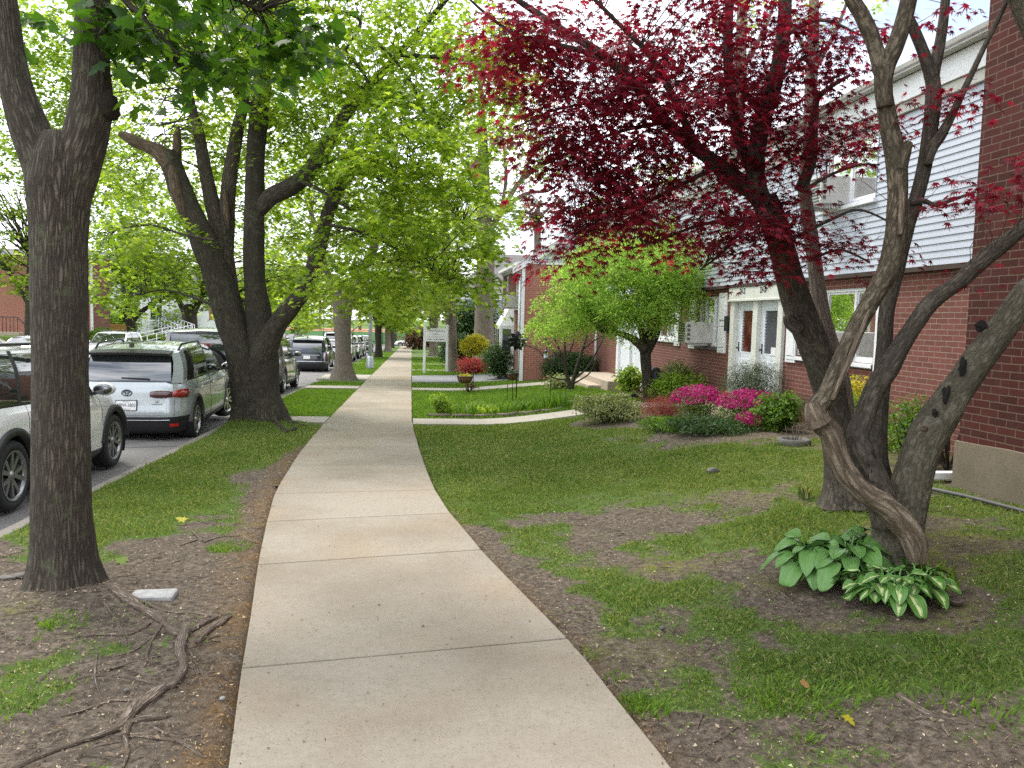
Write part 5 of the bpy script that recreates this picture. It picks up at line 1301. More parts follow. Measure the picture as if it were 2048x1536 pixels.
# dark jeep-like SUV past the trunk
c, sf = make_car('parked_car', 'dark grey green SUV with a red tail lamp just past the torn maple', 'car', P_GREY, L=4.62, W=1.86, H=1.68, wb=2.7, wr=.355, belt=(1.10, 1.06, .92), cowl=.95, lowfrac=.42, sidefrac=.15, tail=[(M['taillight'], .58, .98, .76, .89, .3)], plate=(.34, ''), group=GK)
for sg in (1, -1):
    g = MB(); V = [sf(sg*s, f, .014) for f in (.30, .37) for s in (.60, .70, .80)]; F = [(0, 1, 4, 3), (1, 2, 5, 4)]; g.add(V, F if sg > 0 else [f[::-1] for f in F]); g.build('reflector', M['taillight'], c)
park(c, NX+.06, 25.95, 90)
# blue-black SUV
c, sf = make_car('parked_car', 'glossy blue black SUV with chrome bumper strip beyond the driveway', 'car', P_NAVY, L=4.8, W=1.90, H=1.68, wb=2.86, wr=.37, belt=(1.08, 1.05, .95), cowl=1.0, lowfrac=.30, sidefrac=.12, tail=[(M['lens'], .80, .86, .55, .88, .0), (M['taillight'], .86, .93, .58, .90, .0)], plate=(.66, ''), group=GK)
g = MB(); g.tube([sf(s, .44, .012) for s in np.linspace(-.86, .86, 14)], .018, 5, 0, False); g.build('bumper_trim', M['chrome'], c)
g = MB(); g.tube([sf(s, .78, .012) for s in np.linspace(-.6, .6, 10)], .012, 5, 0, False); g.build('tailgate_trim', M['chrome'], c)
park(c, NX-.15, 40.6, 91)
sedan = dict(L=4.65, W=1.80, H=1.45, wb=2.7, wr=.325, belt=(.98, .95, .78), cowl=.95, rails=False, spoiler=False, detail=1, gh={'tr': -1.45, 'tf': .25, 'pil': [(-1.7, -1.2), (-1.35, -1.1), (-1.28, -1.04), (-.30, -.28), (-.22, -.2), (.85, .30)]})
suv = dict(L=4.6, W=1.85, H=1.68, wb=2.68, wr=.35, belt=(1.08, 1.05, .92), cowl=.95, detail=1)
TL = [(M['taillight'], .62, .95, .74, .87, .3)]
for lab, pm, kw, y, rz, dx in [('dark charcoal sedan behind the pale forked trunk, nose toward us', P_DGREY, sedan, 47.5, -90, .0), ('white boxy van with a dark rear window showing past the pale trunk', P_WHITE, dict(L=4.9, W=1.9, H=1.9, wb=2.9, wr=.36, belt=(1.15, 1.1, 1.0), cowl=1.1, boxy=True, nr=12, detail=1, rails=True, tumble=.14), 54.5, 90, 0),
                      ('white hatchback with pinkish tail lamps left of the lamp post', P_WHITE, suv, 61, 90, .05), ('black SUV parked just behind the lamp post', P_BLACK, suv, 67.5, 90, 0), ('black car facing us between the lamp post and the slim trunk', P_BLACK, suv, 82, -90, -.1)]:
    c, _ = make_car('parked_car', lab, 'car', pm, tail=TL if rz == 90 else None, plate=(.55, '') if rz == 90 else None, group=GK, **kw); park(c, NX+dx, y, rz)
FX = FARC+.25+.93
for lab, pm, kw, y in [('white SUV facing us on the far kerb above the silver crossover', P_WHITE, suv, 44.5), ('pale car whose windscreen shows left of the nearest trunk', P_LGREY, sedan, 35.5), ('red car at the far left edge beyond the white crossover', P_RED, sedan, 30.0),
                       ('maroon SUV first in the far row right of the leaning limb', P_MAROON, suv, 98), ('charcoal SUV second in the far row', P_DGREY, suv, 105), ('grey black crossover third in the far row', P_BLACK, suv, 112), ('light grey hatchback nearly hidden in the far row', P_LGREY, sedan, 117.5), ('pale blue sedan last in the far row by the junction', P_LBLUE, sedan, 120.5)]:
    c, _ = make_car('parked_car', lab, 'car', pm, tail=None, group=GF, **kw); park(c, FX+(1.0 if y > 119 else 0), y, -90)
c, _ = make_car('moving_car', 'white car crossing the junction at the end of the sidewalk', 'car', P_WHITE, tail=TL, **sedan); c.location = (-.4, END+4.5, SL*(END+4.5)-.13); c.rotation_euler = (0, 0, R(180))
c, _ = make_car('moving_car', 'dark red car behind the white one at the junction', 'car', P_MAROON, tail=TL, **sedan); c.location = (4.6, END+7.5, SL*(END+7)-.13); c.rotation_euler = (0, 0, R(180))
# ------------------------------------------------------------------ houses
def wall_holes(mb, axis, c, u0, u1, z0, z1, holes, depth, out, mi=0, mir=None):
    """a wall face at axis=c spanning u,z with openings; reveals run inward by depth; out = outward sign"""
    us = sorted({u0, u1, *[h[0] for h in holes], *[h[1] for h in holes]}); zs_ = sorted({z0, z1, *[h[2] for h in holes], *[h[3] for h in holes]})
    P = (lambda u, z, d=0: (c-out*d, u, z)) if axis == 'X' else (lambda u, z, d=0: (u, c-out*d, z))
    for a, b in zip(us[:-1], us[1:]):
        for e, f in zip(zs_[:-1], zs_[1:]):
            um, zm = (a+b)/2, (e+f)/2
            if any(h[0] < um < h[1] and h[2] < zm < h[3] for h in holes): continue
            mb.add([P(a, e), P(b, e), P(b, f), P(a, f)], [(0, 1, 2, 3)], mi)
    for a, b, e, f in holes:
        for q in ([(a, e), (a, f)], [(b, e), (b, f)], [(a, e), (b, e)], [(a, f), (b, f)]):
            mb.add([P(*q[0]), P(*q[1]), P(*q[1], depth), P(*q[0], depth)], [(0, 1, 2, 3)], mi if mir is None else mir)
def siding(mb, axis, c, u0, u1, z0, z1, n, holes, out, mi=0, lip=.015):
    """lapped boards, each a real sloping board with its lip"""
    h = (z1-z0)/n
    P = (lambda u, z, d: (c+out*d, u, z)) if axis == 'X' else (lambda u, z, d: (u, c+out*d, z))
    for k in range(n):
        a, b = z0+k*h, z0+(k+1)*h; segs = [(u0, u1)]
        for (p, q, e, f) in holes:
            if min(b, f)-max(a, e) > h*.5:
                ns = []
                for s0, s1 in segs:
                    if q <= s0 or p >= s1: ns.append((s0, s1)); continue
                    if s0 < p: ns.append((s0, p))
                    if q < s1: ns.append((q, s1))
                segs = ns
        for s0, s1 in segs:
            mb.add([P(s0, a, lip), P(s1, a, lip), P(s1, b, .001), P(s0, b, .001), P(s0, a, -.02), P(s1, a, -.02)], [(0, 1, 2, 3), (4, 5, 1, 0)], mi)
def window(parent, axis, c, u0, u1, z0, z1, out, panes=3, sash=True, curtain=.3, depth=.10, split=None, name='window', sill=True, casing=.05):
    """white framed window set in an opening; c is the wall face"""
    B = (lambda m, a, b, d0, d1, e, f, mi=0: m.bb(c-out*d0, c-out*d1, a, b, e, f, mi)) if axis == 'X' else (lambda m, a, b, d0, d1, e, f, mi=0: m.bb(a, b, c-out*d0, c-out*d1, e, f, mi))
    fr = MB(); w = casing; d0, d1 = depth*.35, depth
    B(fr, u0, u0+w, d0, d1, z0, z1); B(fr, u1-w, u1, d0, d1, z0, z1); B(fr, u0+w, u1-w, d0, d1, z1-w, z1); B(fr, u0+w, u1-w, d0, d1, z0, z0+w)
    us = split or [u0+(u1-u0)*k/panes for k in range(1, panes)]
    for u in us: B(fr, u-.028, u+.028, d0+.004, d1-.004, z0+w, z1-w)
    o = fr.build(name, M['white_paint'], parent, bevel=.004)
    ed = [u0]+list(us)+[u1]
    for k in range(len(ed)-1):
        a, b = ed[k]+(w if k == 0 else .028), ed[k+1]-(w if k == len(ed)-2 else .028)
        s = MB(); B(s, a+.002, a+.03, d0+.025, d1-.01, z0+w+.002, z1-w-.002); B(s, b-.03, b-.002, d0+.025, d1-.01, z0+w+.002, z1-w-.002); B(s, a+.03, b-.03, d0+.025, d1-.01, z1-w-.032, z1-w-.002); B(s, a+.03, b-.03, d0+.025, d1-.01, z0+w+.002, z0+w+.032)
        if sash and k % 2 == 0: B(s, a+.03, b-.03, d0+.025, d1-.01, (z0+z1)/2-.018, (z0+z1)/2+.018)
        s.build('sash', M['white_paint'], o)
        g = MB(); dm = d1-.02
        if axis == 'X': g.add([(c-out*dm, a+.028, z0+w+.03), (c-out*dm, b-.028, z0+w+.03), (c-out*dm, b-.028, z1-w-.03), (c-out*dm, a+.028, z1-w-.03)], [(0, 1, 2, 3)])
        else: g.add([(a+.028, c-out*dm, z0+w+.03), (b-.028, c-out*dm, z0+w+.03), (b-.028, c-out*dm, z1-w-.03), (a+.028, c-out*dm, z1-w-.03)], [(0, 1, 2, 3)])
        g.build('pane', M['pane'], o)
    if sill:
        s = MB(); B(s, u0-.04, u1+.04, -.05, depth*.5, z0-.06, z0-.003); s.build('sill', M['white_paint'], o, bevel=.006)
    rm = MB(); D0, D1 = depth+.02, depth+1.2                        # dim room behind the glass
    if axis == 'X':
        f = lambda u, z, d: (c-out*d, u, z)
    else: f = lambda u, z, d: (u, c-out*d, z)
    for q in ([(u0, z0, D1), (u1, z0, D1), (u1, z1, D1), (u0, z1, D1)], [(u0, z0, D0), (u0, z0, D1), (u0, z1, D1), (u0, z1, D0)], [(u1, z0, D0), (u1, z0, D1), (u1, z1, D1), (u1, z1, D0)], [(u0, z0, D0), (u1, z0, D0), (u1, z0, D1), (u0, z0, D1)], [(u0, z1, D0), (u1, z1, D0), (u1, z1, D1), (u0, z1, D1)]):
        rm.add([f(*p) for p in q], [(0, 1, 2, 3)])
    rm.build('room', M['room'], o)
    if curtain:
        cm = MB(); n = 36
        for (a, b) in ((u0+.02, u0+(u1-u0)*curtain), (u1-(u1-u0)*curtain, u1-.02)):
            V = []
            for i in range(n+1):
                u = a+(b-a)*i/n; d = depth+.10+.025*math.sin(i*1.5)
                V += [f(u, z0+.02, d), f(u, z1-.02, d)]
            cm.add(V, [(2*i, 2*i+2, 2*i+3, 2*i+1) for i in range(n)], 0, True)
        cm.build('curtain', M['curtain'], o)
    return o
def shutter(parent, x, y0, y1, z0, z1, out=-1):
    m = MB(); m.bb(x, x+out*.028, y0, y1, z0, z1)
    h = z1-z0; zs_ = [z0+.05, z0+h*.46, z0+h*.54, z1-.05]
    for a, b in ((zs_[0], zs_[1]), (zs_[2], zs_[3])):
        m.bb(x+out*.0285, x+out*.036, y0+.045, y1-.045, a, b)
    for zz in (z0+h*.09, z0+h*.45, z0+h*.55, z0+h*.93): m.bb(x+out*.0365, x+out*.040, y0+.07, y1-.07, zz-.004, zz+.004, 1)
    return m.build('shutter', [M['white_paint'], M['cladding']], parent, bevel=.004)
def panel_door(parent, axis, c, u0, u1, z0, z1, out, glass=None, scallop=True, knob=None, name='door', inside=None):
    B = (lambda m, a, b, d0, d1, e, f, mi=0: m.bb(c-out*d0, c-out*d1, a, b, e, f, mi)) if axis == 'X' else (lambda m, a, b, d0, d1, e, f, mi=0: m.bb(a, b, c-out*d0, c-out*d1, e, f, mi))
    m = MB()
    if glass:
        a, b, e, f = glass
        B(m, u0, a, 0, .045, z0, z1); B(m, b, u1, 0, .045, z0, z1); B(m, a, b, 0, .045, f, z1); B(m, a, b, 0, .045, z0, e)
        n = 15
        for k in range(n):                                           # scalloped edging round the glass
            z = e+(f-e)*(k+.5)/n; r_ = (f-e)/n*.5
            for u, sg in ((a, 1), (b, -1)): B(m, min(u, u+sg*r_*.8), max(u, u+sg*r_*.8), -.004, .03, z-r_*.7, z+r_*.7)
        n2 = 7
        for k in range(n2):
            u = a+(b-a)*(k+.5)/n2; r_ = (b-a)/n2*.5
            for z, sg in ((e, 1), (f, -1)): B(m, u-r_*.7, u+r_*.7, -.004, .03, min(z, z+sg*r_*.9), max(z, z+sg*r_*.9))
    else: B(m, u0, u1, 0, .045, z0, z1)
    pe = (glass[2] if glass else z1)-.10
    B(m, u0+.12, u1-.12, -.008, .0, z0+.15, min(pe, z0+.85))
    if not glass:
        B(m, u0+.12, u1-.12, -.008, 0, z0+1.0, z1-.14)
    d = m.build(name, M['white_door'], parent, bevel=.004)
    if glass:
        g = MB(); a, b, e, f = glass; B(g, a-.001, b+.001, .02, .028, e-.001, f+.001); g.build('pane', inside or M['pane'], d)
    if knob is not None:
        h = MB(); B(h, knob-.015, knob+.015, -.012, 0, z0+.95, z0+1.13); B(h, knob-.012, knob+.012, -.05, -.012, z0+1.0, z0+1.03); B(h, knob-.05, knob+.012, -.055, -.045, z0+1.0, z0+1.03); h.build('handle', M['blackmetal'], d)
    return d

# ---- the near house: recessed front at X=6.3 facing the street, a brick wing standing forward at X=5.0
HX = 6.3
h1 = thing('brick_house', 'red brick house with pale lapped upper storey and double doors numbered 224-32 and 224-30', 'house', (HX, 15, 0))
BZ = -.6
holes = [(10.31, 12.45, 1.19, 2.26), (13.02, 15.2, BZ, 2.40), (16.0, 17.2, 1.21, 2.27), (18.75, 20.1, 1.27, 2.20), (21.3, 24.0, BZ, 2.30)]
mb = MB(); wall_holes(mb, 'X', HX, 6.6, 27.2, BZ, 2.47, holes, .11, -1); mb.bb(HX+.02, HX+.3, 6.7, 27.1, BZ, 0.12, 0)
mb.build('wall', M['brickX'], h1)
for (a, b, e, f) in (holes[0], holes[2], holes[3]):                  # soldier course sills
    s = MB(); s.bb(HX-.045, HX+.1, a-.05, b+.05, e-.075, e-.006); s.build('sill', M['cladding'], h1, bevel=.008)
uh = [(10.33, 11.72, 3.45, 4.40), (15.35, 16.2, 3.45, 4.38), (18.7, 21.3, 3.40, 4.38)]
mb = MB(); siding(mb, 'X', HX-.08, 7.0, 27.2, 2.46, 4.42, 23, uh, -1)
for (a, b, e, f) in uh:
    wall_holes(mb, 'X', HX-.10, a-.01, b+.01, e-.01, f+.01, [(a, b, e, f)], .1, -1)
mb.build('siding', M['siding'], h1)
mb = MB(); mb.bb(HX-.10, HX-.002, 7.0, 27.2, 2.40, 2.455); mb.build('soffit', M['joint'], h1)
mb = MB(); mb.bb(HX-.13, HX+.02, 6.8, 27.2, 4.43, 4.56, 1); mb.bb(HX-.16, HX+.05, 6.8, 27.2, 4.565, 4.86, 0); mb.build('frieze', [M['white_paint'], M['gutter']], h1, bevel=.004)
mb = MB(); mb.prism([(0, 0), (.12, 0), (.14, .10), (.11, .10), (.10, .02), (.02, .02), (.02, .10), (-.0, .10)], 20.6, 0, Matrix(((-1, 0, 0, HX-.17), (0, 0, 1, 6.7), (0, 1, 0, 4.865), (0, 0, 0, 1)))); mb.build('gutter', M['gutter'], h1)
mb = MB()
for s in (0, 1):
    x0, z0, x1, z1 = (HX-.30, 4.95, HX+5.0, 6.55) if s == 0 else (HX+10.3, 4.95, HX+5.0, 6.55)
    mb.add([(x0, 6.4, z0), (x0, 27.3, z0), (x1, 27.3, z1), (x1, 6.4, z1), (x0, 6.4, z0-.06), (x0, 27.3, z0-.06), (x1, 27.3, z1-.06), (x1, 6.4, z1-.06)], [(0, 1, 2, 3), (4, 7, 6, 5), (0, 4, 5, 1), (0, 3, 7, 4), (1, 5, 6, 2)])
mb.build('roof', M['roof'], h1)
# brick wing (its end face looks away; its front, the wall at the right edge, has shade in its brick colour)
mb = MB()
WX = 5.0
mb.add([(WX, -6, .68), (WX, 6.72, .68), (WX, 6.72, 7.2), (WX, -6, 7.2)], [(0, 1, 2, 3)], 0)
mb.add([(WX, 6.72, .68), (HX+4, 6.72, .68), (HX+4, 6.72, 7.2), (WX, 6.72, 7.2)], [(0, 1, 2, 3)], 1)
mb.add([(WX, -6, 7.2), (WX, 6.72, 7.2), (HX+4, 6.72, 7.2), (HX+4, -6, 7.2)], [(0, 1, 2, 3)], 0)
mb.build('wing', [M['brickShade'], M['brickY']], h1)
mb = MB(); n = 40
V = []
for i in range(n+1):
    y = -6+12.75*i/n; zz = .68-.012*math.sin(i*1.3)+.01*math.sin(i*.37); V += [(WX-.022, y, -.3), (WX-.020, y, zz), (WX+.04, y, zz+.01)]
F = [f for i in range(n) for f in ((3*i, 3*i+3, 3*i+4, 3*i+1), (3*i+1, 3*i+4, 3*i+5, 3*i+2))]
mb.add(V, F); mb.bb(WX-.021, HX+1, 6.70, 6.745, -.3, .675); mb.build('footing', M['footing'], h1)
# windows, shutters, doors
window(h1, 'X', HX, *holes[0], -1, split=[10.9, 11.75], sash=False, curtain=.0)
window(h1, 'X', HX, *holes[2], -1, split=[16.33, 16.85], sash=False, curtain=.38, sill=False)
window(h1, 'X', HX, *holes[3], -1, panes=2, curtain=.3)
for (y0, y1, z0, z1) in ((15.5, 15.92, 1.10, 2.32), (17.28, 17.68, 1.12, 2.34), (18.3, 18.7, 1.14, 2.28), (12.52, 12.86, 1.08, 2.33), (9.95, 10.25, 1.08, 2.33)): shutter(h1, HX-.004, y0, y1, z0, z1)
for k, (a, b, e, f) in enumerate(uh): window(h1, 'X', HX-.10, a, b, e, f, -1, panes=2 if k < 2 else 3, sash=True, curtain=.3, depth=.09, sill=True)
mb = MB(); mb.bb(HX-.085, HX+.1, 12.95, 15.28, 2.16, 2.455); mb.bb(HX-.10, HX-.02, 12.93, 15.30, 2.13, 2.17)
mb.bb(HX-.06, HX+.1, 15.06, 15.24, BZ, 2.128); mb.bb(HX-.06, HX+.1, 12.98, 13.16, BZ, 2.128); mb.bb(HX-.05, HX+.1, 14.0, 14.2, BZ, 2.128)
ds = mb.build('door_surround', M['cream'], h1, bevel=.005)
TM = lambda y, z: Matrix(((0, 0, -1, HX-.088), (-1, 0, 0, y), (0, 1, 0, z), (0, 0, 0, 1)))
text_mesh('house_number', '224-32', .155, M['ink'], ds, TM(14.63, 2.315), .002, .62); text_mesh('house_number', '224-30', .155, M['ink'], ds, TM(13.72, 2.315), .002, .62)
redin = pmat('glass_over_red_curtain', (.10, .028, .022), .08, var=.6, scale=3, coat=.5); greyin = pmat('screen_mesh', (.075, .075, .09), .3, var=.15)
panel_door(h1, 'X', HX+.03, 14.2, 15.06, .22, 2.13, -1, (14.36, 14.84, 1.14, 1.98), knob=14.95, inside=redin)
panel_door(h1, 'X', HX+.03, 13.16, 14.0, .22, 2.13, -1, (13.28, 13.84, 1.14, 1.98), knob=13.9, inside=greyin)
mb = MB(); mb.bb(HX-.9, HX+.12, 12.7, 15.5, -.4, .20); mb.bb(HX-1.25, HX-.9, 12.9, 15.4, -.4, .02); mb.build('steps', M['step'], h1, bevel=.012)
mb = MB(); mb.bb(HX-.10, HX-.006, 15.30, 15.44, 1.55, 1.85); mb.build('mailbox', M['black'], h1, bevel=.01)
mb = MB(); mb.bb(HX+.022, HX+.026, 13.34, 13.52, 1.16, 1.30); mb.build('sticker', M['plate'], h1)
# second entry with twin doors, platform and two steps
mb = MB(); mb.bb(HX-.05, HX+.1, 23.85, 24.08, BZ, 2.2); mb.bb(HX-.05, HX+.1, 21.2, 21.4, BZ, 2.2); mb.bb(HX-.05, HX+.1, 22.55, 22.72, BZ, 2.2); mb.bb(HX-.06, HX+.1, 21.15, 24.12, 2.2, 2.42); mb.build('door_surround', M['white_paint'], h1, bevel=.005)
panel_door(h1, 'X', HX+.02, 22.72, 23.85, .06, 2.2, -1, knob=23.7); panel_door(h1, 'X', HX+.02, 21.4, 22.55, .06, 2.2, -1, knob=22.4)
mb = MB(); mb.bb(5.35, HX+.14, 21.4, 25.2, -.5, .04); mb.bb(4.98, 5.36, 22.2, 25.2, -.5, -.14); mb.build('steps', M['step'], h1, bevel=.015)
mb = MB(); mb.tube([(HX-.05, 26.85, 2.4), (HX-.05, 26.85, -.3)], .045, 8); mb.build('downspout', M['white_paint'], h1)
mb = MB(); mb.bb(4.93, 5.35, 6.95, 7.06, .27, .335); mb.build('drain_spout', M['white_paint'], h1, bevel=.006)
under(h1)
def ac(name, label, x, y0, y1, z0, z1, dep_, grille='side', group='window air conditioners'):
    t = thing(name, label, 'air conditioner', (x, (y0+y1)/2, z0), 0, group)
    m = MB(); m.bb(x-dep_, x+.1, y0, y1, z0, z1); m.build('case', M['acbody'], t, bevel=.012)
    g = MB(); n = 8
    for k in range(n): z = z0+.04+(z1-z0-.08)*k/(n-1); g.bb(x-dep_-.006, x-dep_-.001, y0+.04, y1-.04, z-.012, z+.012)
    g.build('grille', M['acgrille'], t)
    g = MB()
    for k in range(4): zz = z0+.06+(z1-z0-.12)*k/3.6; g.bb(x-dep_*.92, x-dep_*.80, y0-.005, y0-.001, zz, zz+(z1-z0)*.13)
    g.build('vent', M['acgrille'], t)
    g = MB(); g.bb(x-dep_*.8, x, y0+.1, y0+.14, z0-.05, z0-.002); g.bb(x-dep_*.8, x, y1-.14, y1-.1, z0-.05, z0-.002); g.build('bracket', M['white_paint'], t)
    under(t); return t
ac('air_conditioner', 'pale window air conditioner with slatted black end beside the shuttered window', HX-.02, 16.36, 16.83, 1.27, 1.72, .55)
ac('air_conditioner', 'grey window air conditioner filling the lower part of the window behind the tree forks', HX-.02, 11.0, 11.70, 1.24, 1.62, .38)
ac('air_conditioner', 'small air conditioner on the upstairs window sill under the red leaves', HX-.12, 11.05, 11.66, 3.46, 3.86, .38)
mb = MB(); bx_ = MB()

# ---- second house: brick end wall facing us, front turned to the street
h2 = thing('brick_house', 'brick house with a siding gable, its end wall facing us beyond the weeping tree', 'house', (5, 27.3, 0))
Y2 = 27.3; X0, X1 = 3.72, 13.0; ZB = -.75
mb = MB(); mb.add([(X0, Y2, ZB), (X1, Y2, ZB), (X1, Y2, 3.62), (X0, Y2, 3.62)], [(0, 1, 2, 3)], 1)
fh = [(28.15, 29.15, 2.05, 3.35), (31.2, 32.2, 2.05, 3.35), (29.2, 31.4, -.2, 1.40)]
wall_holes(mb, 'X', X0, Y2, 33.2, ZB, 3.62, fh, .1, -1); mb.build('wall', [M['brickX'], M['brickY']], h2)
mb = MB(); RZ = 6.3; XM = (X0+X1)/2
n = 22
for k in range(n):
    a = 3.62+(RZ-3.62)*k/n; b = 3.62+(RZ-3.62)*(k+1)/n; ha = (XM-X0)*(1-k/n); hb = (XM-X0)*(1-(k+1)/n)
    mb.add([(XM-ha, Y2-.020, a), (XM+ha, Y2-.020, a), (XM+hb, Y2-.004, b), (XM-hb, Y2-.004, b), (XM-ha, Y2, a), (XM+ha, Y2, a)], [(0, 1, 2, 3), (4, 5, 1, 0)])
mb.build('gable', M['siding'], h2)
mb = MB()
for sg in (-1, 1):
    d = Vector((XM-X0, 0, RZ-3.62)).normalized()
    a = Vector((XM+sg*(XM-X0+.35), 0, 3.62-.25)); b = Vector((XM, 0, RZ+.02))
    for (z0, z1, y0, y1, mi) in ((-.16, .06, Y2-.10, Y2-.02, 1),):
        mb.add([(a.x, y0, a.z+z0), (b.x, y0, b.z+z0), (b.x, y0, b.z+z1), (a.x, y0, a.z+z1), (a.x, y1, a.z+z0), (b.x, y1, b.z+z0), (b.x, y1, b.z+z1), (a.x, y1, a.z+z1)], [(0, 1, 2, 3), (4, 7, 6, 5), (0, 4, 5, 1), (3, 2, 6, 7), (0, 3, 7, 4)], 1)
    mb.add([(a.x, Y2-.12, a.z+.065), (b.x, Y2-.12, b.z+.065), (b.x, 36, b.z+.065), (a.x, 36, a.z+.065)], [(0, 1, 2, 3)], 0)
mb.build('roof', [M['roof'], M['white_paint']], h2)
mb = MB(); mb.bb(X0-.07, X0-.003, Y2-.03, 33.2, 3.40, 3.62); mb.bb(X0-.22, X0-.07, Y2-.08, 33.2, 3.50, 3.62); mb.bb(X0-.03, X0+.09, Y2-.03, Y2-.003, ZB+.3, 3.40); mb.bb(X0, X1, Y2-.03, Y2-.003, 3.56, 3.63); mb.build('trim', M['white_paint'], h2, bevel=.004)
mb = MB(); mb.tube([(X0-.06, Y2+.12, 3.45), (X0-.06, Y2+.12, ZB+.35)], .045, 8); mb.build('downspout', M['white_paint'], h2)
for k in (0, 1): window(h2, 'X', X0, *fh[k], -1, panes=1, curtain=.25, depth=.09)
mb = MB(); mb.add([(X0, 29.2, -.25), (X0-.5, 29.5, -.25), (X0-.5, 31.1, -.25), (X0, 31.4, -.25), (X0, 29.2, 1.42), (X0-.5, 29.5, 1.42), (X0-.5, 31.1, 1.42), (X0, 31.4, 1.42), (X0, 29.6, 2.35), (X0, 31.0, 2.35)], [(0, 1, 5, 4), (1, 2, 6, 5), (2, 3, 7, 6), (4, 5, 8), (5, 6, 9, 8), (6, 7, 9)])
bay = mb.build('bay_window', M['white_paint'], h2)
for (p, q) in (((X0-.06, 29.235), (X0-.44, 29.463)), ((X0-.505, 29.62), (X0-.505, 30.25)), ((X0-.505, 30.35), (X0-.505, 30.98))):
    g = MB(); o_ = Vector((-.012, -.012, 0)); a = Vector((*p, .35))+o_; b = Vector((*q, .35))+o_
    for s in range(1):
        a2 = a+(b-a)*.12; b2 = b+(a-b)*.12; g.add([a2, b2, b2+Vector((0, 0, .95)), a2+Vector((0, 0, .95))], [(0, 1, 2, 3)])
    g.build('pane', M['carglass'], bay)
mb = MB(); mb.add([(X0+.02, Y2-.02, ZB), (X1, Y2-.02, ZB), (X1, Y2-.02, -.42), (X0+.02, Y2-.02, -.42)], [(0, 1, 2, 3)]); mb.build('footing', M['footing'], h2)
under(h2)
ac('air_conditioner', 'white air conditioner high on the front of the second house', X0-.02, 28.3, 28.95, 2.08, 2.5, .5)

# ---- third house: grey siding, further along
h3 = thing('siding_house', 'grey sided house with brick base seen past the thick trunk', 'house', (3, 52, 0))
Y3 = 52; mb = MB(); A, B_ = 3.2, 14; zb = -1.7
siding(mb, 'Y', Y3, A, B_, .35, 3.2, 24, [(6.4, 7.4, 1.6, 2.9)], -1, lip=.02); mb.add([(A, Y3, .35), (A, 60, .35), (A, 60, 3.2), (A, Y3, 3.2)], [(0, 1, 2, 3)]); mb.build('siding', M['siding_grey'], h3)
mb = MB(); wall_holes(mb, 'Y', Y3+.05, A, B_, zb, .34, [(6.3, 7.2, -.9, .2)], .1, -1); mb.add([(A+.02, Y3+.05, zb), (A+.02, 60, zb), (A+.02, 60, .34), (A+.02, Y3+.05, .34)], [(0, 1, 2, 3)], 1); mb.build('wall', [M['brickY'], M['brickX']], h3)
mb = MB(); mb.bb(A-.2, B_, Y3-.25, Y3-.03, 3.2, 3.42); mb.bb(A-.02, A+.15, Y3-.05, Y3-.03, .35, 3.2); mb.bb(A-.1, B_, Y3-.12, Y3-.04, 2.85, 3.19); mb.build('trim', M['white_paint'], h3)
mb = MB(); mb.add([(A-.4, Y3-.35, 3.425), (B_, Y3-.35, 3.425), (B_, Y3+5, 6.2), (A+2.5, Y3+5, 6.2), (A-.4, 61, 3.425)], [(0, 1, 2, 3), (0, 3, 4)]); mb.build('roof', M['roof'], h3)
window(h3, 'Y', Y3, 6.4, 7.4, 1.6, 2.9, -1, panes=1, curtain=.3); window(h3, 'Y', Y3+.05, 6.3, 7.2, -.9, .2, -1, panes=1, curtain=0)
mb = MB(); mb.bb(7.3, 7.95, Y3+.0, Y3+.04, -.95, .25); mb.build('shutter', M['white_paint'], h3)
under(h3)

# ---- across the street
hl = thing('brick_house', 'long red brick house across the street, partly behind the nearest trunk', 'house', (-27, 56, 0))
YL = 56; XL = -20.9; zl = -1.4
mb = MB(); mb.add([(-45, YL, zl), (XL, YL, zl), (XL, YL, 5.0), (-45, YL, 5.0)], [(0, 1, 2, 3)], 0); mb.add([(XL, YL, zl), (XL, 59, zl), (XL, 59, 5.0), (XL, YL, 5.0)], [(0, 1, 2, 3)], 1); mb.build('wall', [M['brickY'], M['brickX']], hl)
mb = MB(); mb.bb(XL-.16, XL+.012, YL-.02, YL-.004, zl, 5.0); mb.build('trim', M['white_paint'], hl)
mb = MB(); mb.add([(-45, YL-.4, 5.0), (XL+.3, YL-.4, 5.0), (XL+.3, YL+3.5, 5.6), (-45, YL+3.5, 5.6)], [(0, 1, 2, 3)]); mb.build('roof', M['roof'], hl)
mb = MB(); mb.bb(-28, -24.5, YL-2.2, YL-.01, zl, .02); mb.bb(-28, -25, YL-3.0, YL-2.2, zl, -.3); mb.build('steps', M['step'], hl, bevel=.02)
mb = MB()
for y in np.linspace(-27.9, -24.6, 16): mb.tube([(y, YL-2.15, 0), (y, YL-2.15, 1.0)], .018, 5)
mb.tube([(-27.9, YL-2.15, 1.0), (-24.6, YL-2.15, 1.0), (-23.6, YL-2.6, .1), (-23.6, YL-2.6, -1.0)], .03, 6); mb.build('railing', M['blackmetal'], hl)
under(hl)
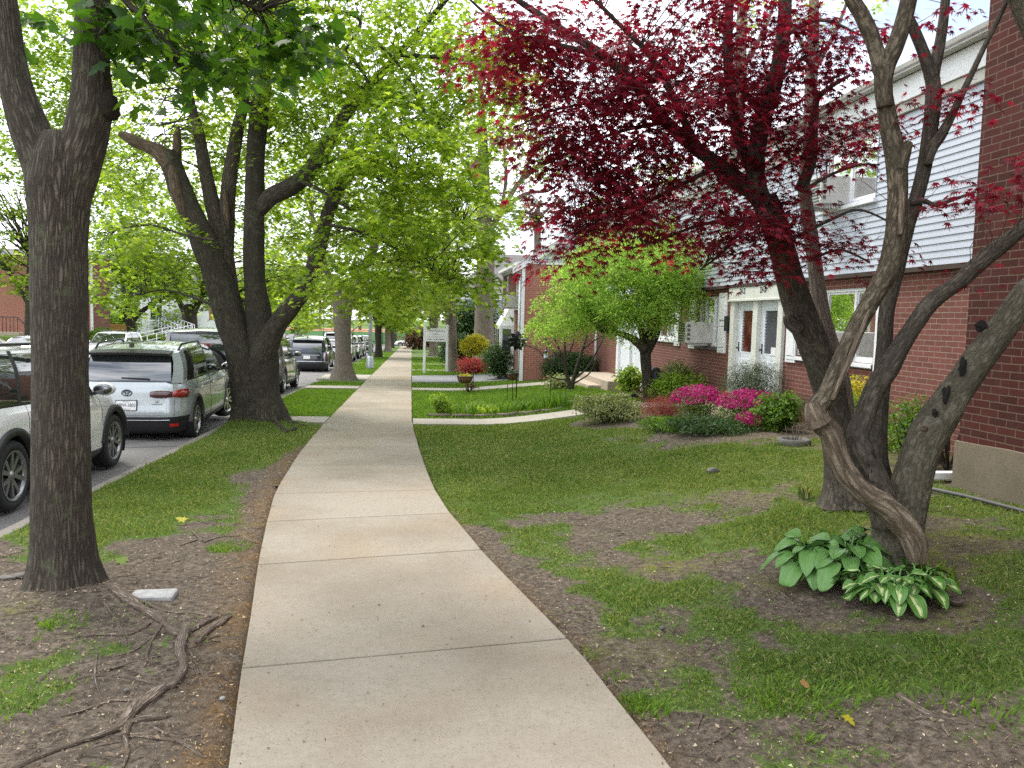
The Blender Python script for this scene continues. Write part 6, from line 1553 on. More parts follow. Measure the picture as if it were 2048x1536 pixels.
for lab, xa, xb, Yb, ztop, mt in (('white fronted house across the street behind the spreading maple', -31, -23.2, 82, 4.6, 'white_paint'), ('brick and white house across the street beyond the hedge', -33, -20, 104, 3.6, 'brickY')):
    h = thing('brick_house' if mt == 'brickY' else 'white_house', lab, 'house', (xa, Yb, 0)); zz = -1.6-.4*(Yb > 90)
    hs = [(xb-2.2, xb-1.0, .6, 2.2), (xb-4.6, xb-3.2, .6, 2.2)]
    m = MB(); wall_holes(m, 'Y', Yb, xa, xb, zz, ztop, hs, .1, -1); m.add([(xb, Yb, zz), (xb, Yb+14, zz), (xb, Yb+14, ztop), (xb, Yb, ztop)], [(0, 1, 2, 3)]); m.build('wall', M[mt], h)
    for q in hs: window(h, 'Y', Yb, *q, -1, panes=2, curtain=.3)
    if mt == 'brickY': m = MB(); m.bb(xb-5.6, xb-.4, Yb-.06, Yb-.004, zz, .5); m.build('porch', M['white_paint'], h)
    m = MB(); m.add([(xa-.5, Yb-.5, ztop), (xb+.5, Yb-.5, ztop), (xb-3, Yb+7, ztop+3), (xa, Yb+7, ztop+3)], [(0, 1, 2, 3)]); m.add([(xb+.5, Yb-.5, ztop), (xb+.5, Yb+14, ztop), (xb-3, Yb+7, ztop+3)], [(0, 1, 2)]); m.build('roof', M['roof'], h)
    under(h)
# ------------------------------------------------------------------ gardens and street furniture
def bush(name, label, c, rad, mat, n, seed, size=(.03, .055), tpl=T_OVAL, per=14, rs=.10, stems=7, stem='bark_dark', group=None, cat='shrub', flat=.4, droop=.2, extra=None, shell=2.2, z0=None):
    r = np.random.default_rng(seed)
    z = gzf(c[0], c[1]) if z0 is None else z0
    t = thing(name, label, cat, (c[0], c[1], z), 0, group)
    mb = MB(); tips = []
    for k in range(stems):
        a = 2*math.pi*k/stems+r.normal()*.3; q = r.uniform(.3, .8)
        p1 = (c[0]+math.cos(a)*rad[0]*q, c[1]+math.sin(a)*rad[1]*q, z+rad[2]*r.uniform(1.0, 1.6))
        p0 = (c[0]+math.cos(a)*rad[0]*.12, c[1]+math.sin(a)*rad[1]*.12, z-.03)
        pm = ((p0[0]*.5+p1[0]*.5)+r.normal()*.03, (p0[1]*.5+p1[1]*.5)+r.normal()*.03, z+rad[2]*.6)
        mb.tube(catmull([p0, pm, p1], 3), lerpl([.012, .009, .004], 3), 5); tips += [p0, pm, p1]
    mb.build('stems', M[stem], t)
    # lumpy outline: several lobes
    ells = []
    for k in range(6):
        a = 2*math.pi*k/6+r.normal()*.3; ells.append(((c[0]+math.cos(a)*rad[0]*.45, c[1]+math.sin(a)*rad[1]*.45, z+rad[2]*(1.0+r.normal()*.13)), (rad[0]*.62, rad[1]*.62, rad[2]*.85), n//7))
    ells.append(((c[0], c[1], z+rad[2]*1.15), (rad[0]*.7, rad[1]*.7, rad[2]*.85), n//7))
    make_crown(ells, r, per, rs, size, tpl, M[mat], t, 'foliage', flat, droop, shell)
    if extra:
        em, en, es, etop = extra; m_ = en
        d = unit(r.normal(size=(m_, 3))); d[:, 2] = np.abs(d[:, 2])*.9+etop; d = unit(d)
        P = np.array([c[0], c[1], z+rad[2]*1.0])+d*np.array([rad[0]*1.04, rad[1]*1.04, rad[2]*1.02])*r.uniform(.9, 1.06, (m_, 1))
        k = 6; Pp = np.repeat(P, k, 0)+r.normal(size=(m_*k, 3))*.018; N = np.repeat(d, k, 0)+r.normal(size=(m_*k, 3))*.5
        leaf_mesh('flowers', [(leaf_arrays(Pp, np.full(m_*k, es)*r.uniform(.7, 1.2, m_*k), N, T_OVAL, r), len(T_OVAL))], M[em], t)
    under(t); return t
G = lambda u, v: gnd(u, v)
bush('shrub', 'low mounded cream edged shrub at the walkway corner of the bed', (3.45, 13.75), (.62, .6, .27), 'leaf_variegated', 520, 401, (.03, .055), rs=.11)
bush('shrub', 'feathery dark red laceleaf maple mound left of the azaleas', (4.25, 13.1), (.42, .45, .22), 'leaf_laceleaf', 420, 402, (.03, .06), T_NEED, 22, .12, droop=.8)
A = 'azaleas in the front bed'
bush('azalea', 'taller magenta azalea on the left, next to the red laceleaf mound', (4.70, 12.6), (.46, .40, .28), 'leaf_mid', 380, 403, (.02, .035), extra=('petal', 600, .034, .15), group=A, cat='azalea')
bush('azalea', 'wide magenta azalea on the right, below the dark juniper', (5.25, 11.9), (.52, .40, .26), 'leaf_mid', 360, 404, (.02, .035), extra=('petal', 620, .034, .15), group=A, cat='azalea')
bush('azalea', 'small low magenta azalea in front of the wide one', (4.95, 11.2), (.20, .18, .12), 'leaf_mid', 110, 405, (.02, .035), extra=('petal', 110, .034, .0), group=A, cat='azalea')
bush('ground_cover', 'silvery green creeping ground cover along the lawn edge', (4.35, 11.15), (.62, .55, .12), 'leaf_deep', 420, 406, (.03, .05), rs=.12, cat='plant', stems=5)
bush('ground_cover', 'light green low clump left of the creeping cover', (3.95, 11.9), (.40, .4, .10), 'leaf_mid', 220, 407, (.03, .05), cat='plant', stems=4)
bush('juniper', 'dark feathery juniper standing before the white doors', (5.75, 12.95), (.50, .5, .52), 'leaf_juniper', 700, 408, (.035, .07), T_NEED, 24, .15, droop=-.2, flat=.2)
bush('juniper', 'low dark spreading juniper right of the tall one', (5.7, 11.7), (.45, .45, .28), 'leaf_deep', 330, 409, (.03, .06), T_NEED, 22, .14, flat=.2)
bush('shrub', 'bright green leafy shrub beside the juniper and the dark trunk', (5.35, 11.1), (.30, .3, .30), 'leaf_mid', 230, 410, (.04, .07), T_OVAL)
bush('shrub', 'light green arching shrub under the shuttered window', (5.6, 16.3), (.60, .5, .34), 'leaf_lime', 320, 411, (.05, .09), T_OVAL, 12, .16, droop=.5)
bush('shrub', 'cream flecked tall shrub against the wall under the air conditioner', (5.85, 17.3), (.42, .38, .46), 'leaf_variegated', 380, 412, (.04, .07), T_OVAL, 13, .15)
bush('shrub', 'brown budding low shrub behind the weeping tree trunk', (5.3, 16.4), (.55, .5, .17), 'leaf_rust', 220, 413, (.03, .06), T_OVAL, 10, .16)
bush('shrub', 'bright green broad leaved plant by the entry steps', (5.75, 20.6), (.32, .3, .36), 'leaf_lime', 120, 414, (.08, .13), T_OVAL, 9, .18)
bush('shrub', 'thin upright shrub with small leaves behind the twisted tree', (5.3, 7.9), (.25, .25, .42), 'leaf_mid', 150, 415, (.03, .05), T_OVAL, 9, .16, stems=14)
bush('shrub', 'yellow flowering shrub under the near window', (5.95, 10.2), (.30, .34, .46), 'leaf_gold', 230, 416, (.035, .06), T_OVAL, 10, .14, stems=10)
bush('shrub', 'loose green shrub below the yellow one', (5.55, 9.4), (.42, .4, .36), 'leaf_mid', 240, 417, (.04, .065), T_OVAL, 9, .16, stems=10)
bush('shrub', 'small dark clipped evergreen in the corner by the brick wing', (5.7, 8.35), (.26, .26, .30), 'leaf_deep', 330, 418, (.02, .035), T_OVAL, 14, .09)
bush('shrub', 'large dark green bush against the brick end wall', (5.35, 26.6), (1.05, .6, .52), 'leaf_deep', 720, 419, (.05, .09), T_OVAL, 14, .2)
bush('shrub', 'dark rounded bush at the brick corner behind the basket stand', (3.3, 29.6), (.62, .7, .72), 'leaf_deep', 560, 420, (.06, .1), T_OVAL, 14, .22)
bush('shrub', 'yellow green round bush in front of the thick trunk', (2.95, 37.2), (.62, .6, .5), 'leaf_gold', 520, 421, (.07, .11), T_OVAL, 14, .22, z0=-.05)
bush('shrub', 'bright pink red bush below the yellow green one', (2.65, 34.6), (.62, .5, .34), 'leaf_pinkred', 520, 422, (.06, .1), T_OVAL, 14, .2)
bush('shrub', 'very dark green shrub on the lawn left of the thick trunk', (2.5, 44.0), (1.1, .8, .95), 'leaf_deep', 560, 423, (.1, .16), T_OVAL, 14, .32)
bush('shrub', 'tall dark leafy shrub behind the grey trunk', (3.7, 47.0), (1.5, 1.0, 1.9), 'leaf_deep', 620, 424, (.14, .22), T_OVAL, 14, .45)
bush('shrub', 'olive bush at the end of the sidewalk on the right', (1.1, 96), (2.2, 1.5, 1.4), 'leaf_rust', 300, 425, (.25, .4), T_OVAL, 14, .6)
bush('shrub', 'small bare budding shrub behind the left hanging basket', (1.75, 23.8), (.22, .22, .22), 'leaf_rust', 40, 426, (.04, .06), T_OVAL, 7, .12, stems=12)
bush('shrub', 'round green bush across the street by the brick corner', onY(205, 662, 54)[:2], (1.1, 1.0, .8), 'leaf_mid', 420, 427, (.13, .2), T_OVAL, 14, .35)
bush('shrub', 'bright round shrub beside the white house across the street', onY(225, 630, 78)[:2], (2.6, 1.6, 1.2), 'leaf_lime', 420, 428, (.18, .28), T_OVAL, 14, .5)
bush('shrub', 'dark fir shrub behind the ramp across the street', onY(345, 640, 74)[:2], (2.0, 1.4, 1.6), 'leaf_deep', 360, 429, (.2, .3), T_NEED, 22, .6)
# clipped hedge
def hedge(label, c, d, seed, mat='leaf_lime'):
    r = np.random.default_rng(seed); t = thing('hedge', label, 'hedge', (c[0], c[1], c[2])); n = int(900*(d[0]*d[2]+d[0]*d[1]))
    P = r.uniform(-.5, .5, (n, 3)); k = r.integers(0, 3, n); sg = np.where(r.random(n) < .5, -.5, .5)
    for a in range(3): P[:, a] = np.where(k == a, sg, P[:, a])
    N = np.zeros((n, 3)); N[np.arange(n), k] = sg; P = P*np.array(d)+r.normal(0, .04, (n, 3))+np.array([c[0], c[1], c[2]+d[2]/2])
    leaf_mesh('foliage', [(leaf_arrays(P, r.uniform(.09, .16, n), N+r.normal(0, .4, (n, 3)), T_OVAL, r), len(T_OVAL))], M[mat], t)
    m = MB(); m.bb(c[0]-d[0]*.46, c[0]+d[0]*.46, c[1]-d[1]*.46, c[1]+d[1]*.46, c[2], c[2]+d[2]*.95); m.build('core', M['leaf_deep'], t); under(t)
p = onY(300, 680, 58); hedge('clipped bright hedge left of the ramp railings', (p[0], p[1], gzf(p[0], p[1])-.1), (2.2, 1.6, 1.35), 431)
p = onY(385, 660, 80); hedge('long low hedge beyond the ramp', (p[0], p[1], gzf(p[0], p[1])-.1), (6.5, 1.6, 1.5), 432, 'leaf_mid')

# weeping tree
T_WILW = poly_tpl(mirror([(0, 0), (.17, .35), (0, 1.0)]), .3, .25)
r = np.random.default_rng(440); b = gnd(1296, 800)
t = thing('weeping_tree', 'bright green small leaved weeping tree with a straight dark trunk', 'tree', b)
D = 17.6; mb = MB(); L = []
limb(mb, PX([(1297,812,28),(1297,795,23),(1294,750,20),(1291,715,22),(1292,690,25)], D), .06, 16, 441, flare=(.2, .2, 4), collect=L)
limb(mb, PX([(1291,700,22),(1265,678,15),(1230,664,12),(1205,660,11),(1185,640,10),(1170,610,7),(1150,590,4)], D-.1), .07, 10, 442, collect=L)
limb(mb, PX([(1293,700,24),(1310,670,18),(1316,640,15),(1318,600,10),(1322,550,6)], D), .07, 10, 443, collect=L)
limb(mb, PX([(1290,690,18),(1280,650,13),(1262,610,10),(1240,570,6)], D+.1), .07, 10, 444, collect=L)
limb(mb, PX([(1294,690,14),(1300,640,10),(1295,590,7),(1285,540,4)], D+.2), .07, 8, 445, collect=L)
mb.build('trunk', M['bark_dark'], t)
make_crown([EL(1240,540,D,150,70,1.6,110), EL(1290,490,D,90,60,1.2,60), EL(1150,600,D,85,45,1.1,46), EL(1340,560,D-.3,70,70,1.0,46), EL(1290,610,D-.3,70,40,1.0,34), EL(1220,620,D-.4,70,30,.8,26), EL(1110,640,D,50,20,.7,12), EL(1370,530,D-.4,40,50,.6,10), EL(1240,500,D+.6,120,60,1,40)],
           r, 190, .30, (.05, .085), T_WILW, M['leaf_weep'], t, 'crown', .25, 1.0, 1.4, L, M['bark_dark'], True, .006)
under(t)
# small bare tree in the lawn
b = gnd(1140, 775); t = thing('bare_tree', 'small bare multi stemmed tree with pale twigs in the lawn bed', 'tree', b); mb = MB(); D = 22.2; L = []
for q in ([(1143,780,12),(1135,755,8),(1132,735,7),(1130,700,5),(1128,650,4)], [(1143,780,10),(1150,745,7),(1165,700,6),(1180,650,4),(1190,630,3)], [(1140,770,7),(1128,730,6),(1105,700,5),(1085,670,4),(1060,650,3)], [(1133,735,5),(1115,690,4),(1100,660,3)], [(1146,760,5),(1175,735,4),(1195,700,3),(1215,660,2)], [(1140,770,5),(1160,760,3),(1180,745,3),(1195,715,2)], [(1135,760,4),(1105,755,3),(1090,735,2)], [(1165,700,3),(1190,680,3),(1220,665,2)], [(1130,720,4),(1145,690,3),(1150,650,2)], [(1128,730,4),(1095,720,3),(1075,700,2),(1050,690,2)]):
    limb(mb, PX(q, D), .06, 6, 3, collect=L)
mb.build('trunk', M['bark_dark'], t)
make_crown([EL(1130,665,D,80,30,1,20)], np.random.default_rng(4), 3, .3, (.03, .05), T_OVAL, M['leaf_lime'], t, limbpts=L, twigmat=M['root'], twr=.006)
under(t)
bush('shrub', 'pale green low shrub at the foot of the bare tree', (4.25, 22.6), (.45, .4, .22), 'leaf_variegated', 170, 446, (.05, .08), T_OVAL, 10, .16)

# flower bed by the sidewalk: edging logs and strappy plants
mb = None
xs = np.linspace(.35, 3.2, 7)
for i in range(6):
    m = MB(); a = (xs[i]+.02, 16.62+.02*math.sin(i*2), gzf(xs[i], 16.6)+.035); b2 = (xs[i+1]-.02, 16.62+.02*math.sin(i*2+1.7), gzf(xs[i+1], 16.6)+.035)
    m.tube([a, ((a[0]+b2[0])/2, a[1], a[2]+.006), b2], .042, 8, rough=.2, seed=i)
    tag(m.build('edging_log', M['bark_pale']), 'weathered edging log laid end to end along the flower bed', 'edging', 'bed edging logs')
def strappy(name, label, c, n, h, rad, seed, mat='leaf_mid', w=.018, group=None, cat='plant'):
    r = np.random.default_rng(seed); z = gzf(*c); t = thing(name, label, cat, (c[0], c[1], z), 0, group); m = MB()
    for k in range(n):
        a = r.uniform(0, 6.28); q = rad*math.sqrt(r.random()); x, y = q*math.cos(a), q*math.sin(a); hh = h*r.uniform(.6, 1.1); la = r.uniform(0, 6.28); le = hh*r.uniform(.15, .75); ww = w*r.uniform(.7, 1.2)
        px, py = -math.sin(la)*ww, math.cos(la)*ww; V = []; sg = 5
        for i in range(sg+1):
            u = i/sg; wd = (1-u**2.2)*(.6+.4*u); cx = x+math.cos(la)*le*u*u; cy = y+math.sin(la)*le*u*u; cz = hh*(u-.35*u*u*u*(le/hh)); V += [(cx-px*wd, cy-py*wd, cz), (cx+px*wd, cy+py*wd, cz)]
        m.add(V, [(2*i, 2*i+1, 2*i+3, 2*i+2) for i in range(sg)], 0, True)
    m.build('leaves', M[mat], t); return t
GB = 'plants in the edged flower bed'
r = np.random.default_rng(450)
bedl = ['bushy bright green plant at the left end of the flower bed', 'strappy leaves in the bed second from the left end', 'low leafy clump in the bed left of the basket stand', 'strappy iris clump under the basket stand', 'broad green clump in the bed right of the basket stand', 'tall iris clump near the lantern hook', 'iris clump at the right end of the flower bed', 'small leaf clump at the back of the bed']
for i, (x, y, n, h, rad, mt, w) in enumerate([(.75, 17.2, 60, .35, .2, 'leaf_lime', .03), (1.2, 17.0, 60, .32, .22, 'leaf_mid', .016), (1.65, 17.3, 70, .26, .28, 'leaf_lime', .03), (2.1, 17.1, 60, .34, .22, 'leaf_mid', .015), (2.5, 17.4, 60, .28, .26, 'leaf_mid', .028), (2.9, 17.1, 60, .42, .2, 'leaf_mid', .016), (3.3, 17.0, 70, .40, .24, 'leaf_mid', .016), (1.5, 18.2, 60, .3, .3, 'leaf_lime', .02)]):
    strappy('bed_plant', bedl[i], (x, y), n, h, rad, 460+i, mt, w, GB)
bush('bed_plant', 'leggy leafy plant rising at the bed corner by the sidewalk', (.62, 16.95), (.18, .16, .26), 'leaf_lime', 90, 447, (.05, .08), T_OVAL, 9, .12, group=GB, cat='plant', stems=6)
strappy('hosta', 'small striped hosta alone in the mossy grass behind the big ones', gnd(1608, 995)[:2], 26, .18, .05, 470, 'leaf_variegated', .020, cat='hosta')
# big hostas
def hosta(label, centres, n, mat, seed, smin, smax, hgt):
    r = np.random.default_rng(seed); c0 = centres[0]; z = gzf(*c0[:2]); t = thing('hosta', label, 'hosta', (c0[0], c0[1], z))
    for c in centres:
        for k in range(c[2]):
            a = 2*math.pi*(k*.382+r.random()*.1); ring = (k+.5)/c[2]; L_ = (smin+(smax-smin)*r.random())*(.75+.35*ring); W_ = L_*r.uniform(.60, .74)
            x0, y0 = c[0]+.04*math.cos(a), c[1]+.04*math.sin(a); zb = gzf(x0, y0)
            rs_ = c[3]*(.25+.75*ring); h0 = hgt*(1.15-.55*ring)*r.uniform(.85, 1.1)
            bx, by, bz = x0+math.cos(a)*rs_, y0+math.sin(a)*rs_, zb+h0
            m = MB(); m.tube(catmull([(x0, y0, zb-.01), ((x0+bx)/2, (y0+by)/2, zb+h0*.75), (bx, by, bz)], 3), [.006]*7, 5, 1)
            nu, nv = 9, 7; V = []; UV = []; F = []; Us = []
            pit = r.uniform(-.15, .25)-.35*ring; tw_ = r.normal()*.25
            for i in range(nu):
                u = i/(nu-1); wd = W_*(math.sin(math.pi*min(1, u**.72))**.8)*(1-.15*u) if 0 < u < 1 else .002
                along = L_*u; drop = pit*along-1.5*along*along*(1.2+ring*.9)/1.0*.75
                for j in range(nv):
                    v = j/(nv-1)-.5
                    lx = along*math.cos(min(1.2, u*.6)); lz = drop+.20*abs(v)*wd*1.4-.004*math.cos(v*22)+.012*math.sin(u*7+j)*abs(v)
                    ly = v*wd
                    yy = ly*math.cos(tw_)-lz*math.sin(tw_)*.2; zz = lz+ly*math.sin(tw_)
                    V.append((bx+math.cos(a)*lx-math.sin(a)*yy, by+math.sin(a)*lx+math.cos(a)*yy, max(zb+.012+.01*r.random(), bz+zz))); UV.append((j/(nv-1), u))
            for i in range(nu-1):
                for j in range(nv-1): f = (i*nv+j, i*nv+j+1, (i+1)*nv+j+1, (i+1)*nv+j); F.append(f); Us.append([UV[q] for q in f])
            m.add(V, F, 0, True, Us); m.build('leaf', [M[mat], M['hosta']], t)
    under(t); return t
c = lambda u, v: gnd(u, v)[:2]
hosta('big plain green hosta at the foot of the twisted tree', [(*c(1690, 1160), 40, .17), (*c(1625, 1155), 26, .14), (*c(1750, 1135), 20, .13)], 0, 'hosta', 481, .17, .26, .23)
hosta('white centred hosta spreading in front of the green one', [(*c(1785, 1205), 36, .12), (*c(1740, 1200), 16, .10), (*c(1835, 1195), 18, .10)], 0, 'hosta_var', 482, .12, .20, .16)
strappy('lily_plant', 'bright spiky seedlings to the right of the striped hosta', c(1865, 1165), 60, .15, .16, 483, 'leaf_lime', .014)
strappy('lily_plant', 'small seedlings behind the big hosta', c(1640, 1085), 26, .10, .14, 484, 'leaf_lime', .010)

# white sign on two posts
b = gnd(870, 747); t = thing('sign', 'white two post garden sign with pale lettering on the lawn', 'sign', b)
pa, pb = gnd(848, 747), gnd(893, 745); zt = 2.15
for p in (pa, pb):
    m = MB(); m.bb(p[0]-.055, p[0]+.055, p[1]-.055, p[1]+.055, p[2]-.1, p[2]+zt); m.bb(p[0]-.07, p[0]+.07, p[1]-.07, p[1]+.07, p[2]+zt, p[2]+zt+.03); m.add([(p[0]-.07, p[1]-.07, p[2]+zt+.03), (p[0]+.07, p[1]-.07, p[2]+zt+.03), (p[0]+.07, p[1]+.07, p[2]+zt+.03), (p[0]-.07, p[1]+.07, p[2]+zt+.03), (p[0], p[1], p[2]+zt+.08)], [(0, 1, 4), (1, 2, 4), (2, 3, 4), (3, 0, 4)]); m.build('post', M['whitesign'], t)
ym = (pa[1]+pb[1])/2; z0 = pa[2]+1.50; xa, xb = pa[0]+.056, pb[0]-.056
m = MB(); m.bb(xa, xb, ym-.03, ym+.03, z0-.06, z0+.50); m.bb(xa, xb, ym-.045, ym+.045, z0-.075, z0-.06); m.bb(xa, xb, ym-.045, ym+.045, z0+.50, z0+.52); pn = m.build('panel', M['whitesign'], t)
greyink = pmat('faded_lettering', (.38, .40, .44), .6); m = MB()
def dashes(z, h, x0, x1, n, mi, seed):
    rr = np.random.default_rng(seed); x = x0
    while x < x1:
        w_ = rr.uniform(.02, .05)
        m.bb(x, min(x+w_, x1), ym-.034, ym-.0305, z-h/2, z+h/2, mi); x += w_+rr.uniform(.006, .02)
dashes(z0+.40, .05, xa+.08, xb-.08, 0, 0, 1); dashes(z0+.13, .03, xa+.12, xb-.12, 0, 0, 2)
for k in range(3): q0 = xa+.05+k*(xb-xa-.1)/3; dashes(z0+.02, .035, q0+.02, q0+(xb-xa)/3-.07, 0, 1, 5+k)
xc = (xa+xb)/2
m.prism([(xc+.14*math.cos(a), .07*math.sin(a)) for a in np.linspace(0, math.pi, 12)]+[(xc-.09, .012), (xc, .035), (xc+.09, .012)], .004, 0, Matrix(((1, 0, 0, 0), (0, 0, 1, ym-.035), (0, 1, 0, z0+.22), (0, 0, 0, 1))))
m.build('lettering', [greyink, M['ink']], pn); under(t)

# lamp post
b = gnd(740, 738); t = thing('lamp_post', 'pale grey steel lamp post on a flared square base by the kerb', 'lamp post', b)
m = MB(); m.lathe([(.20, -.05), (.20, .08), (.17, .55), (.13, .62), (.10, .64)], 8, 0, None, b); m.build('base', M['steel'], t)
m = MB(); m.lathe([(.098, .62), (.085, 3), (.065, 7.2)], 10, 0, None, b); m.build('pole', M['steel'], t)
m = MB(); m.tube([(b[0], b[1], b[2]+7.1), (b[0]-.5, b[1], b[2]+7.6), (b[0]-1.8, b[1], b[2]+7.8)], .035, 8); m.build('arm', M['steel'], t)
m = MB(); m.blob((b[0]-2.05, b[1], b[2]+7.78), (.32, .14, .09), 12, 8); m.build('lamp_head', M['steel'], t); under(t)

# shepherd hook with hanging basket, basket on a stand, pinwheel, lantern hook
b = gnd(946, 783); D_ = 23.6
t = thing('shepherd_hook', 'thin black hook pole holding a hanging basket', 'hook pole', b)
zt = 1.15; bk = (b[0]-.26, b[1], b[2]+.62)
m = MB(); m.tube([(b[0], b[1], b[2]-.05), (b[0], b[1], b[2]+zt)], .012, 6); m.tube([(b[0], b[1], b[2]+zt)]+[(b[0]-.13+.13*math.cos(a), b[1], b[2]+zt+.10*math.sin(a)) for a in np.linspace(0, math.pi, 8)]+[(b[0]-.26, b[1], b[2]+zt-.12)], .010, 6); m.build('pole', M['blackmetal'], t); under(t)
def basket(label, c, R_, h, leafm, hang=True):
    t = thing('flower_basket', label, 'basket', c)
    prof = [(.02, -h), (R_*.55, -h*.92), (R_*.85, -h*.6), (R_*.98, -.02), (R_*.93, 0)]
    m = MB(); m.lathe(prof, 20, 0, None, c); m.build('liner', M['coco'], t)
    m = MB()
    for k in range(14):
        a = 2*math.pi*k/14; m.tube([(c[0]+rr*1.03*math.cos(a), c[1]+rr*1.03*math.sin(a), c[2]+zz) for rr, zz in prof], .006, 4, cap=False)
    m.tube([(c[0]+R_*1.02*math.cos(a), c[1]+R_*1.02*math.sin(a), c[2]+.005) for a in np.linspace(0, 2*math.pi, 25)], .011, 5, cap=False); m.build('frame', M['blackmetal'], t)
    if hang:
        m = MB()
        for k in range(3): a = 2*math.pi*k/3; m.tube([(c[0]+R_*math.cos(a), c[1]+R_*math.sin(a), c[2]), (c[0], c[1], c[2]+.38)], .003, 4)
        m.build('chain', M['blackmetal'], t)
    rr = np.random.default_rng(5); n = 160; q = R_*.8*np.sqrt(rr.random(n)); a = rr.uniform(0, 6.28, n)
    P = np.stack([c[0]+q*np.cos(a), c[1]+q*np.sin(a), c[2]+.02+rr.random(n)*.05], -1); leaf_mesh('plants', [(leaf_arrays(P, rr.uniform(.03, .06, n), rr.normal(0, .5, (n, 3))+np.array([0, 0, 1.]), T_OVAL, rr), len(T_OVAL))], M[leafm], t); under(t)
cb = onY(930, 753, 23.4); basket('round coco lined basket with yellow green plants hanging from the left hook', cb, .225, .20, 'leaf_gold')
cb = onY(1025, 747, 20.2); basket('coco lined basket set on the black three legged stand', cb, .15, .17, 'leaf_deep', False)
t = thing('plant_stand', 'black three legged stand carrying a coco basket', 'plant stand', (cb[0], cb[1], gzf(cb[0], cb[1]))); m = MB(); zg = gzf(cb[0], cb[1])
for k in range(3): a = 2*math.pi*k/3+.5; m.tube([(cb[0]+.14*math.cos(a), cb[1]+.14*math.sin(a), zg-.03), (cb[0]+.12*math.cos(a), cb[1]+.12*math.sin(a), cb[2]+.0)], .009, 5)
m.build('legs', M['blackmetal'], t)
m = MB(); m.tube([(cb[0]+.165*math.cos(a), cb[1]+.165*math.sin(a), cb[2]-.01) for a in np.linspace(0, 2*math.pi, 25)], .008, 5, cap=False); m.build('ring', M['blackmetal'], t); under(t)
pc = onY(1036, 682, 20.6); t = thing('pinwheel', 'black metal flower shaped wind spinner on a thin stake', 'wind spinner', (pc[0], pc[1], gzf(pc[0], pc[1])))
m = MB(); m.tube([(pc[0], pc[1]+.04, gzf(pc[0], pc[1])-.05), (pc[0], pc[1]+.04, pc[2])], .010, 6); m.build('stake', M['blackmetal'], t)
for ring, nb, r0, r1, ww, dy in ((0, 9, .05, .27, .065, 0), (1, 8, .03, .17, .05, -.05)):
    for k in range(nb):
        a = 2*math.pi*k/nb+ring*.3; V = []; 
        for i in range(6):
            u = i/5; rr = r0+(r1-r0)*u; w2 = ww*math.sin(math.pi*min(.98, u*.9+.08)); aa = a+.25*u
            for s in (-1, 0, 1): V.append((pc[0]+rr*math.cos(aa)-s*w2*math.sin(aa), pc[1]+dy+s*.035+.02*u, pc[2]+rr*math.sin(aa)+s*w2*math.cos(aa)))
        m = MB(); m.add(V, [(3*i+j, 3*i+j+1, 3*i+j+4, 3*i+j+3) for i in range(5) for j in range(2)], 0, True); o = m.build('petal', M['blackmetal'], t); sm = o.modifiers.new('t', 'SOLIDIFY'); sm.thickness = .004
m = MB(); m.blob((pc[0], pc[1]-.05, pc[2]), (.03, .03, .03), 10, 7); m.build('hub', M['blackmetal'], t); under(t)
b = gnd(1100, 790); t = thing('shepherd_hook', 'thin black hook pole with a small lantern, right of the wind spinner', 'hook pole', b)
m = MB(); m.tube([(b[0], b[1], b[2]-.05), (b[0]+.03, b[1], b[2]+1.25)], .010, 6); m.tube([(b[0]+.03, b[1], b[2]+1.25), (b[0]-.02, b[1], b[2]+1.36), (b[0]-.12, b[1], b[2]+1.30), (b[0]-.14, b[1], b[2]+1.2)], .008, 6); m.build('pole', M['blackmetal'], t); under(t)
lc = (b[0]-.14, b[1], b[2]+1.05); t = thing('lantern', 'small black lantern hanging from the right hook', 'lantern', lc); m = MB(); m.lathe([(.02, .14), (.10, .06), (.085, .05)], 10, 0, None, lc); m.build('cap', M['blackmetal'], t); m = MB(); m.lathe([(.06, .05), (.055, -.06), (.07, -.08)], 10, 0, None, lc); m.build('body', M['steel'], t); under(t)
# two black covered figures by the weeping tree, scalloped edging
def cloaked(label, u, v, D_, w, h, seed):
    p = dep(u, v, D_); z = gzf(p[0], p[1]); t = thing('covered_statue', label, 'statue', (p[0], p[1], z)); m = MB()
    prof = [(w*.5, -.02), (w*.52, h*.2), (w*.46, h*.5), (w*.40, h*.75), (w*.33, h*.9), (w*.2, h*.98), (0, h)]
    V = []; n = 28
    for rr, zz in prof:
        for j in range(n):
            a = 2*math.pi*j/n; k = 1+.10*math.sin(5*a+seed+zz*2)*(1-zz/h*.7)+.05*math.sin(11*a+zz*5); V.append((p[0]+rr*k*math.cos(a)+.12*w*(zz/h), p[1]+rr*k*math.sin(a), z+zz))
    m.add(V, [(i*n+j, i*n+(j+1) % n, (i+1)*n+(j+1) % n, (i+1)*n+j) for i in range(len(prof)-1) for j in range(n)], 0, True); m.build('cover', M['black'], t)
    m = MB(); m.tube([(p[0]+w*.47*math.cos(a), p[1]+w*.47*math.sin(a), z+h*.42) for a in np.linspace(0, 2*math.pi, 22)], .008, 4, cap=False); m.build('tie', M['black'], t); under(t)
cloaked('wide black wrapped figure just behind the weeping tree trunk', 1306, 770, 18.0, .36, .74, 1); cloaked('slim black wrapped figure against the brick between the windows', 1347, 740, 18.6, .24, .62, 4)
m = MB()
for k in range(5):
    x = 3.95+.27*k; y = 17.7-.02*k; z = gzf(x, y)
    m.prism([(.135*math.cos(a), .13*math.sin(a)) for a in np.linspace(0, math.pi, 12)], .04, 0, Matrix(((1, 0, 0, x), (0, 0, 1, y), (0, 1, 0, z-.01), (0, 0, 0, 1))))
tag(m.build('bed_edging', M['black']), 'black scalloped plastic edging left of the weeping tree', 'edging')
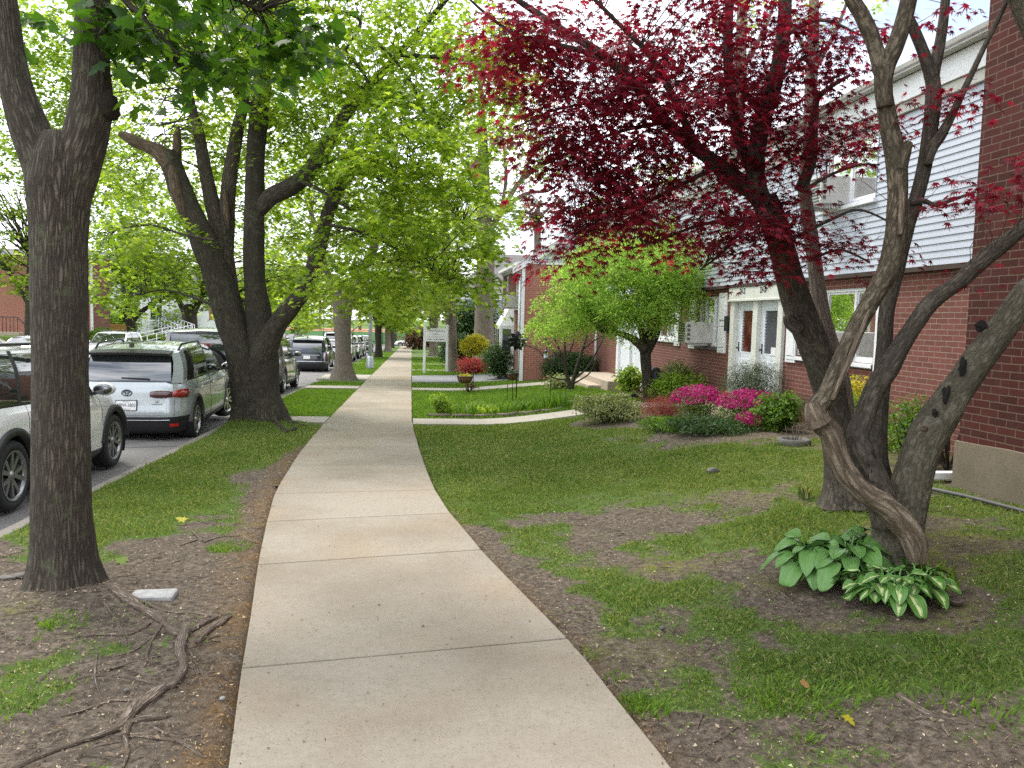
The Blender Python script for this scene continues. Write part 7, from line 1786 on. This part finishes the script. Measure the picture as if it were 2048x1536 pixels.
# concrete ring planter with dead stalks
b = gnd(1588, 888); t = thing('planter_ring', 'round grey stone planter ring with dry stalks in the mossy bed', 'planter', b)
m = MB(); m.lathe([(.20, -.03), (.21, .06), (.19, .075), (.16, .07), (.14, .03), (.13, .0)], 26, 0, None, b); m.build('ring', M['stone'], t); m = MB(); m.lathe([(.135, .028), (.0, .03)], 20, 0, None, b, cap=False); m.build('soil', M['joint'], t)
m = MB(); rr = np.random.default_rng(3)
for k in range(9): a = rr.uniform(0, 6.28); q = rr.uniform(0, .1); m.tube([(b[0]+q*math.cos(a), b[1]+q*math.sin(a), b[2]), (b[0]+q*2*math.cos(a), b[1]+q*2*math.sin(a), b[2]+rr.uniform(.1, .28))], .004, 4)
m.build('stalks', M['root'], t); under(t)
# bare stemmed shrub by the footing
b = gnd(1885, 905); t = thing('bare_shrub', 'bare dark stemmed shrub in the corner by the concrete footing', 'shrub', (5.55, 7.6, gzf(5.55, 7.6))); m = MB(); rr = np.random.default_rng(8)
for k in range(14):
    a = rr.uniform(0, 6.28); q = rr.uniform(.1, .26); h = rr.uniform(.35, .6); z = gzf(5.55, 7.6)
    m.tube(catmull([(5.55, 7.6, z-.02), (5.55+q*.6*math.cos(a), 7.6+q*.6*math.sin(a), z+h*.45), (5.55+q*math.cos(a), 7.6+q*math.sin(a), z+h)], 3), lerpl([.013, .010, .006], 3), 6)
m.build('stems', M['bark_dark'], t); under(t)
# black hose edging, pale stones, logs
m = MB(); m.tube([(4.2, 7.4, gzf(4.2, 7.4)+.02), (4.6, 6.9, gzf(4.6, 6.9)+.02), (4.72, 6.2, gzf(4.72, 6.2)+.025), (4.80, 5.4, gzf(4.8, 5.4)+.02), (4.85, 4.6, gzf(4.85, 4.6)+.02)], .018, 7, rough=.2); tag(m.build('garden_hose', M['cladding']), 'dark thin pipe lying along the footing of the brick wing', 'hose')
def stone(label, u, v, rad, mat, seed, name='stone', group=None):
    g = gnd(u, v); m = MB(); m.blob((g[0], g[1], g[2]+rad[2]*.35), rad, 14, 9, 0, seed, .35); tag(m.build(name, M[mat]), label, 'stone', group)
g = gnd(307, 1196); m = MB(); m.box((g[0], g[1], g[2]+.0), (.27, .17, .07), 0, .05); o = m.build('granite_block', M['palestone'], bevel=.018); tag(o, 'pale granite block set in the soil right of the nearest trunk', 'stone')
for lab, u, v, rad, mt, s in [('grey stone lying alone in the mossy lawn', 1425, 945, (.07, .045, .04), 'stone', 3), ('small round pebble in the grass below the dirt patch', 1325, 1257, (.02, .016, .012), 'stone', 4), ('pale pebble near the sidewalk edge at lower left', 445, 1398, (.014, .011, .009), 'palestone', 5), ('small dull pebble beside the bare roots', 253, 1382, (.015, .012, .009), 'stone', 6), ('larger flat stone at the left picture edge', 12, 1157, (.07, .04, .015), 'stone', 7), ('smaller flat stone beside the larger one at the left edge', 42, 1153, (.06, .04, .02), 'stone', 8), ('grey pebble at the sidewalk edge below the grass tuft', 1165, 1322, (.03, .025, .02), 'stone', 9)]: stone(lab, u, v, rad, mt, s)
for i, px in enumerate([[(1795,1388),(1830,1410),(1855,1425),(1880,1432),(1935,1445)], [(1820,1438),(1850,1432),(1880,1430)], [(1885,1450),(1900,1470)], [(1990,1440),(2030,1468),(2060,1480)], [(1415,1485),(1440,1475),(1475,1452)], [(1405,1425),(1395,1455)], [(1385,1060),(1330,1062)], [(1140,1040),(1165,1047)], [(1560,1180),(1590,1205),(1618,1228)], [(1555,1210),(1620,1222)]]):
    m = rootline(px, [.022, .014, .014, .018, .010, .008, .006, .007, .012, .008][i], .006, 60+i, 7)
    tag(m.build('root', M['root']), ['thick bare root at the lower right of the lawn', 'thin root crossing the thick one at lower right', 'short stub root below the thick one', 'bare root at the right picture edge', 'curved pale root in the dirt near the sidewalk', 'short upright thin root in the dirt near the sidewalk', 'fallen twig on the middle dirt patch', 'short dark twig left of the middle dirt patch', 'twig slanting below the big hosta', 'level twig crossing under the big hosta'][i], 'root')
g = gnd(1912, 1208); m = MB(); m.lathe([(.03, 0), (.045, .02), (.05, .03), (.04, .028), (.02, .012)], 16, 0, None, g); tag(m.build('bark_dish', M['root']), 'small hollow bark piece beside the seedlings', 'bark piece')
def fallen(label, u, v, s, tpl, mat, seed):
    g = gnd(u, v); r_ = np.random.default_rng(seed); V = leaf_arrays(np.array([[g[0], g[1], g[2]+.03]]), np.array([s]), np.array([[.2, -.3, 1.]]), tpl, r_); tag(leaf_mesh('fallen_leaf', [(V, len(tpl))], M[mat]), label, 'leaf')
fallen('fallen brown leaf on the grass tuft', 1612, 1388, .09, T_OVAL, 'litter_orange', 1); fallen('fallen yellow green maple leaf at the lower right', 1690, 1442, .06, T_MAPLE, 'leaf_gold', 2); fallen('fallen light green leaf right of the nearest trunk', 240, 1122, .10, T_MAPLE, 'leaf_lime', 3); fallen('fallen pale leaf by the grass beyond the trunk', 372, 1046, .10, T_MAPLE, 'leaf_gold', 4)

# bench, ramp, court fence, yellow sign
def bench(label, p, rz, L=1.5):
    t = thing('park_bench', label, 'bench', p, rz); m = MB()
    for k in range(4): m.bb(-L/2, L/2, -.02+.11*k, .07+.11*k, .42, .46)
    m.build('seat', M['orangewood'], t); m = MB()
    for k in range(4): m.bb(-L/2, L/2, .42+.02*k, .45+.02*k, .52+.11*k, .61+.11*k)
    m.build('backrest', M['orangewood'], t)
    for x in (-L/2+.12, L/2-.12):
        m = MB(); m.bb(x-.03, x+.03, 0, .06, 0, .42); m.bb(x-.03, x+.03, .38, .44, 0, .9); m.build('leg', M['blackmetal'], t)
p = gnd(955, 722); bench('orange wooden bench beside the yellow green bush', (2.55, 39.0, gzf(2.55, 39)), R(-100))
p = onY(236, 660, 72); bench('orange bench on the lawn across the street', (p[0], p[1], gzf(p[0], p[1])), R(180), 2.4)
t = thing('wheelchair_ramp', 'white railed wheelchair ramp across the street above the silver crossover', 'ramp', (-19, 58, 0))
p0 = onY(262, 690, 56); p1 = onY(372, 656, 60); p2 = onY(330, 656, 63); zb0 = gzf(p0[0], p0[1])
m = MB()
a = Vector((p0[0], 56, -1.2)); b2 = Vector((p1[0], 60, -.35)); c2 = Vector((p1[0]-2.2, 63, .1))
m.bar(a, b2, 1.2, .1); m.bar(b2, c2, 1.2, .1); m.build('deck', M['path'], t)
for (q0, q1) in ((a, b2), (b2, c2)):
    for off in (-.6, .6):
        m = MB(); d = (q1-q0); nrm = Vector((-d.y, d.x, 0)).normalized()*off
        for hh in (.35, .65, 1.0): m.tube([q0+nrm+Vector((0, 0, hh)), q1+nrm+Vector((0, 0, hh))], .03, 5)
        for k in range(7): q = q0+d*(k/6)+nrm; m.tube([q, q+Vector((0, 0, 1.0))], .03, 5)
        m.build('railing', M['whitesign'], t)
under(t)
t = thing('court_fence', 'green screened tennis court fence closing the end of the street', 'fence', (0, END+18, 0)); zf_ = SL*(END+16)
m = MB(); m.bb(-90, 60, END+18, END+18.05, zf_-.3, zf_+2.0); m.build('windscreen', M['fencegreen'], t)
m = MB()
for x in range(-90, 61, 5): m.tube([(x, END+17.9, zf_-.3), (x, END+17.9, zf_+3.2)], .05, 5)
m.tube([(-90, END+17.9, zf_+3.2), (60, END+17.9, zf_+3.2)], .04, 5); m.build('frame', M['blackmetal'], t); under(t)
sheet('court', np.linspace(-90, 60, 4), np.array([END+19, END+45]), lambda x, y: 0*x+zf_+2.06, M['court'], attr=False)
p = onY(615, 656, END+3); t = thing('yellow_sign', 'yellow warning sign by the far junction', 'sign', (p[0], p[1], gzf(p[0], p[1]))); m = MB(); m.prism([(0, -.75), (.75, 0), (0, .75), (-.75, 0)], .05, 0, Matrix(((1, 0, 0, p[0]), (0, 0, 1, p[1]), (0, 1, 0, p[2]), (0, 0, 0, 1)))); m.build('panel', M['yellow'], t); m = MB(); m.tube([(p[0], p[1]+.1, gzf(p[0], p[1])), (p[0], p[1]+.1, p[2]+.6)], .05, 6); m.build('post', M['steel'], t); under(t)
# ------------------------------------------------------------------ camera, sky, sun
cam = bpy.data.cameras.new('camera'); co_ = bpy.data.objects.new('camera', cam); COL.objects.link(co_)
Mx = Matrix(((RR[0], UU[0], -F_[0], 0), (RR[1], UU[1], -F_[1], 0), (RR[2], UU[2], -F_[2], EYE), (0, 0, 0, 1)))
co_.matrix_world = Mx
cam.sensor_width = 36; cam.sensor_fit = 'HORIZONTAL'; cam.lens = FPX/2048*36; cam.clip_start = .05; cam.clip_end = 3000
sc.camera = co_
w = bpy.data.worlds.new('World'); sc.world = w; w.use_nodes = True
nt = w.node_tree; bg = nt.nodes['Background']
sky = nt.nodes.new('ShaderNodeTexSky'); sky.sky_type = 'NISHITA'; sky.sun_disc = False
SE, SA = R(58), R(-35)
sky.sun_elevation = SE; sky.sun_rotation = SA; sky.air_density = 1.0; sky.dust_density = 2.0
tc = nt.nodes.new('ShaderNodeTexCoord')
mp = nt.nodes.new('ShaderNodeMapping'); mp.inputs['Scale'].default_value = (1.0, 1.0, 2.2); nt.links.new(tc.outputs['Generated'], mp.inputs[0])
cl = noi(nt, mp.outputs[0], 2.2, 7, .6)
fac = ramp(nt, cl, [(0.36, 0.15), (0.56, 1.0)])
skyc = mixc(nt, fac, sky.outputs[0], (13.5, 13.9, 14.6))
nt.links.new(skyc, bg.inputs[0]); bg.inputs[1].default_value = 0.125
sun = bpy.data.lights.new('sun', 'SUN'); sun.energy = 2.0; sun.angle = R(12); sun.color = (1.0, .96, .88)
so = bpy.data.objects.new('sun', sun); COL.objects.link(so)
# the sky's sun_rotation turns clockwise from +Y seen from above
dirv = Vector((math.sin(SA)*math.cos(SE), math.cos(SA)*math.cos(SE), math.sin(SE)))
so.rotation_euler = dirv.to_track_quat('Z', 'Y').to_euler(); so.location = (0, 0, 30)
sc.view_settings.view_transform = 'Standard'; sc.view_settings.look = 'None'; sc.view_settings.gamma = 1; sc.view_settings.exposure = 0.78
sc.cycles.max_bounces = 7; sc.cycles.diffuse_bounces = 3; sc.cycles.transmission_bounces = 4; sc.cycles.transparent_max_bounces = 12
sc.cycles.caustics_reflective = False; sc.cycles.caustics_refractive = False
sc.cycles.sample_clamp_indirect = 6
sc.cycles.use_denoising = False
bpy.context.view_layer.update()
